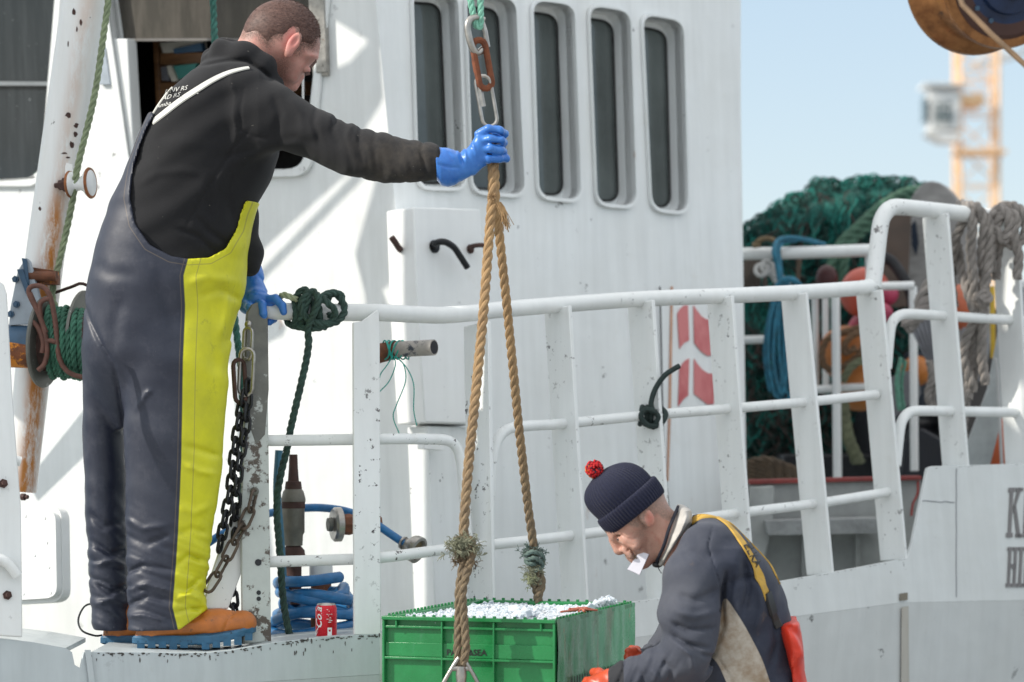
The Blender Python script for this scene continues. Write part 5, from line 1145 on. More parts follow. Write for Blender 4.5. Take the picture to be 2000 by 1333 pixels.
# ------------------------------------------------------------------ sling, shackles and hook
def T(x, y, Y): return P(x, y, Y)
mani = NT('manila_rope'); mc = mani.mix(mani.ramp(mani.noise(16, 5, .6), .35, .7), (.38, .24, .115, 1), (.24, .15, .078, 1))
hz = mani.n("ShaderNodeSeparateXYZ"); mani.l(mani.tc.outputs["Object"], hz.inputs[0]); mc = mani.mix(mani.ramp(hz.outputs[2], .20, .85, .85, 0), mc, (.105, .088, .064, 1))    # wet and dirty towards the lower end
mc = mani.mix(mani.ramp(mani.noise(240, 4, .7, (1, 1, .4)), .45, .8, 0, .5), mc, (.55, .38, .20, 1))
M['manila'] = mani.fin(mc, .9, 0.0, mani.bump(mani.noise(420, 4, .7, (1, 1, .35)), .7, .0016))
sl = thing('rope_sling', 'brown twisted rope sling with two spliced legs hanging down to the green crate', 'rope sling', tuple(T(900, 1290, 6.84)))
L1 = [(952, 262, 7.222), (957, 290, 7.225), (962, 320, 7.215), (962, 380, 7.18), (957, 440, 7.16), (945, 600, 7.10), (931, 750, 7.03), (916, 900, 6.95), (908, 1000, 6.90), (905, 1062, 6.88)]
m = MB(); rope(m, [T(*p) for p in L1], .0125, lay=.085, sides=8); m.build('sling_leg', M['manila'], sl)
L1b = [(908, 1050, 6.88), (911, 1080, 6.872), (901, 1150, 6.855), (900, 1200, 6.85), (898, 1262, 6.84), (900, 1300, 6.84)]
m = MB(); rope(m, [T(x - 4, y, Y) for x, y, Y in L1b], .0105, lay=.08, sides=7); rope(m, [T(x + 7 + 5 * math.sin(i * 2), y, Y - .010) for i, (x, y, Y) in enumerate(L1b)], .0105, lay=.07, sides=7); m.build('eye_splice', M['manila'], sl)
L2_ = [(958, 285, 7.235), (966, 330, 7.235), (968, 400, 7.22), (974, 450, 7.24), (986, 560, 7.28), (999, 690, 7.34), (1015, 850, 7.42), (1030, 980, 7.50), (1041, 1060, 7.54), (1047, 1110, 7.57)]
m = MB(); rope(m, [T(*p) for p in L2_], .0118, lay=.082, sides=8); m.build('sling_leg', M['manila'], sl)
m = MB(); rope(m, [T(1045, 1095, 7.56), T(1042, 1130, 7.57), T(1050, 1160, 7.58), T(1051, 1195, 7.60)], .0125, lay=.06, sides=7); rope(m, [T(1050, 1110, 7.55), T(1058, 1140, 7.56), T(1050, 1170, 7.57), T(1054, 1195, 7.60)], .0115, lay=.06, sides=7); m.build('eye_splice', M['manila'], sl)
m = MB(); fray(m, T(962, 385, 7.165), 40, .02, .0008)
for i in range(46): a = T(972 + rnd.gauss(0, 3), 395, 7.165); m.tube(crom([a, a + Vector((.012 + rnd.gauss(0, .003), -.005, -.022)), a + Vector((.020 + rnd.gauss(0, .006), rnd.gauss(0, .006), -.058 + rnd.gauss(0, .009)))], 3), .0009, 4, caps=False)
m.build('frayed_tail', M['manila'], sl, smooth=False)
fg = simple('frayed_grey_green_yarn', (.23, .235, .16), .95, var=.45, vs=60); fg2 = simple('pale_yellow_green_yarn', (.38, .40, .24), .95, var=.3, vs=60); fg3 = simple('grey_green_twine', (.12, .17, .15), .95, var=.4, vs=60)
def frays(c, Y, n, sx, sy, mat, L=.024):
    m = MB()
    for i in range(n):
        q = T(c[0] + rnd.gauss(0, sx), c[1] + rnd.gauss(0, sy), Y + rnd.gauss(0, .010)); fray(m, q, 6, L, .0008, d=(rnd.gauss(0, .6), -.3, rnd.gauss(.1, .4)))
    m.build('frayed_yarn', mat, sl, smooth=False)
frays((905, 1066), 6.865, 130, 15, 8, fg); frays((900, 1085), 6.865, 30, 12, 14, M['manila'], .03); frays((1042, 1085), 7.545, 90, 12, 10, fg3, .018); frays((1044, 1115), 7.55, 60, 9, 12, fg, .018); frays((1034, 1128), 7.55, 26, 5, 8, fg2, .018)
m = MB(); rope(m, [T(1025, 1085, 7.53), T(1040, 1078, 7.52), T(1058, 1085, 7.53), T(1060, 1098, 7.56), T(1040, 1102, 7.53), T(1026, 1096, 7.54), T(1045, 1090, 7.52), T(1060, 1105, 7.54), T(1045, 1115, 7.53)], .006, lay=.04); m.build('whipping', fg3, sl)
m = MB(); rope(m, [T(886, 1066, 6.86), T(900, 1058, 6.855), T(922, 1062, 6.86), T(926, 1074, 6.88), T(905, 1080, 6.85), T(888, 1074, 6.86), T(905, 1068, 6.85), T(924, 1070, 6.86)], .0065, lay=.045); m.build('whipping', fg, sl)
# hook / thimble at the lower end
hk = thing('crate_hook', 'forked steel crate hook at the lower end of the sling', 'hook', tuple(T(900, 1390, 6.84)))
m = MB()
for sg in (-1, 1): m.tube(crom([T(900 + sg * 4, 1285, 6.83), T(900 + sg * 14, 1300, 6.828), T(900 + sg * 34, 1335, 6.828), T(900 + sg * 52, 1372, 6.84), T(900 + sg * 52, 1386, 6.87)], 5), .0052, 10)
m.tube([T(882, 1306, 6.83), T(920, 1306, 6.83)], .007, 10); m.lathe(T(901, 1302, 6.83), (0, 0, -1), [(0, .012), (.02, .014), (.05, .011), (.07, .006)], 14); m.build('hook_frame', M['steel'], hk)
# links above the hand
Yl = 7.2
lk = thing('shackle', 'thick bright steel shackle at the top of the lifting chain', 'shackle', tuple(T(925, 105, Yl)))
m = MB(); r0 = .0085; m.tube(crom([T(944, 40, Yl + .012), T(930, 34, Yl), T(916, 42, Yl - .012), T(914, 62, Yl - .014), T(922, 92, Yl - .012), T(932, 104, Yl), T(944, 96, Yl + .012)], 6), .0092, 12); m.build('shackle_bow', M['steel'], lk)
m = MB(); m.tube([T(940, 38, Yl + .014), T(948, 62, Yl + .014), T(953, 92, Yl + .014)], .0066, 10); m.build('shackle_pin', M['steel'], lk)
m = MB(); ax = (T(950, 170, Yl) - T(934, 82, Yl)); link(m, T(942, 126, Yl), ax, Vector((1, .35, 0)), 96 * 7.2 / F, .034, .0085, 8); m.lathe(T(929, 128, Yl), ax, [(-.014, .0085), (.018, .0085)], 12); rl = m.build('chain_link', simple('orange_rust', (.20, .065, .030), .9, .1, var=.5, vs=60, bst=.8)); tag(rl, 'rusty orange chain link between two bright steel ones above the gloved hand', 'chain link')
m = MB(); ax = (T(958, 246, Yl) - T(941, 150, Yl)); link(m, T(950, 198, Yl), ax, Vector((1, .1, 0)), 100 * 7.2 / F, .038, .0048, 8); ql = m.build('quick_link', M['steel']); tag(ql, 'long bright steel quick link with a screw nut held in the blue glove', 'link')
q = Vector(WL['quick_link']); m = MB(); m.lathe(T(937, 172, Yl), ax, [(-.002, .0075), (.048, .0078)], 6); m.build('nut', M['steel'], ql)
m = MB(); rope(m, [T(917, -30, Yl), T(919, 0, Yl), T(924, 26, Yl), T(930, 50, Yl), T(938, 52, Yl + .005), T(939, 30, Yl), T(938, 0, Yl), T(936, -30, Yl)], .0085, lay=.05); o = m.build('rope_loop', M['mint_rope']); tag(o, 'mint green rope loop coming down from above into the steel shackle', 'rope')

# ------------------------------------------------------------------ green crate
ph = R(18.5); ca = Vector((-math.cos(ph), math.sin(ph), 0)); cb = Vector((math.sin(ph), math.cos(ph), 0)); C0 = T(1083, 1212, 6.85); CW, CL, CH = .442, .69, .27
def K(a, b, z): return C0 + ca * a + cb * b + Vector((0, 0, z))
def kbox(mb, a0, a1, b0, b1, z0, z1): mb.prism([K(a0, b0, z0), K(a1, b0, z0), K(a1, b0, z1), K(a0, b0, z1)], cb * (b1 - b0))
crate = thing('fish_crate', 'green plastic fish crate full of crushed ice hanging in the rope sling', 'crate', tuple(K(CW / 2, CL / 2, -CH)))
cgm = NT('wet_green_plastic'); cgc = cgm.mix(cgm.ramp(cgm.noise(8, 6, .65), .35, .7), (.016, .17, .050, 1), (.024, .24, .075, 1)); cgc = cgm.mix(cgm.ramp(cgm.noise(16, 6, .7, (1, 1, .3)), .62, .75, 0, .35), cgc, (.16, .36, .25, 1))
M['green_pl'] = cgm.fin(cgc, cgm.ramp(cgm.noise(26, 6, .6), .35, .65, .14, .38), 0.0, cgm.bump(cgm.noise(60, 6, .6), .3, .002))
m = MB(); t = .012
kbox(m, 0, CW, t, 2 * t, -CH, 0); kbox(m, 0, CW, CL - 2 * t, CL - t, -CH, 0); kbox(m, t, 2 * t, 2 * t, CL - 2 * t, -CH, 0); kbox(m, CW - 2 * t, CW - t, 2 * t, CL - 2 * t, -CH, 0); kbox(m, 2 * t, CW - 2 * t, 2 * t, CL - 2 * t, -CH, -CH + t)
m.build('crate_body', M['green_pl'], crate, bevel=.003)
fa = lambda px: ((C0.x - (px - 1000) * 6.9 / F) / math.cos(ph))
m = MB()
kbox(m, -.003, CW + .003, -.004, t - .0005, -.008, .001); kbox(m, -.001, CW + .001, .001, t - .0005, -.028, -.022); kbox(m, .001, CW - .001, -.001, t - .0005, -.104, -.098)
kbox(m, .004, CW - .004, .005, t - .0005, -.0975, -.063)
for px, z0 in ((771, -.028), (862, -CH), (964, -CH), (1056, -.028)): a = fa(px); kbox(m, a - .002, a + .002, -.0015, t - .0008, z0, -.0085)
kbox(m, -.002, .004, -.002, t - .0004, -CH, -.0082); kbox(m, CW - .004, CW + .002, -.002, t - .0004, -CH, -.0082)
kbox(m, .002, CW - .002, -.001, t - .0005, -CH, -CH + .008)
m.build('crate_ribs', M['green_pl'], crate, bevel=.0012)
m = MB()      # rims of the two long sides and the back
kbox(m, -.004, t - .001, t, CL, -.010, .0005); kbox(m, CW - t + .001, CW + .004, t, CL, -.010, .0005); kbox(m, t, CW - t, CL - t + .0005, CL + .003, -.010, .0005)
for i in range(26):
    b = .03 + i * .0255; kbox(m, .001, .006, b, b + .008, .0003, .006); kbox(m, CW - .006, CW - .001, b, b + .008, .0003, .006)
for i in range(16):
    a = .02 + i * .026; kbox(m, a, a + .008, .001, .006, .0008, .006); kbox(m, a, a + .008, CL - .006, CL - .001, .0003, .006)
m.build('crate_rim', M['green_pl'], crate, bevel=.0008)
cpl = PL.three(K(0, .0045, 0), K(CW, .0045, 0), K(0, .0045, -.1)); m = MB(); text_on(m, None, "PACK&SEA", (872, 1280), (1, .012), (0, -1), 16.4, off=.0006, pl=cpl, bold=.45); m.build('crate_lettering', simple('black_stencil', (.008, .012, .010), .5), crate, smooth=False)
# side wall dirt: plastic liner hanging over the right side
ln = []; nu, nv = 60, 26; rgl = np.random.RandomState(2)
for j in range(nv):
    for i in range(nu):
        b = .006 + (CL - .012) * i / (nu - 1); z = .002 - (CH - .005) * j / (nv - 1); o = -.004 - .0016 * (math.sin(i * .55 + math.sin(j * .3) * 1.2) + .6 * math.sin(i * 1.3 + j * .22)) * min(1, j / 5) - .006 * abs(math.sin(i * .09 + 1)) * j / nv
        ln.append(K(min(0.0, o), b, z))
m = MB(); m.add(ln, [(j * nu + i, j * nu + i + 1, (j + 1) * nu + i + 1, (j + 1) * nu + i) for j in range(nv - 1) for i in range(nu - 1)])
lm = NT('wet_dirty_liner'); c1 = lm.mix(lm.ramp(lm.noise(11, 6, .65, (1, 1, .16)), .38, .62), (.025, .26, .09, 1), (.15, .42, .24, 1)); c1 = lm.mix(lm.ramp(lm.noise(9, 5, .6, (1, 1, .3)), .54, .66, 0, .7), c1, (.12, .12, .055, 1)); c1 = lm.mix(lm.ramp(lm.noise(7, 7, .7, (1.6, 1.6, .5)), .60, .64, 0, .75), c1, (.40, .15, .055, 1)); c1 = lm.mix(lm.ramp(lm.noise(60, 5, .7, (1, 1, .12)), .66, .72, 0, .6), c1, (.55, .60, .56, 1))
m.build('plastic_liner', lm.fin(c1, lm.ramp(lm.noise(30, 5), .3, .7, .12, .35), 0.0, lm.bump(lm.noise(60, 5, .6, (1, 1, .2)), .5, .003)), crate, smooth=True)
m = MB()
for i in range(24): b = .10 + i * .022; kbox(m, -.0125, -.0115, b, b + .007, -.165, -.145)
m.build('drain_slots', simple('dark_slot', (.01, .03, .015), .6), crate)
tag(bpy.data.objects['drain_slots'], kind='stuff')
# ice
im = NT('crushed_ice'); M['ice'] = im.fin((.56, .61, .66, 1), .25, 0.0, im.bump(im.noise(120, 4), .4, .002), Transmission_Weight=.0, IOR=1.31, Subsurface_Weight=.6, Subsurface_Radius=(.02, .02, .02), Subsurface_Scale=.5)
m = MB(); hr = random.Random(9)
def shard(mb, c, r):
    q = Quaternion((hr.gauss(0, 1), hr.gauss(0, 1), hr.gauss(0, 1), hr.gauss(0, 1))).normalized().to_matrix(); s_ = [r * hr.uniform(.5, 1.2) for _ in range(3)]
    vs = [Vector(c) + q @ Vector((x * s_[0] * hr.uniform(.6, 1), y * s_[1] * hr.uniform(.6, 1), z * s_[2] * hr.uniform(.6, 1))) for x in (-1, 1) for y in (-1, 1) for z in (-1, 1)]
    mb.add(vs, [(0, 1, 3, 2), (4, 6, 7, 5), (0, 4, 5, 1), (2, 3, 7, 6), (0, 2, 6, 4), (1, 5, 7, 3)])
kbox(m, .026, CW - .026, .026, CL - .026, -.06, -.012)
for i in range(3000):
    a = hr.uniform(.02, CW - .02); b = hr.uniform(.02, CL - .02); bump_ = .002 + .006 * max(0, math.sin(a * 17 + 1) * math.sin(b * 11)) ; shard(m, K(a, b, -.013 + hr.uniform(-.004, bump_)), hr.uniform(.003, .0085))
def heap(px, py, n, sp, hh):
    for i in range(n):
        b = CL * .78 + hr.gauss(0, .05) if px > 1150 else (CL * .28 + hr.gauss(0, .05))
        best = None
        a = (C0.x + cb.x * b - (px - 1000) * (C0.y + b) / F) / math.cos(ph) * 1.0 + hr.gauss(0, sp); a = min(max(a, .03), CW - .03); b = min(max(b, .03), CL - .03); shard(m, K(a, b, hr.uniform(.0, hh * .8)), hr.uniform(.004, .011))
heap(1190, 0, 130, .016, .016); heap(1020, 0, 90, .014, .012)
ice = m.build('crushed_ice', M['ice'], smooth=False); tag(ice, 'crushed ice heaped to the rim of the green crate', 'ice', kind='stuff')
m = MB(); 
for i in range(14): p = K(.02 + rnd.gauss(0, .006), .26 + rnd.gauss(0, .03), .007); m.tube(crom([p, p + Vector((rnd.gauss(0, .012), rnd.gauss(0, .01), .004)), p + Vector((rnd.gauss(0, .02), rnd.gauss(0, .015), 0))], 4), .003, 6)
o = m.build('fish_scraps', simple('pink_fish_flesh', (.45, .13, .08), .4)); tag(o, 'reddish scraps of fish lying on the ice by the crate corner', 'fish scraps', kind='stuff')

# ------------------------------------------------------------------ things on and around the rail
# green mooring rope knotted on the rail
pc = LP.hit(605, 610, LO(605)); RY = pc.y
def N(x, y, d=0.0): return P(x, y, RY + d)
pts = []
for k in range(0, 5 * 8 + 1):
    a = 2 * math.pi * k / 8; pts.append(N(572 + k * 1.45 + 4 * math.sin(k), 610 + 27 * math.cos(a), -.037 * math.sin(a)))
pts += [N(640, 584, .02), N(655, 574, .0), N(670, 592, -.01), N(672, 612, -.015), N(655, 630, -.03), N(628, 632, -.045), N(600, 622, -.05), N(588, 600, -.055), N(596, 578, -.05), N(612, 570, -.04), N(622, 585, -.06), N(616, 606, -.065), N(606, 628, -.055), N(601, 645, -.045), N(603, 670, -.04), N(598, 705, -.035), N(588, 750, -.03), N(575, 805, -.02), N(566, 845, 0), N(560, 880, .02), N(550, 920, .03), N(542, 965, .03), N(541, 1010, .03), N(545, 1060, .02), N(549, 1120, .02), N(553, 1170, .02), N(560, 1215, .02), N(568, 1250, .03)]
m = MB(); rope(m, pts, .0100, lay=.060, sides=7)
kr = m.build('knotted_rope', M['green_rope']); tag(kr, 'dark green rope knotted round the rail beside the glove, its tail hanging down', 'rope')
m = MB(); rope(m, [N(560, 622, .03), N(566, 634, 0), N(590, 640, -.03), N(620, 641, -.04), N(642, 632, -.03), N(655, 610, -.045), N(640, 592, -.055), N(630, 580, -.05), N(650, 572, -.02), N(668, 580, 0), N(662, 604, .0), N(640, 616, -.02)], .0095, lay=.06, sides=7); rope(m, [N(578, 580, -.03), N(586, 570, -.035), N(596, 566, -.03), N(603, 578, -.045), N(598, 596, -.05), N(585, 625, -.045)], .0095, lay=.06, sides=7); m.build('rope_turn', M['green_rope'], kr)
m = MB(); rope(m, [N(580, 586, -.04), N(566, 580, -.045), N(553, 576, -.04), N(549, 580, -.03)], .0085, lay=.05); fray(m, N(549, 579, -.035), 26, .010, .0008); m.build('rope_end', simple('bleached_rope', (.34, .38, .24), .9), kr)
# dark rope tied on the middle rail, its cut end standing up
pc = RP.hit(1268, 811, RO); RY = pc.y
pts = [N(1250 + k * 1.2, 812 + 17 * math.cos(2 * math.pi * k / 8), -.028 * math.sin(2 * math.pi * k / 8)) for k in range(0, 26)] + [N(1276, 835, -.03), N(1286, 815, -.04), N(1274, 800, -.04), N(1272, 785, -.04), N(1280, 760, -.04), N(1297, 735, -.04), N(1315, 722, -.035), N(1327, 715, -.03)]
m = MB(); m.tube(resample(crom(pts, 8), .006), .0078, 8); m.tube(crom([N(1292, 798, 0), N(1300, 810, -.02), N(1290, 828, -.03), N(1268, 832, -.04), N(1252, 815, -.045), N(1262, 800, -.045), N(1283, 806, -.045)], 8), .0085, 8); o = m.build('tied_rope', simple('near_black_green_rope', (.018, .035, .032), .75, var=.4, vs=120, bs=350, bst=.6)); tag(o, 'short near black rope tied on the middle rail, its cut end pointing up', 'rope')
# hanging green rope behind the man
m = MB(); rope(m, [P(412, -60, 8.15), P(417, 20, 8.15), P(421, 100, 8.12), P(440, 350, 8.05), P(457, 600, 7.95), P(470, 720, 7.9), P(476, 860, 7.88), P(470, 1000, 7.85)], .010, lay=.07); o = m.build('hanging_rope', simple('blue_green_rope', (.035, .14, .11), .8, var=.5, vs=60, bs=300, bst=.6)); tag(o, 'blue green rope hanging straight down behind the man in the hoodie', 'rope')
# chains on the gate post
gp = lambda x, y, o=.02: LP.hit(x, y, o - .09)
ch = thing('black_chain', 'black chain hanging in two strands down the worn gate post from a steel bolt', 'chain', tuple(gp(455, 1200)))
m = MB(); chain(m, [gp(478, 765), gp(464, 840), gp(456, 900, .03), gp(450, 960, .03), gp(440, 1010, .02), gp(428, 1075, 0)], .046, .024, .0048); m.build('chain_strand', M['black_iron'], ch)
m = MB(); chain(m, [gp(484, 745), gp(480, 830), gp(468, 900, .03), gp(462, 960, .02), gp(456, 1100, -.05), gp(458, 1190, -.05), gp(490, 1250, -.05)], .046, .024, .0048); m.build('chain_strand', M['black_iron'], ch)
m = MB(); link(m, gp(481, 727, .03), (.05, 0, 1), (1, 0, 0), .125, .036, .0055); m.build('snap_link', M['steel'], ch); m = MB(); link(m, gp(468, 745, .025), (-.06, 0, 1), (1, .6, 0), .115, .032, .006); m.build('snap_link', M['rust_dark'], ch); m = MB(); link(m, gp(484, 672, .03), (.04, 0, 1), (1, -.5, 0), .085, .026, .0048); m.build('snap_link', M['steel'], ch)
m = MB(); m.ball(gp(485, 634, .022), .0105, n=10); m.tube([gp(485, 634, 0), gp(485, 634, .02)], .007, 10); m.build('bolt', M['steel'], ch)
m = MB(); chain(m, [gp(497, 962, .02), gp(485, 1008, .02), gp(462, 1050, .02), gp(440, 1095, .02), gp(420, 1130, .02), gp(405, 1152, .02)], .062, .029, .0042); o = m.build('rusty_chain', simple('rusty_brown_steel', (.12, .09, .07), .6, .6, var=.5, vs=50)); tag(o, 'lighter rusty chain slung from the gate post down to the boot', 'chain')
m = MB(); m.ball(gp(497, 960, .012), .012, 1, .6, 1, n=8); m.build('shackle_bolt', M['galv'], o)
# drinks can
cz = LP.hit(637, 1247, -.06); cr = .0285; chh = .092
can = thing('drinks_can', 'red and white drinks can standing on the gunwale by the blue hose', 'can', tuple(cz))
m = MB(); m.lathe(cz, (0, 0, 1), [(0, cr * .78), (.002, cr * .84), (.008, cr), (chh - .012, cr), (chh - .004, cr * .86)], 40); m.build('can_body', simple('can_red', (.62, .012, .025), .28, .35, var=.1, bst=.05), can)
m = MB(); m.lathe(cz + Vector((0, 0, chh - .004)), (0, 0, 1), [(0, cr * .862), (.003, cr * .84), (.004, cr * .80), (.001, cr * .76)], 40); m.build('can_top', M['steel'], can)
def on_can(mb, polys):
    for p in polys:
        q = []
        for i in range(len(p)):
            a, b = p[i], p[(i + 1) % len(p)]
            for k in range(3): q.append((a[0] + (b[0] - a[0]) * k / 3, a[1] + (b[1] - a[1]) * k / 3))
        vs = [cz + Vector((math.sin(x / cr) * (cr + .0004), -math.cos(x / cr) * (cr + .0004), z)) for x, z in q]; mb.add(vs, [tuple(range(len(vs)))])
m = MB(); W_ = .0012
sw = [(-.031, .018), (-.022, .024), (-.012, .034), (-.008, .040), (-.012, .030), (-.018, .016), (-.024, .009), (-.031, .006)]; on_can(m, [[(x - .006, z) for x, z in sw]])
on_can(m, [[(.0055, .009), (.0175, .009), (.0175, .030), (.0055, .030)]])
for i in range(9): on_can(m, [[(.003 + (i % 3) * .006, .077 - i * .0042), (.007 + (i % 4) * .004, .077 - i * .0042), (.007 + (i % 4) * .004, .0785 - i * .0042), (.003 + (i % 3) * .006, .0785 - i * .0042)]])
cu = bpy.data.curves.new("t", 'FONT'); cu.body = "Cola"; cu.size = .030; cu.shear = .4; cu.offset = .0004; cu.resolution_u = 2; ob = bpy.data.objects.new("t", cu); me = ob.to_mesh()
m.add([cz + Vector((math.sin((-.010 - v.co.y) / cr) * (cr + .0005), -math.cos((-.010 - v.co.y) / cr) * (cr + .0005), .026 + v.co.x)) for v in me.vertices], [tuple(p.vertices) for p in me.polygons]); ob.to_mesh_clear(); bpy.data.objects.remove(ob)
m.build('can_lettering', simple('can_white', (.8, .8, .8), .4, var=.03), can, smooth=False)
# valve, pipes and hoses behind the rail
def st(x, prof, Y, mats, nm, lab, cat):
    """turned fitting standing upright: prof = [(y_px, r_px)], split by material"""
    s_ = Y / F; y0 = prof[-1][0][-1][0]; o = thing(nm, lab, cat, tuple(P(x, y0, Y)))
    for (seg, mt, pn) in prof and [(p[0], p[1], p[2]) for p in prof]:
        m = MB(); m.lathe(P(x, seg[0][0], Y), (0, 0, -1), [((y - seg[0][0]) * s_, r * s_) for y, r in seg], 26); m.build(pn, mt, o)
    return o
brz = simple('weathered_bronze', (.20, .19, .16), .6, .5, var=.35, vs=30)
st(573, [([(888, 8), (915, 9), (940, 11), (941, 15), (955, 17)], M['rust_dark'], 'stem'), ([(955, 16), (960, 20), (975, 24), (980, 24)], brz, 'bonnet'), ([(980, 23), (993, 23)], M['rust_dark'], 'band'), ([(993, 22), (1040, 22), (1045, 19), (1066, 18)], brz, 'valve_body'), ([(1066, 14), (1075, 22), (1092, 24), (1100, 16), (1180, 16)], M['rust_dark'], 'foot')], 7.95, None, 'hydrant_valve', 'grey bronze hydrant valve standing behind the rail with a dark rusty foot', 'valve')
st(627, [([(1100, 22), (1112, 23), (1124, 23)], M['white'], 'collar'), ([(1124, 20), (1160, 20), (1240, 20)], M['rust'], 'pipe_stub')], 7.98, None, 'vent_pipe', 'short rusty standpipe rising out of the coiled blue hose', 'pipe')
def hose(pts, r, nm, lab, mat='hose', Y=None):
    m = MB(); m.tube(resample(crom([P(*p) for p in pts], 8), .012), r, 12); o = m.build(nm, M[mat]); tag(o, lab, 'hose'); return o
coil = []; hr = random.Random(4)
for k in range(6):
    cx_, cy_ = 612 + hr.gauss(0, 6), 1238 - k * 17 ; rx = 80 - k * 3 + hr.gauss(0, 4)
    for j in range(12): a = 2 * math.pi * j / 12; coil.append((cx_ + rx * math.cos(a), cy_ + 11 * math.sin(a) * (1 if k % 2 else -1) - j * 1.4 + 6 * math.sin(2 * a + k), 7.86 + .13 * math.sin(a)))
hose([(x, y, Y) for x, y, Y in coil], .0155, 'coiled_hose', 'blue hose lying in a coil behind the gunwale next to the can')
hose([(405, 1062, 8.1), (440, 1040, 8.1), (500, 1010, 8.1), (560, 997, 8.05), (620, 992, 8.05), (680, 1000, 8.0), (730, 1022, 7.95), (765, 1045, 7.93), (792, 1063, 7.92)], .0115, 'blue_hose', 'thin blue hose running behind the rail to the round coupling')
fb = MB(); q = crom([P(545, 880, 7.82), P(541, 960, 7.82), P(547, 1040, 7.82), P(553, 1130, 7.82)], 8); fb.tube(q, .024, 14, flat=.45); o = fb.build('flat_hose', simple('faded_blue_hose', (.03, .14, .22), .5, var=.3)); tag(o, 'faded blue flat hose hanging upright beside the bronze valve', 'hose')
cp = thing('hose_coupling', 'round grey hose coupling at the end of the thin blue hose', 'coupling', tuple(P(808, 1105, 7.92))); ax = Vector((.75, -.45, -.35)); s_ = 7.92 / F
m = MB(); m.lathe(P(790, 1062, 7.93), ax, [(0, 12 * s_), (.02, 15 * s_), (.024, 24 * s_), (.034, 27 * s_), (.050, 27 * s_), (.052, 21 * s_), (.040, 18 * s_)], 28); m.build('coupling_body', M['steel'], cp); m = MB(); m.lathe(P(790, 1062, 7.93) + ax.normalized() * .0405, ax, [(0, 17 * s_), (.002, 17 * s_)], 20); m.build('coupling_bore', simple('brassy_dirt', (.20, .15, .08), .6), cp)
m = MB(); m.lathe(P(786, 1060, 7.925), ax, [(0, 13 * s_), (.006, 13.5 * s_)], 16); m.build('hose_clip', M['steel'], cp)
fl = thing('pipe_flange', 'round worn flange with a rusty nut between the rail posts', 'flange', tuple(P(664, 1060, 7.95))); ax = Vector((1, .35, 0)); m = MB(); m.lathe(P(650, 1025, 7.93), ax, [(0, 30 * s_), (.006, 34 * s_), (.022, 34 * s_), (.026, 28 * s_)], 30); m.build('flange_disc', M['steel'], fl)
m = MB(); m.lathe(P(662, 1025, 7.93), ax, [(.005, 19 * s_), (.03, 21 * s_), (.05, 17 * s_), (.12, 17 * s_)], 8); m.build('flange_nut', M['rust'], fl)
m = MB(); m.lathe(P(640, 1025, 7.925), ax, [(0, 13 * s_), (.012, 14 * s_)], 20); m.build('flange_boss', M['galv'], fl)
# peg with teal twine
pg = thing('pipe_peg', 'horizontal pipe stub wrapped in teal twine behind the first white post', 'pipe', tuple(P(790, 700, 7.95))); s_ = 7.95 / F
m = MB(); m.tube([P(775, 683, 7.93), P(848, 679, 7.87)], 15.5 * s_, 20); m.build('stub_end', simple('grey_pipe_paint', (.40, .37, .34), .7, var=.4, spot=(.06, .07, .09), spot_t=.58), pg)
m = MB(); m.tube([P(700, 700, 7.99), P(742, 690, 7.96), P(776, 683, 7.93)], lambda t: (22 - 5 * t) * s_, 18); m.build('rusty_sleeve', M['rust'], pg)
m = MB(); m.lathe(P(848, 679, 7.868), (1, -.6, 0), [(0, 13 * s_), (.001, 13 * s_)], 16); m.build('stub_bore', simple('bore_dark', (.02, .02, .025), .7), pg)
m = MB(); pts = []
for k in range(0, 9 * 8): a = 2 * math.pi * k / 8; x = 752 + (k / 72) * 44 + 7 * math.sin(k * .9); pts.append(P(x, 684 + 18.5 * math.cos(a) , 7.93 - 18.5 * s_ * math.sin(a)))
m.tube(crom(pts, 3), .0022, 6)
for q in ([(768, 695), (755, 715), (742, 735), (740, 770)], [(770, 697), (772, 715), (760, 745), (742, 765)], [(772, 697), (788, 712), (792, 745), (775, 790), (768, 815), (780, 848)], [(774, 697), (795, 720), (808, 752), (808, 800), (814, 832)]): m.tube(crom([P(x, y, 7.88) for x, y in q], 6), .0017, 6)
o = m.build('teal_twine', M['twine']); tag(o, 'teal twine wound round the pipe stub with loose ends dangling', 'twine')

# ------------------------------------------------------------------ slanting pole, its sheave, the rope winch
pole = thing('slanting_pole', 'thick white slanting pole with rust runs left of the man', 'pole', tuple(P(40, 960, 8.15)))
pmn = NT('rust_run_white'); pcx = pmn.mix(pmn.ramp(pmn.noise(20, 5, .6, (1, 1, .05)), .4, .8), (.82, .83, .82, 1), (.72, .72, .70, 1)); f = pmn.math('MULTIPLY', pmn.ramp(pmn.attr('run'), 0, 1), pmn.ramp(pmn.noise(24, 9, .8, (1, 1, .25)), .36, .52)); pcx = pmn.mix(f, pcx, (.50, .19, .035, 1))
f2 = pmn.ramp(pmn.noise(11, 9, .7), .665, .68); pcx = pmn.mix(f2, pcx, (.05, .03, .03, 1)); pcx = pmn.mix(pmn.ramp(pmn.attr('chip'), .5, .6), pcx, (.10, .05, .035, 1)); M['pole'] = pmn.fin(pcx, .4, 0.0, pmn.bump(pmn.noise(50, 5), .25, .002))
m = MB(); q = resample([P(176, -60, 8.0), P(130, 230, 8.0), P(88, 500, 8.0)], .02) + resample([P(86, 515, 8.0), P(40, 960, 8.0)], .02)[1:]; m.tube(q, lambda t: (46 - 15 * t) * 8.0 / F, 40)
V = np.array(m.v); u, v = upx(V, 8.0); axx = np.interp(v, [-60, 230, 500, 960], [176, 130, 88, 40]); run = np.clip((v - 300) / 160, .25, 1) * np.exp(-((u - axx - 14) / 16) ** 2) * 1.3 * (V[:, 1] < 8.0) * np.where(v < 520, 1, 1.0)
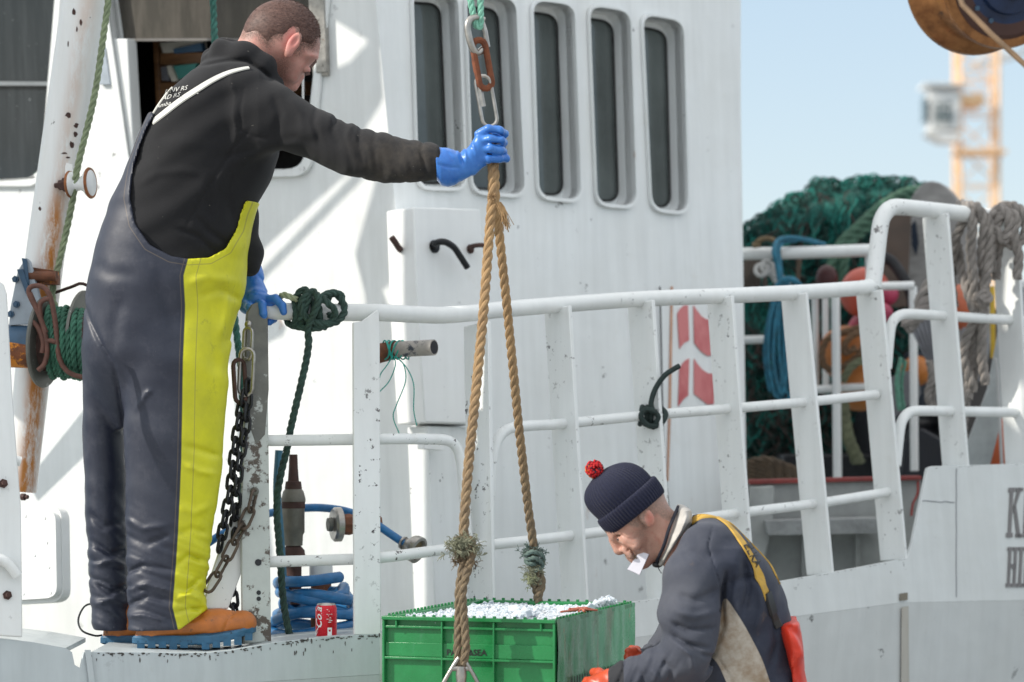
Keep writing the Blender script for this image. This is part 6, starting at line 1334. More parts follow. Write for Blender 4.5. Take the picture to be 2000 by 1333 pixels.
chip = np.zeros(len(V)); hr = random.Random(8)
m.build('pole_tube', M['pole'], pole, attrs={'run': run, 'chip': chip})
# chips: small flakes of bare metal on the paint
bvp = bvh_of([o for o in pole.children][0]); m = MB(); fl_ = [(145, 24, 5, 9), (158, 44, 4, 7), (150, 58, 2, 6), (133, 86, 2, 6), (133, 225, 7, 7), (149, 245, 6, 6), (147, 262, 5, 7), (140, 283, 6, 9), (126, 300, 8, 2), (133, 308, 5, 2), (78, 408, 3, 5)]
for x, y, a, b in fl_:
    pts = []
    for k in range(9):
        an = 2 * math.pi * k / 9; h_, n_ = onto(bvp, x + a * math.cos(an) * hr.uniform(.5, 1.1), y + b * math.sin(an) * hr.uniform(.5, 1.1)); pts.append(h_ + n_ * .0008 if h_ else None)
    if all(p is not None for p in pts): mm = MB(); mm.add(pts, [tuple(range(9))]); mm.build('paint_chip', M['rust_dark'], pole, smooth=False)
shv = thing('rope_sheave', 'white grooved roller with rusty rims on the slanting pole', 'roller', tuple(P(150, 390, 7.9))); s_ = 7.9 / F; ax = Vector((1, -.25, .05)).normalized(); c = P(120, 362, 7.93)
m = MB(); m.lathe(c, ax, [(14 * s_, 20 * s_), (18 * s_, 26 * s_), (23 * s_, 24 * s_), (30 * s_, 15 * s_), (40 * s_, 13 * s_), (48 * s_, 17 * s_), (54 * s_, 26 * s_), (60 * s_, 30 * s_), (64 * s_, 24 * s_)], 28); m.build('roller', M['white'], shv)
for h0, r0 in ((16, 27), (58, 31)): m = MB(); m.lathe(c + ax * h0 * s_, ax, [(0, r0 * s_ * .96), (2 * s_, r0 * s_), (5 * s_, r0 * s_ * .96)], 28); m.build('rim', simple('rim_rust', (.30, .11, .04), .8, var=.6, vs=50), shv)
m = MB(); m.lathe(c - ax * 14 * s_, ax, [(0, 5 * s_), (9 * s_, 5 * s_), (9 * s_, 10 * s_), (18 * s_, 10 * s_), (18 * s_, 14 * s_), (28 * s_, 14 * s_)], 6); m.build('bolt', M['rust_dark'], shv)
m = MB(); m.prism([P(128, 318, 7.96), P(142, 322, 7.94), P(146, 372, 7.92), P(128, 380, 7.93)], Vector((0, -.008, 0))); m.build('bracket', M['white'], shv)
m = MB(); rope(m, [P(218, -50, 7.93), P(205, 50, 7.93), P(184, 190, 7.92), P(152, 325, 7.90), P(143, 385, 7.92), P(130, 450, 7.92), P(114, 520, 7.91), P(102, 575, 7.9), P(112, 610, 7.88)], .0095, lay=.07, sides=6); o = m.build('pole_rope', simple('olive_green_rope', (.24, .29, .17), .85, var=.4, vs=50, bs=300, bst=.5)); tag(o, 'faded olive rope running down the slanting pole over the roller to the winch', 'rope')
wn = thing('rope_winch', 'small rusty hand winch wound with green rope at the left edge', 'winch', tuple(P(90, 765, 7.95))); s_ = 7.9 / F
W = lambda x, y, d=0: P(x, y, 7.9 + d)
m = MB(); m.prism([W(50, 504, -.05), W(58, 512, -.05), (W(82, 600, -.05)), W(76, 632, -.05), W(17, 636, -.05), W(20, 600, -.05), W(34, 530, -.05)], Vector((.004, .012, 0))); m.build('side_plate', M['greyblue'], wn, bevel=.002)
m = MB(); m.prism([W(34, 527, -.052), W(46, 526, -.052), W(60, 570, -.052), W(52, 575, -.052)], Vector((0, -.012, 0))); m.build('plate_edge', M['blue_steel'], wn, bevel=.002)
m = MB(); m.prism([W(42, 504, -.06), W(52, 506, -.06), W(57, 560, -.06), (W(50, 548, -.06))], Vector((.0, .01, 0))); m.build('plate_tab', M['blue_steel'], wn, bevel=.002)
for x, y in ((31, 546), (33, 595), (22, 614)): m = MB(); m.lathe(W(x, y, -.052), (-.25, -1, 0), [(0, 7 * s_), (.006, 7 * s_), (.006, 4 * s_), (.011, 4 * s_)], 6); m.build('plate_bolt', M['blue_steel'], wn)
axw = Vector((1, -.22, -.06)).normalized()
m = MB(); m.lathe(W(16, 672, -.02), axw, [(0, 38 * s_), (58 * s_, 38 * s_)], 30); m.build('gear_case', M['blue_steel'], wn)
m = MB(); m.lathe(W(20, 680, -.024), axw, [(0, 38 * s_), (50 * s_, 37 * s_), (54 * s_, 30 * s_)], 30); m.build('brake_band', simple('orange_brown_rust', (.20, .07, .03), .8, .1, var=.6, vs=30, bst=.8, bd=.003, spot=(.62, .22, .02), spot_t=.50, spot_s=16), wn)
m = MB(); m.lathe(W(84, 668, -.02), axw, [(0, 88 * s_), (5 * s_, 90 * s_), (8 * s_, 88 * s_)], 48); m.build('drum_flange', M['galv'], wn)
m = MB(); m.lathe(W(150, 655, .0), axw, [(10 * s_, 88 * s_), (16 * s_, 88 * s_)], 48); m.build('drum_flange', M['galv'], wn)
m = MB(); q = []
for k in range(0, 7 * 24): a = 2 * math.pi * k / 24; q.append(W(96, 668, -.02) + axw * (k / 24 * 11.0 * s_) + Vector((0, math.cos(a), math.sin(a))) * (66 + 3 * math.sin(k * .11)) * s_)
rope(m, q, .0085, lay=.06, smoothn=2, sides=6); m.build('rope_turns', simple('green_winch_rope', (.05, .17, .11), .8, var=.5, vs=40, bs=300, bst=.5), wn)
m = MB(); m.lathe(W(92, 668, -.02), axw, [(0, 58 * s_), (80 * s_, 58 * s_)], 30); m.build('drum', M['rust_dark'], wn)
rb = simple('brown_rusty_bar', (.17, .08, .06), .7, .2, var=.4, vs=50)
for pth in ([(72, 605), (60, 582), (56, 568), (62, 560), (78, 559), (92, 568), (101, 590), (108, 630), (112, 670), (116, 700), (128, 722), (145, 733), (166, 738)], [(58, 572), (70, 600), (82, 630), (90, 662), (92, 690), (86, 712), (74, 724)], [(96, 584), (86, 586), (78, 596), (80, 625), (90, 650)], [(62, 628), (74, 640), (84, 668), (82, 690)], [(88, 666), (100, 666), (108, 668)]): m = MB(); m.tube(resample(crom([W(x, y, -.125) for x, y in pth], 6), .006), .0072, 10); m.build('bent_bar', rb, wn)
m = MB(); m.tube(resample(crom([W(108, 572, .05), W(125, 566, .04), W(142, 560, .03), (W(158, 554, .03)), W(175, 560, .03)], 5), .01), .0045, 8); m.build('lever', M['rust_dark'], wn)
m = MB(); m.prism([W(54, 516, -.0), W(60, 522, -.03), W(112, 530, -.03), W(112, 556, -.03), W(60, 556, -.03)], Vector((0, .05, 0))); m.tube([W(56, 540, -.04), W(110, 540, -.04)], .014, 10); m.build('mounting', M['rust'], wn)
m = MB(); m.tube(resample(crom([P(185, 1178, 7.75), P(165, 1185, 7.7), P(153, 1210, 7.65), P(160, 1232, 7.6), P(185, 1242, 7.6), P(200, 1241, 7.6)], 6), .006), .0028, 6); o = m.build('loose_cord', M['black_iron']); tag(o, 'thin black cord curling behind the heel of the left boot', 'cord')
m = MB(); m.lathe(P(42, 971, 8.1), (.9, -.4, 0), [(0, .010), (.012, .010), (.012, .006), (.022, .006)], 8); o = m.build('deck_bolt', M['rust_dark']); tag(o, 'dark rusty bolt above the white hatch cover', 'bolt')
# ------------------------------------------------------------------ gear on the after deck, seen between the rail bars
def D(x, y, Y): return P(x, y, Y)
# trawl net heaped on its drum
YN = 12.0; sN = YN / F
nh = SDF(*bx(1405, 310, 1880, 1010, -.30, .65, YN), .016)
hr = np.random.RandomState(3)
for (x, y, r, d) in [(1500, 560, 110, .1), (1560, 500, 115, .1), (1640, 470, 118, .1), (1720, 470, 118, .1), (1780, 520, 90, .15), (1470, 640, 110, .1), (1560, 680, 130, .1), (1680, 680, 140, .1), (1780, 700, 120, .15), (1480, 820, 110, .05), (1580, 860, 120, .05), (1700, 860, 130, .1), (1790, 860, 110, .15)]: nh.ell(D(x, y, YN + d), (r * sN, .25, r * sN), k=.05)
for i in range(70): x, y = hr.uniform(1440, 1820), hr.uniform(400, 930); nh.ell(D(x, y, YN - .10 + hr.uniform(-.05, .05)), (hr.uniform(.04, .09), .07, hr.uniform(.05, .12)), k=.03)
nh.waves(.012, .12, 5, (1, .2, .15), oct=3); 
topl = [(1380, 520), (1440, 462), (1462, 440), (1490, 424), (1506, 420), (1516, 405), (1530, 398), (1548, 380), (1566, 384), (1592, 368), (1598, 352), (1625, 352), (1650, 360), (1680, 350), (1700, 346), (1735, 352), (1770, 350), (1796, 362), (1812, 380), (1840, 430), (1850, 1000), (1380, 1000)]
nh.clip2d(topl, YN, off=.012)
nm = NT('green_trawl_net'); nc = nm.mix(nm.ramp(nm.noise(9, 8, .75, (1, 1, .35)), .35, .62), (.006, .035, .032, 1), (.010, .15, .12, 1)); nc = nm.mix(nm.ramp(nm.noise(5, 6, .7), .52, .66, 0, .85), nc, (.030, .026, .024, 1)); nc = nm.mix(nm.ramp(nm.noise(12, 6, .7), .66, .72, 0, .7), nc, (.14, .05, .035, 1))
M['net'] = nm.fin(nc, .85, 0.0, nm.bump(nm.noise(60, 6, .8, (1, 1, .3)), 1.0, .02))
net = nh.build('trawl_net', M['net']); tag(net, 'big heap of dark green trawl net rising behind the wheelhouse edge', 'fishing net'); bvn = bvh_of(net)
g_ = [simple('net_strand_dark', (.008, .05, .04), .85, var=.5), simple('net_strand_bright', (.012, .19, .155), .85, var=.4), simple('net_strand_brown', (.06, .045, .04), .9, var=.4)]
hr = random.Random(11); mbs = [MB(), MB(), MB()]
for i in range(2600):
    x = hr.uniform(1440, 1835); y = hr.uniform(355, 940); h_, n_ = onto(bvn, x, y)
    if h_ is None or h_.y > 12.6: continue
    L = hr.uniform(.05, .20); c = h_ + n_ * .012; q = [c]; v = Vector((hr.gauss(0, .35), -.15, -1)).normalized()
    if y > 620: v = Vector((hr.gauss(0, .9), -.1, -.6)).normalized()
    for k in range(6): v = (v + Vector((hr.gauss(0, .35), hr.gauss(-.05, .15), hr.gauss(-.05, .2)))).normalized(); q.append(q[-1] + v * L / 6)
    kk = 2 if hr.random() < .14 + .3 * (y > 640) else (1 if hr.random() < .42 else 0); mbs[kk].tube(crom(q, 2), hr.uniform(.0018, .0042), 4, caps=False)
# loose meshes standing up along the top edge
for i in range(420):
    t = hr.random(); k = 1 + t * 17; a = topl[int(k)]; b = topl[min(int(k) + 1, 18)]; f = k - int(k); x = a[0] + (b[0] - a[0]) * f; y = a[1] + (b[1] - a[1]) * f
    if x > 1830: continue
    c = D(x + hr.gauss(0, 6), y + 11, YN + hr.uniform(-.1, .25)); r = hr.uniform(.012, .030); q = [c + Vector((r * math.cos(j * 1.05 + i), hr.gauss(0, .01), r * 1.1 * math.sin(j * 1.05 + i) + .008)) for j in range(5)]; mbs[0 if hr.random() < .6 else 1].tube(crom(q, 2), .0032, 4, caps=False)
mbs[0].build('net_strands', g_[0], net, smooth=True); mbs[1].build('net_strands', g_[1], net, smooth=True); mbs[2].build('net_strands', g_[2], net, smooth=True)
for o in list(net.children): tag(o, kind='stuff')
for k, (dx, lab) in enumerate([(0, 'thick faded green rope lying over the net heap, the upper of two'), (16, 'thick faded green rope lying over the net heap, the lower of two')]):
    m = MB(); rope(m, [D(1800 + dx * .2, 372 + dx, 11.72), D(1765, 378 + dx * 1.1, 11.68), D(1720, 405 + dx * 1.2, 11.64), D(1675, 445 + dx, 11.60), D(1640 + dx, 480 + dx * .3, 11.56), D(1622 + dx * 1.5, 530, 11.55), D(1618 + dx * 2, 600, 11.55)], .022, lay=.13, sides=7); o = m.build('net_rope', simple('faded_green_net_rope', (.07, .15, .10), .9, var=.4, vs=20, bs=200, bst=.6)); tag(o, lab, 'rope')
# rack of white pipes
rk = thing('pipe_rack', 'white pipe rack with rust spots behind the rail, ropes and floats tied to it', 'rack', tuple(D(1620, 950, 10.8))); YR = 10.8; sR = YR / F
rkm = paint('rusty_spotted_white', chips=.66, rust=.70, streak=.1, cs=12, chipcol=(.2, .08, .04))
def rp(pts, r, nm='rack_pipe'): m = MB(); m.tube(resample(crom([D(x, y, Y) for x, y, Y in pts], 5), .03), r * sR, 12); m.build(nm, rkm, rk)
rp([(1400, 497, 10.8), (1560, 494, 10.8), (1700, 489, 10.8)], 12); rp([(1400, 666, 10.9), (1500, 663, 10.9)], 8); rp([(1592, 570, 11.0), (1594, 760, 11.0)], 7); rp([(1612, 570, 11.3), (1613, 760, 11.3)], 6.5); rp([(1632, 575, 10.78), (1636, 945, 10.78)], 8.5); rp([(1586, 762, 10.85), (1720, 754, 10.85)], 8); rp([(1696, 492, 10.82), (1699, 560, 10.82)], 7); rp([(1783, 560, 10.7), (1784, 660, 10.7), (1786, 920, 10.7)], 8); rp([(1700, 560, 10.6), (1785, 558, 10.6)], 8)
# hanks and floats on it
def hank(name, cx, y0, y1, wd, n, r, Y, mat, lab, seed, tie=True):
    hr = random.Random(seed); m = MB()
    for i in range(n):
        a, b = hr.uniform(-wd, wd) * .9, hr.uniform(-wd, wd) * .9; top = y0 + hr.uniform(0, 16); bot = y1 + hr.uniform(-50, 5); dd = hr.uniform(-.05, .05)
        q = [D(cx + a * .2, top, Y), D(cx + a, top + (bot - top) * .3, Y + dd), D(cx + a * 1.1 + hr.gauss(0, 3), top + (bot - top) * .7, Y + dd), D(cx + (a + b) / 2, bot, Y + dd), D(cx + b * 1.1, top + (bot - top) * .65, Y + dd * .5), D(cx + b * .8, top + (bot - top) * .3, Y), D(cx + b * .2, top, Y)]
        m.tube(crom(q, 5), r, 6, caps=False)
    o = m.build(name, mat); tag(o, lab, 'rope'); return o
bl = simple('sea_blue_rope', (.03, .16, .24), .85, var=.5, vs=30, bs=250, bst=.5)
hk_ = hank('rope_hank', 1530, 545, 790, 40, 16, .0068, 10.66, bl, 'long hank of blue rope hanging from the white pipe rack', 2)
m = MB(); m.tube(crom([D(1524, 560, 10.66), D(1519, 520, 10.66), D(1512, 492, 10.66), D(1520, 470, 10.72), D(1545, 465, 10.76), D(1580, 470, 10.80), D(1610, 478, 10.85)], 6), .010, 8); m.tube(crom([D(1528, 560, 10.68), D(1524, 520, 10.68), D(1520, 490, 10.70), D(1530, 474, 10.76), D(1555, 470, 10.82)], 6), .009, 8); m.tube(crom([D(1505, 580, 10.63), D(1530, 548, 10.60), (D(1556, 552, 10.60)), D(1575, 590, 10.63)], 6), .012, 8); m.build('rope_tie', bl, hk_)
m = MB()
for i, (x, y) in enumerate([(1487, 528), (1498, 522), (1510, 528), (1518, 540), (1525, 552), (1535, 560)]): link(m, D(x, y, 10.72 + i * .01), (.2, .5, 1), (1, .2 * i, 0), .050, .042, .0085, 6)
o = m.build('white_rope_curl', simple('white_coiled_rope', (.50, .49, .47), .8)); tag(o, 'white curled rope end hanging left of the blue hank', 'rope')
m = MB(); rope(m, [D(1478, 478, 10.74), D(1482, 470, 10.73), D(1500, 466, 10.72), D(1516, 474, 10.73), (D(1521, 490, 10.74)), D(1521, 505, 10.76)], .010, lay=.06); m.lathe(D(1470, 480, 10.74), (1, 0, .2), [(0, .011), (.03, .013)], 10); o = m.build('tan_rope_end', simple('tan_rope', (.22, .16, .09), .9, var=.4)); tag(o, 'short tan rope end bent over the white pipe', 'rope')
m = MB(); rope(m, [D(1564, 500, 10.9), D(1560, 520, 10.9), D(1558, 560, 10.92)], .009, lay=.05); o = m.build('brown_lanyard', simple('brown_rope', (.15, .11, .08), .9)); tag(o, 'thin brown lanyard hanging straight under the white pipe', 'rope')
m = MB()
for i in range(10): x = 1470 + rnd.gauss(0, 12); m.tube(crom([D(x, 510, 11.0), D(x + rnd.gauss(0, 6), 545, 10.98), D(x + rnd.gauss(0, 8), 590, 11.0)], 4), .010, 6)
o = m.build('brown_netting', simple('brown_old_netting', (.085, .068, .055), .9, var=.5, bst=.8)); tag(o, 'bundle of brown netting hanging at the wheelhouse edge', 'netting')
def float_(x, y, r, Y, col, lab, sx=1, sz=1, neck=None, grp=None, dirt=(.25, .12, .06)):
    s_ = Y / F; m = MB(); m.ball(D(x, y, Y), r * s_, sx, 1, sz, n=20); t = thing('buoy', lab, 'buoy', tuple(D(x, y + r * sz, Y)), grp); m.build('float_ball', simple('float_skin', col, .5, var=.25, vs=8, spot=dirt, spot_t=.66), t, smooth=True)
    if neck: d = Vector((neck[0], -.2, neck[1])).normalized(); m = MB(); m.lathe(D(x, y, Y) + d * r * s_ * .93, d, [(0, r * s_ * .3), (r * s_ * .25, r * s_ * .22), (r * s_ * .30, r * s_ * .22)], 14); m.build('float_eye', simple('eye_blue', (.05, .08, .2), .5), t)
    return t
gb = 'floats and buoys on the after deck'
float_(1690, 572, 50, 10.95, (.56, .09, .05), 'round orange red buoy behind the corner of the side rail', grp=gb)
float_(1735, 575, 20, 10.85, (.42, .045, .10), 'small pink buoy right of the round orange red one', 1, 1.1, grp=gb); float_(1718, 612, 24, 10.8, (.38, .04, .09), 'pink buoy squeezed just below the orange red one', 1.1, .9, grp=gb)
float_(1688, 652, 38, 11.05, (.42, .03, .07), 'crimson buoy behind the post, below the orange red one', .9, 1.1, grp=gb)
float_(1653, 690, 54, 11.0, (.52, .17, .03), 'amber buoy with brown rope lying over it', grp=gb); float_(1680, 755, 54, 10.95, (.50, .17, .03), 'amber buoy sitting low behind the thin white bar', 1, .9, grp=gb)
float_(1875, 600, 34, 10.9, (.50, .12, .05), 'rust orange buoy hanging behind the grey ropes', .8, 1.3, grp=gb); float_(1950, 875, 62, 10.4, (.50, .10, .03), 'large orange buoy low at the right above the bulwark', .75, 1.5, grp=gb); float_(1790, 725, 30, 11.1, (.50, .17, .03), 'small amber buoy half hidden by the thin white post', grp=gb)
float_(1995, 645, 34, 10.6, (.50, .36, .06), 'dull yellow buoy at the right edge', .9, 1.7, grp=gb)
m = MB(); m.ball(D(1615, 545, 10.9), 24 * 10.9 / F, .9, 1, 1.15, n=14); o = m.build('dark_red_float', simple('maroon_float', (.06, .012, .012), .6)); tag(o, 'dark maroon float hanging between two green ropes', 'buoy', gb)
m = MB(); rope(m, [D(1700, 630, 10.85), D(1665, 645, 10.85), D(1640, 652, 10.85), D(1618, 662, 10.86), D(1606, 685, 10.86), D(1610, 715, 10.85), D(1635, 722, 10.84), D(1670, 700, 10.83), D(1690, 670, 10.82), D(1680, 650, 10.82), D(1655, 665, 10.82), D(1650, 690, 10.82), D(1672, 680, 10.81)], .0135, lay=.09); o = m.build('brown_rope_loops', simple('dark_tan_rope', (.17, .10, .055), .9, var=.4)); tag(o, 'brown rope looped over the amber buoy', 'rope')
m = MB()
for k in range(4): rope(m, [D(1645 + k * 4, 745 + k * 30, 10.8), D(1665, 715 + k * 24, 10.79), D(1700, 700 + k * 20, 10.8), D(1730, 705 + k * 22, 10.82)] if k < 1 else [D(1632 + k * 6, 780, 10.84), D(1645 + k * 5, 850, 10.82), D(1665 + k * 6, 905, 10.82)], .016, lay=.10)
o = m.build('olive_rope', simple('olive_rope', (.14, .15, .09), .9, var=.4)); tag(o, 'thick olive rope bunched under the amber buoys', 'rope')
# net drum cheek, otter board, tyre, ribbed pads
m = MB(); n0 = (Vector((-.35, -.9, .05))); u_ = Vector((.92, -.36, -.03)).normalized(); c = D(1846, 560, 11.3); w_ = Vector((-.13, 0, 1)).normalized(); s_ = 11.3 / F
m.prism([c + u_ * 82 * s_ * math.cos(a) + w_ * 208 * s_ * math.sin(a) for a in [2 * math.pi * k / 40 for k in range(40)]], Vector((.02, .05, 0))); ob = m.build('drum_cheek', simple('weathered_grey_board', (.30, .29, .28), .8, var=.35, vs=10, stretch=(1, 1, 3)), bevel=.005); tag(ob, 'tall rounded pale grey cheek plate of the net drum standing beside the green net', 'drum plate')
m = MB(); m.prism([c + n0 * .012 + Vector((0, 0, 0)) + u_ * (x - 1846) * s_ + w_ * (560 - y) * s_ for x, y in [(1796, 440), (1806, 430), (1806, 475), (1798, 500), (1792, 480)]], n0 * .003); m.build('cheek_slot', simple('slot_black', (.01, .02, .04), .7), ob)
m = MB(); m.tube(crom([D(1722, 500, 10.9), D(1745, 515, 10.9), D(1768, 550, 10.88), D(1782, 590, 10.86), D(1774, 640, 10.86)], 6), .022, 10); o = m.build('tyre_arc', simple('black_tyre', (.02, .02, .022), .8, bst=.6)); tag(o, 'curved black rubber hose arching beside the drum plate', 'hose')
m = MB(); m.prism([D(x, y, 11.2) for x, y in [(1716, 420), (1780, 418), (1772, 600), (1722, 600)]], Vector((0, .05, 0))); o = m.build('hanging_netting', simple('brown_net_panel', (.10, .075, .06), .9, var=.3, bs=200, bst=.8)); tag(o, 'brown netting panel between the rail corner and the drum plate', 'netting')
def ribpad(name, pts, Y, nrib, lab):
    p = [D(x, y, Y + d) for x, y, d in pts]; m = MB(); nn = (p[1] - p[0]).cross(p[3] - p[0]).normalized(); 
    if nn.y > 0: nn = -nn
    m.prism(p, -nn * .06)
    for i in range(nrib):
        t0, t1 = (i + .2) / nrib, (i + .75) / nrib; a, b = p[0].lerp(p[1], t0), p[0].lerp(p[1], t1); c_, d_ = p[3].lerp(p[2], t1), p[3].lerp(p[2], t0); m.prism([a, b, c_, d_], nn * .012)
    o = m.build(name, simple('grey_ribbed_plastic', (.22, .22, .24), .6, var=.25), bevel=.002); tag(o, lab, 'fender pad'); return o
ribpad('ribbed_pad', [(1768, 622, 0), (1848, 600, -.03), (1842, 690, -.03), (1812, 712, 0)], 10.3, 8, 'grey ribbed pad tilted behind the first raised rail post')
ribpad('ribbed_pad', [(1852, 596, .02), (1892, 600, 0), (1885, 575, 0), (1850, 560, .02)], 10.9, 6, 'grey ribbed pad right of the first raised rail post, partly behind ropes')
ribpad('ribbed_pad', [(1880, 640, 0), (1932, 652, -.02), (1922, 745, -.02), (1872, 740, 0)], 10.3, 8, 'grey ribbed pad hanging low behind the knotted grey ropes')
# grey mooring ropes draped over the raised rail
gr = simple('grey_mooring_rope', (.26, .235, .215), .9, var=.4, vs=30, bs=260, bst=.6); pr_ = RP.hit(1905, 418, RO); YM = pr_.y
def Mr(x, y, d=0): return P(x, y, YM + d)
hrr = random.Random(21)
mr = None
def moor(paths, lab, r=.017):
    t = None
    for i, pth in enumerate(paths):
        m = MB(); rope(m, [Mr(*p) for p in pth], r, lay=.11, sides=7)
        if t is None: t = m.build('mooring_rope', gr); tag(t, lab, 'rope')
        else: m.build('rope_strand', gr, t)
    return t
moor([[(1862, 600, .12), (1858, 540, .1), (1866, 470, .06), (1885, 425, .03), (1895, 403, -.01), (1912, 408, -.05), (1922, 440, -.05), (1918, 500, -.03), (1922, 560, 0), (1915, 640, .03), (1906, 700, .05), (1900, 740, .06)],
      [(1872, 400, .04), (1888, 402, -.02), (1900, 430, -.05), (1896, 480, -.04), (1900, 540, -.03), (1908, 600, -.0), (1902, 660, .02), (1893, 720, .05), (1890, 780, .05)],
      [(1870, 480, .1), (1878, 530, .08), (1890, 570, .02), (1904, 620, -.01), (1888, 660, 0), (1882, 700, .02), (1896, 740, .03), (1902, 762, .05)],
      [(1928, 420, -.05), (1935, 460, -.05), (1930, 520, -.04), (1924, 560, -.04), (1920, 620, -.02), (1918, 700, 0), (1925, 750, .03)],
      [(1915, 585, -.05), (1926, 592, -.06), (1930, 580, -.05), (1922, 572, -.05), (1914, 588, -.06)]], 'thick grey mooring ropes draped over the raised rail and hanging in strands')
moor([[(1938, 425, -.04), (1950, 408, -.02), (1972, 402, .0), (1992, 410, -.04), (2004, 440, -.05), (1996, 470, -.05), (1976, 480, -.04), (1958, 470, -.03), (1948, 500, .0), (1945, 545, .02)],
      [(1945, 500, .04), (1938, 470, .0), (1946, 440, -.04), (1962, 418, -.05), (1985, 425, -.06), (1980, 460, -.06), (1990, 500, -.05), (1986, 545, -.04)],
      [(1952, 405, -.03), (1968, 418, -.06), (1972, 445, -.06), (1960, 470, -.06), (1945, 450, -.05), (1936, 500, -.02), (1938, 530, .0)]], 'grey mooring rope wound in turns round the raised rail at the right edge')
m = MB(); rope(m, [D(1835, 560, 9.9), D(1822, 590, 9.88), D(1790, 620, 9.9), D(1768, 640, 9.9)], .03, lay=.2); rope(m, [D(1840, 540, 9.95), D(1815, 560, 9.92), D(1800, 600, 9.9), D(1835, 610, 9.88), D(1842, 580, 9.9)], .026, lay=.16); o = m.build('grey_rope_bunch', gr); tag(o, 'bunched grey rope at the foot of the drum plate', 'rope')
for k, (a, lab) in enumerate([([(1815, 705), (1820, 740), (1812, 770), (1818, 800)], 'frayed pale rope end dangling under the tilted ribbed pad'), ([(1875, 745), (1880, 780), (1874, 830), (1880, 880)], 'frayed pale rope end hanging just right of the first raised post'), ([(1760, 700), (1752, 745), (1757, 800), (1755, 780)], 'teal and white rope tail hanging in front of the dark gear')]):
    m = MB(); rope(m, [D(x, y, 10.1) for x, y in a], .014 if k < 2 else .009, lay=.08); rope(m, [D(x + 9, y + 5, 10.12) for x, y in a], .012 if k < 2 else .007, lay=.08); o = m.build('rope_tail', gr if k < 2 else M['green_rope_l']); tag(o, lab, 'rope')
# dark machinery, deck box, stays
mach = thing('deck_winch', 'black deck winch half hidden behind the rail posts, above the grey box', 'winch', tuple(D(1720, 945, 11.6))); YW = 11.6; sW = YW / F
m = MB(); m.box(D(1700, 925, YW), (.75, .4, .16)); m.build('winch_bed', M['black_iron'], mach, bevel=.01)
m = MB(); m.lathe(D(1690, 860, YW - .1), (1, .2, 0), [(0, .16), (.03, .16), (.035, .09), (.28, .09), (.285, .16), (.31, .16)], 28); m.build('winch_drum', simple('winch_black', (.02, .02, .024), .5, .3), mach)
m = MB(); m.prism([D(x, y, 10.9) for x, y in [(1768, 860), (1800, 835), (1880, 880), (1872, 935), (1760, 935)]], Vector((0, .3, 0))); m.build('winch_housing', simple('dark_navy_box', (.012, .014, .02), .5), mach, bevel=.01)
m = MB(); m.box(D(1830, 745, 11.4), (.20, .2, .24), R(20)); m.build('motor', simple('motor_navy', (.02, .025, .04), .4), mach, bevel=.015)
m = MB(); m.prism([D(x, y, 10.8) for x, y in [(1735, 740), (1790, 720), (1800, 770), (1745, 820)]], Vector((0, .1, 0))); m.build('guard_plate', simple('dull_grey_guard', (.14, .14, .15), .6), mach, bevel=.004)
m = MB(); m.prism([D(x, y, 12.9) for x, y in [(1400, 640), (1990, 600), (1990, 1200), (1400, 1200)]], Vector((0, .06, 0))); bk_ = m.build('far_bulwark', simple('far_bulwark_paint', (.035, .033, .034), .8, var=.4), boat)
dbx = thing('deck_box', 'grey steel deck box with a red upper edge and a chequered step in front', 'box', tuple(D(1640, 1170, 9.9))); YB = 9.9
gpt = simple('grey_box_paint', (.34, .35, .34), .6, var=.25, vs=8, spot=(.22, .10, .07), spot_t=.70, spot_s=12)
m = MB(); m.prism([D(x, y, YB) for x, y in [(1464, 946), (1800, 938), (1800, 1240), (1464, 1240)]], Vector((0, .03, 0))); m.build('box_front', gpt, dbx)
m = MB(); m.prism([D(x, y, YB - .02) for x, y in [(1464, 938), (1800, 930), (1800, 938), (1464, 947)]], Vector((0, .10, 0))); m.build('red_edge', simple('faded_red_edge', (.24, .045, .04), .7, var=.4, vs=20), dbx, bevel=.003)
m = MB(); m.tube(crom([D(1793, 940, YB - .012), D(1792, 965, YB - .012), D(1783, 985, YB - .012), D(1780, 1008, YB - .012)], 5), .004, 6); m.build('red_drip', simple('red_drip_paint', (.35, .03, .02), .5), dbx)
m = MB(); m.prism([D(x, y, YB - .16) for x, y in [(1494, 1017), (1716, 1011), (1722, 1036), (1716, 1042), (1498, 1046)]], Vector((0, .14, 0))); stp = m.build('step', simple('worn_tread_plate', (.30, .31, .31), .6, var=.3, spot=(.30, .12, .10), spot_t=.64, spot_s=26, bs=90, bst=1.0, bd=.004), dbx, bevel=.004)
for xx in (1566, 1670): m = MB(); m.prism([D(x, y, YB - .04) for x, y in [(xx, 1044), (xx + 10, 1044), (xx + 7, 1150), (xx + 1, 1150)]], Vector((0, .03, 0))); m.build('step_leg', gpt, dbx)
m = MB(); m.prism([D(x, y, YB - .1) for x, y in [(1466, 952), (1512, 950), (1508, 1035), (1470, 1180), (1466, 1180)]], Vector((.0, .05, 0))); m.build('side_gusset', gpt, dbx, bevel=.003)
m = MB()
for k in range(5): rope(m, [D(1460, 905 + k * 8, 10.3), D(1500, 900 + k * 8, 10.28), D(1550, 918 + k * 6, 10.3), D(1590, 932 + k * 3, 10.35)], .017, lay=.1)
o = m.build('brown_rope_pile', simple('wet_brown_rope', (.10, .07, .045), .9, var=.4)); tag(o, 'flattened pile of wet brown rope on top of the grey deck box', 'rope')
m = MB(); m.prism([D(x, y, 9.75) for x, y in [(2020, 560), (1990, 690), (1975, 750), (1930, 925), (1868, 925), (1930, 760), (1968, 560)]], Vector((.0, .03, 0))); o = m.build('stay_plate', simple('grey_white_plate', (.36, .38, .38), .5, var=.2), boat, bevel=.004)
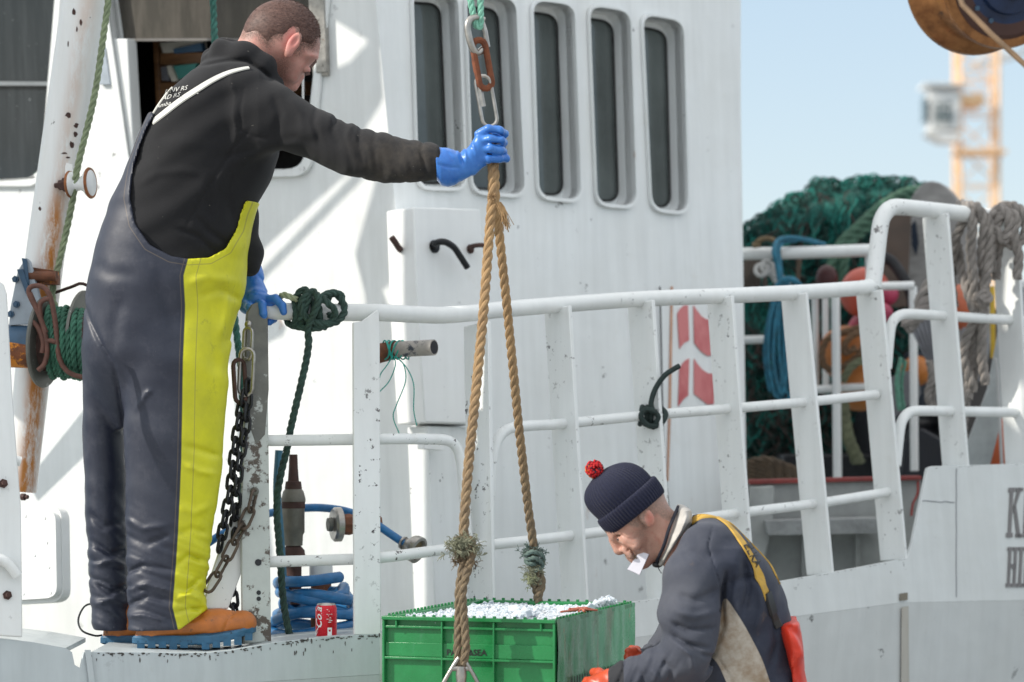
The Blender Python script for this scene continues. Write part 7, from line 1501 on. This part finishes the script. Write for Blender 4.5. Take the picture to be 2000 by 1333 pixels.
m = MB(); rope(m, [D(1945, 700, 9.7), D(1950, 760, 9.7), D(1957, 920, 9.7)], .006, lay=.04); o = m.build('thin_rope', simple('white_cord', (.5, .5, .5), .8)); tag(o, 'thin white cord running straight down the slanting grey plate', 'cord')
m = MB(); m.tube([D(1938, 560, 10.6), D(1940, 700, 10.6)], .010, 8); o = m.build('yellow_pole', simple('yellow_pole', (.55, .36, .03), .5)); tag(o, 'thin yellow pole upright behind the grey ropes', 'pole')
ar = thing('after_rail', 'white rail of the stern far behind the right hand rail post', 'rail', tuple(D(2000, 900, 11.6)))
for q in ([(1975, 552), (2200, 560)], [(1975, 720), (2200, 725)]): m = MB(); m.tube([D(x, y, 11.6) for x, y in q], .020, 10); m.build('rail_pipe', M['white_rail'], ar)
for xx in (1994, 2060): m = MB(); m.tube([D(xx, 555, 11.6), D(xx + 4, 1000, 11.6)], .018, 10); m.build('rail_post', M['white_rail'], ar)

# ------------------------------------------------------------------ big hanging block at the upper right
YH = 6.25; sH = YH / F; blk = thing('hanging_block', 'big rusty brown rope block with a dark blue cheek hanging at the upper right corner', 'block', tuple(P(1946, 118, YH)))
ax = Vector((.30, -.86, -.22)).normalized(); c = P(1946, -46, YH) - ax * .03
cop = NT('worn_copper_brown'); cc = cop.mix(cop.ramp(cop.noise(9, 6, .7), .35, .65), (.15, .060, .020, 1), (.42, .20, .075, 1)); cc = cop.mix(cop.ramp(cop.noise(30, 6, .7), .58, .7, 0, .8), cc, (.05, .03, .025, 1)); M['copper'] = cop.fin(cc, .32, .55, cop.bump(cop.noise(40, 5), .3, .002))
m = MB(); m.lathe(c, ax, [(-.075, 118 * sH), (-.070, 150 * sH), (-.055, 160 * sH), (-.048, 163 * sH), (-.036, 158 * sH), (-.020, 138 * sH), (.0, 126 * sH), (.030, 122 * sH), (.055, 128 * sH), (.075, 138 * sH), (.084, 134 * sH), (.084, 112 * sH)], 64); m.build('sheave', M['copper'], blk, smooth=60)
m = MB(); m.lathe(c + ax * .07, ax, [(0, 108 * sH), (.014, 112 * sH), (.022, 104 * sH), (.024, 70 * sH), (.036, 66 * sH), (.040, 40 * sH), (.060, 36 * sH), (.062, 8 * sH)], 48); m.build('cheek', simple('blue_black_cheek', (.012, .030, .085), .35, .3, var=.5, spot=(.09, .05, .04), spot_t=.6, spot_s=14), blk)
m = MB(); m.lathe(c + ax * .075, ax, [(0, 107 * sH), (.010, 118 * sH), (.018, 109 * sH)], 48); m.build('cheek_ring', simple('ring_brown', (.07, .035, .03), .5, .4), blk)
for k in range(8): a = R(200 + k * 26); u_ = ax.orthogonal().normalized(); v_ = ax.cross(u_); m = MB(); m.lathe(c + ax * .090 + (u_ * math.cos(a) + v_ * math.sin(a)) * 88 * sH, ax, [(0, .006), (.007, .006)], 6); m.build('cheek_bolt', M['blue_steel'], blk)
m = MB(); m.tube([P(1855, -60, YH - .09), P(1880, 10, YH - .12), P(1935, 66, YH - .14), P(2060, 180, YH - .17)], .0065, 8); o = m.build('wire_rope', simple('tan_wire', (.26, .17, .10), .6, .3, var=.4, bs=200)); tag(o, 'tan wire rope running off the hanging block to the right edge', 'wire')
m = MB(); m.beam(c + Vector((0, 0, .1)), c + Vector((0, .05, 1.2)), .05, .03); m.build('block_hanger', M['rust_dark'], blk)

# ------------------------------------------------------------------ tower crane across the harbour
m = MB(); m.box((30, 120, -.9), (160, 60, 1.5)); tag(m.build('far_quay', simple('far_concrete', (.30, .30, .29), .9)), kind='structure')
YC = 95.0; sC = YC / F; org = simple('crane_orange', (.95, .60, .33), .6, var=.15); wht = simple('crane_white', (.80, .80, .78), .6, var=.1)
cx0, cx1 = P(1876, 0, YC).x, P(1950, 0, YC).x; cw = cx1 - cx0; crn = thing('tower_crane', 'distant orange lattice tower crane with a white cab, out of focus', 'crane', (cx0 + cw / 2, YC + cw / 2, -.15)); zt = P(0, 60, YC).z
m = MB(); z = -.15; cs = [(cx0, YC), (cx1, YC), (cx1, YC + cw), (cx0, YC + cw)]
for x, y in cs: m.beam((x, y, -.15), (x, y, zt + 3), .10, .10)
n = 0
while z < zt + 2:
    for i in range(4):
        a, b = cs[i], cs[(i + 1) % 4]; m.beam((*a, z), (*b, z), .05, .05); m.beam((*(a if n % 2 else b), z), (*(b if n % 2 else a), z + 1.2), .05, .05)
    z += 1.2; n += 1
m.build('lattice_mast', org, crn)
m = MB(); c0 = P(1842, 218, YC - .2); m.box(c0, (1.0, 1.1, 1.30)); m.prism([c0 + Vector(v) for v in ((-.62, -.65, -.78), (.62, -.65, -.78), (.40, -.65, -1.05), (-.10, -.65, -1.05))], Vector((0, 1.3, 0))); m.box(c0 + Vector((0, 0, .82)), (1.45, 1.5, .1)); cb_ = m.build('cab', wht, crn)
m = MB(); m.box(c0 + Vector((-.08, -.66, -.10)), (.50, .03, .66)); m.build('cab_window', simple('cab_glass', (.05, .09, .10), .2), cb_); m = MB(); m.box(c0 + Vector((-.64, 0, .05)), (.03, 1.0, .85)); m.build('cab_window', simple('cab_glass', (.05, .09, .10), .2), cb_)
m = MB(); m.box(c0 + Vector((-.08, -.685, -.10)), (.05, .02, .80)); m.box(c0 + Vector((-.08, -.685, .05)), (.62, .02, .05)); m.build('window_bars', wht, cb_)
m = MB(); m.box(P(1888, 200, YC + .3), (.9, 1.8, .35)); m.build('slewing_ring', org, crn); m = MB(); m.box(P(1912, 300, YC), (1.6, 1.6, .12)); m.build('mast_platform', org, crn)
m = MB(); j0 = P(1905, 130, YC + .5)
for dz, dy in ((0, 0), (0, .9), (.9, .45)): m.beam(j0 + Vector((0, dy, dz)), j0 + Vector((14, dy + 3, dz + 4.4)), .14, .14)
for k in range(14): t = k / 14; m.beam(j0 + Vector((14 * t, 3 * t, 4.4 * t)), j0 + Vector((14 * (t + .04), .45 + 3 * t, 4.4 * t + 1.0)), .07, .07); m.beam(j0 + Vector((14 * (t + .04), .45 + 3 * t, 4.4 * t + 1.0)), j0 + Vector((14 * (t + .07), .9 + 3 * t, 4.4 * (t + .07))), .07, .07)
m.build('jib', wht, crn)

# ------------------------------------------------------------------ unseen plates, added to shade the rail and stripe the cabin front
def back(p, X): t = (p.x - X) / -sdir.x; return p + sdir * t
gan = thing('shade_frame', 'white steel gantry added out of view on the left to cast shade', 'blocker', (-2.5, 8.2, .42)); XG = -1.98
def shade(pl, pts, X=XG):
    m = MB(); m.prism([back(pl.hit(x, y), X) for x, y in pts], Vector((-.05, 0, 0))); return m
shade(WF, [(585, -60), (585, 140), (620, 150), (683, 121), (741, 58), (749, 190), (720, 238), (690, 320), (600, 400), (515, 478), (470, 560), (560, 640), (440, 700), (420, 500), (380, 300), (380, -60)]).build('shade_plate', M['white'], gan)
shade(WF, [(508, 530), (518, 536), (760, 290), (752, 275)]).build('shade_rod', M['white'], gan)
shade(WF, [(744, 560), (770, 540), (775, 330), (750, 300), (700, 480), (720, 560), (738, 1250), (830, 1250), (800, 700)]).build('side_plate', M['white'], gan)  # added plate, outlined to throw a shadow patch on the cabin front
shade(WF, [(60, 930), (180, 780), (190, 640), (260, 700), (230, 820), (80, 965)]).build('shade_plate', M['white'], gan)
m = MB(); m.prism([(-2.52, 7.60, 2.45), (-2.52, 8.26, 2.45), (-2.52, 8.26, 5.6), (-2.52, 7.28, 5.6), (-2.52, 7.28, 2.62), (-2.52, 7.60, 2.45)], (-.10, 0, 0)); m.build('shade_panel', M['white'], gan)  # added panel out of view, keeps the sun off the rail posts
m = MB(); m.beam((-2.53, 7.65, 4.3), (-2.53, 10.6, 4.3), .12, .12, up=(1, 0, 0)); m.beam((-2.53, 10.55, .42), (-2.53, 10.55, 4.36), .12, .12, up=(1, 0, 0)); m.beam((-2.53, 8.3, 4.3), (-1.98, 9.3, 4.3), .1, .1); m.build('shade_beam', M['white'], gan)
m = MB(); m.beam((-2.04, 8.4, 4.3), (-2.04, 10.2, 4.3), .1, .1, up=(1, 0, 0)); m.beam((-2.04, 9.0, 2.0), (-2.04, 9.0, 4.3), .06, .06, up=(1, 0, 0)); m.build('shade_hanger', M['white'], gan)
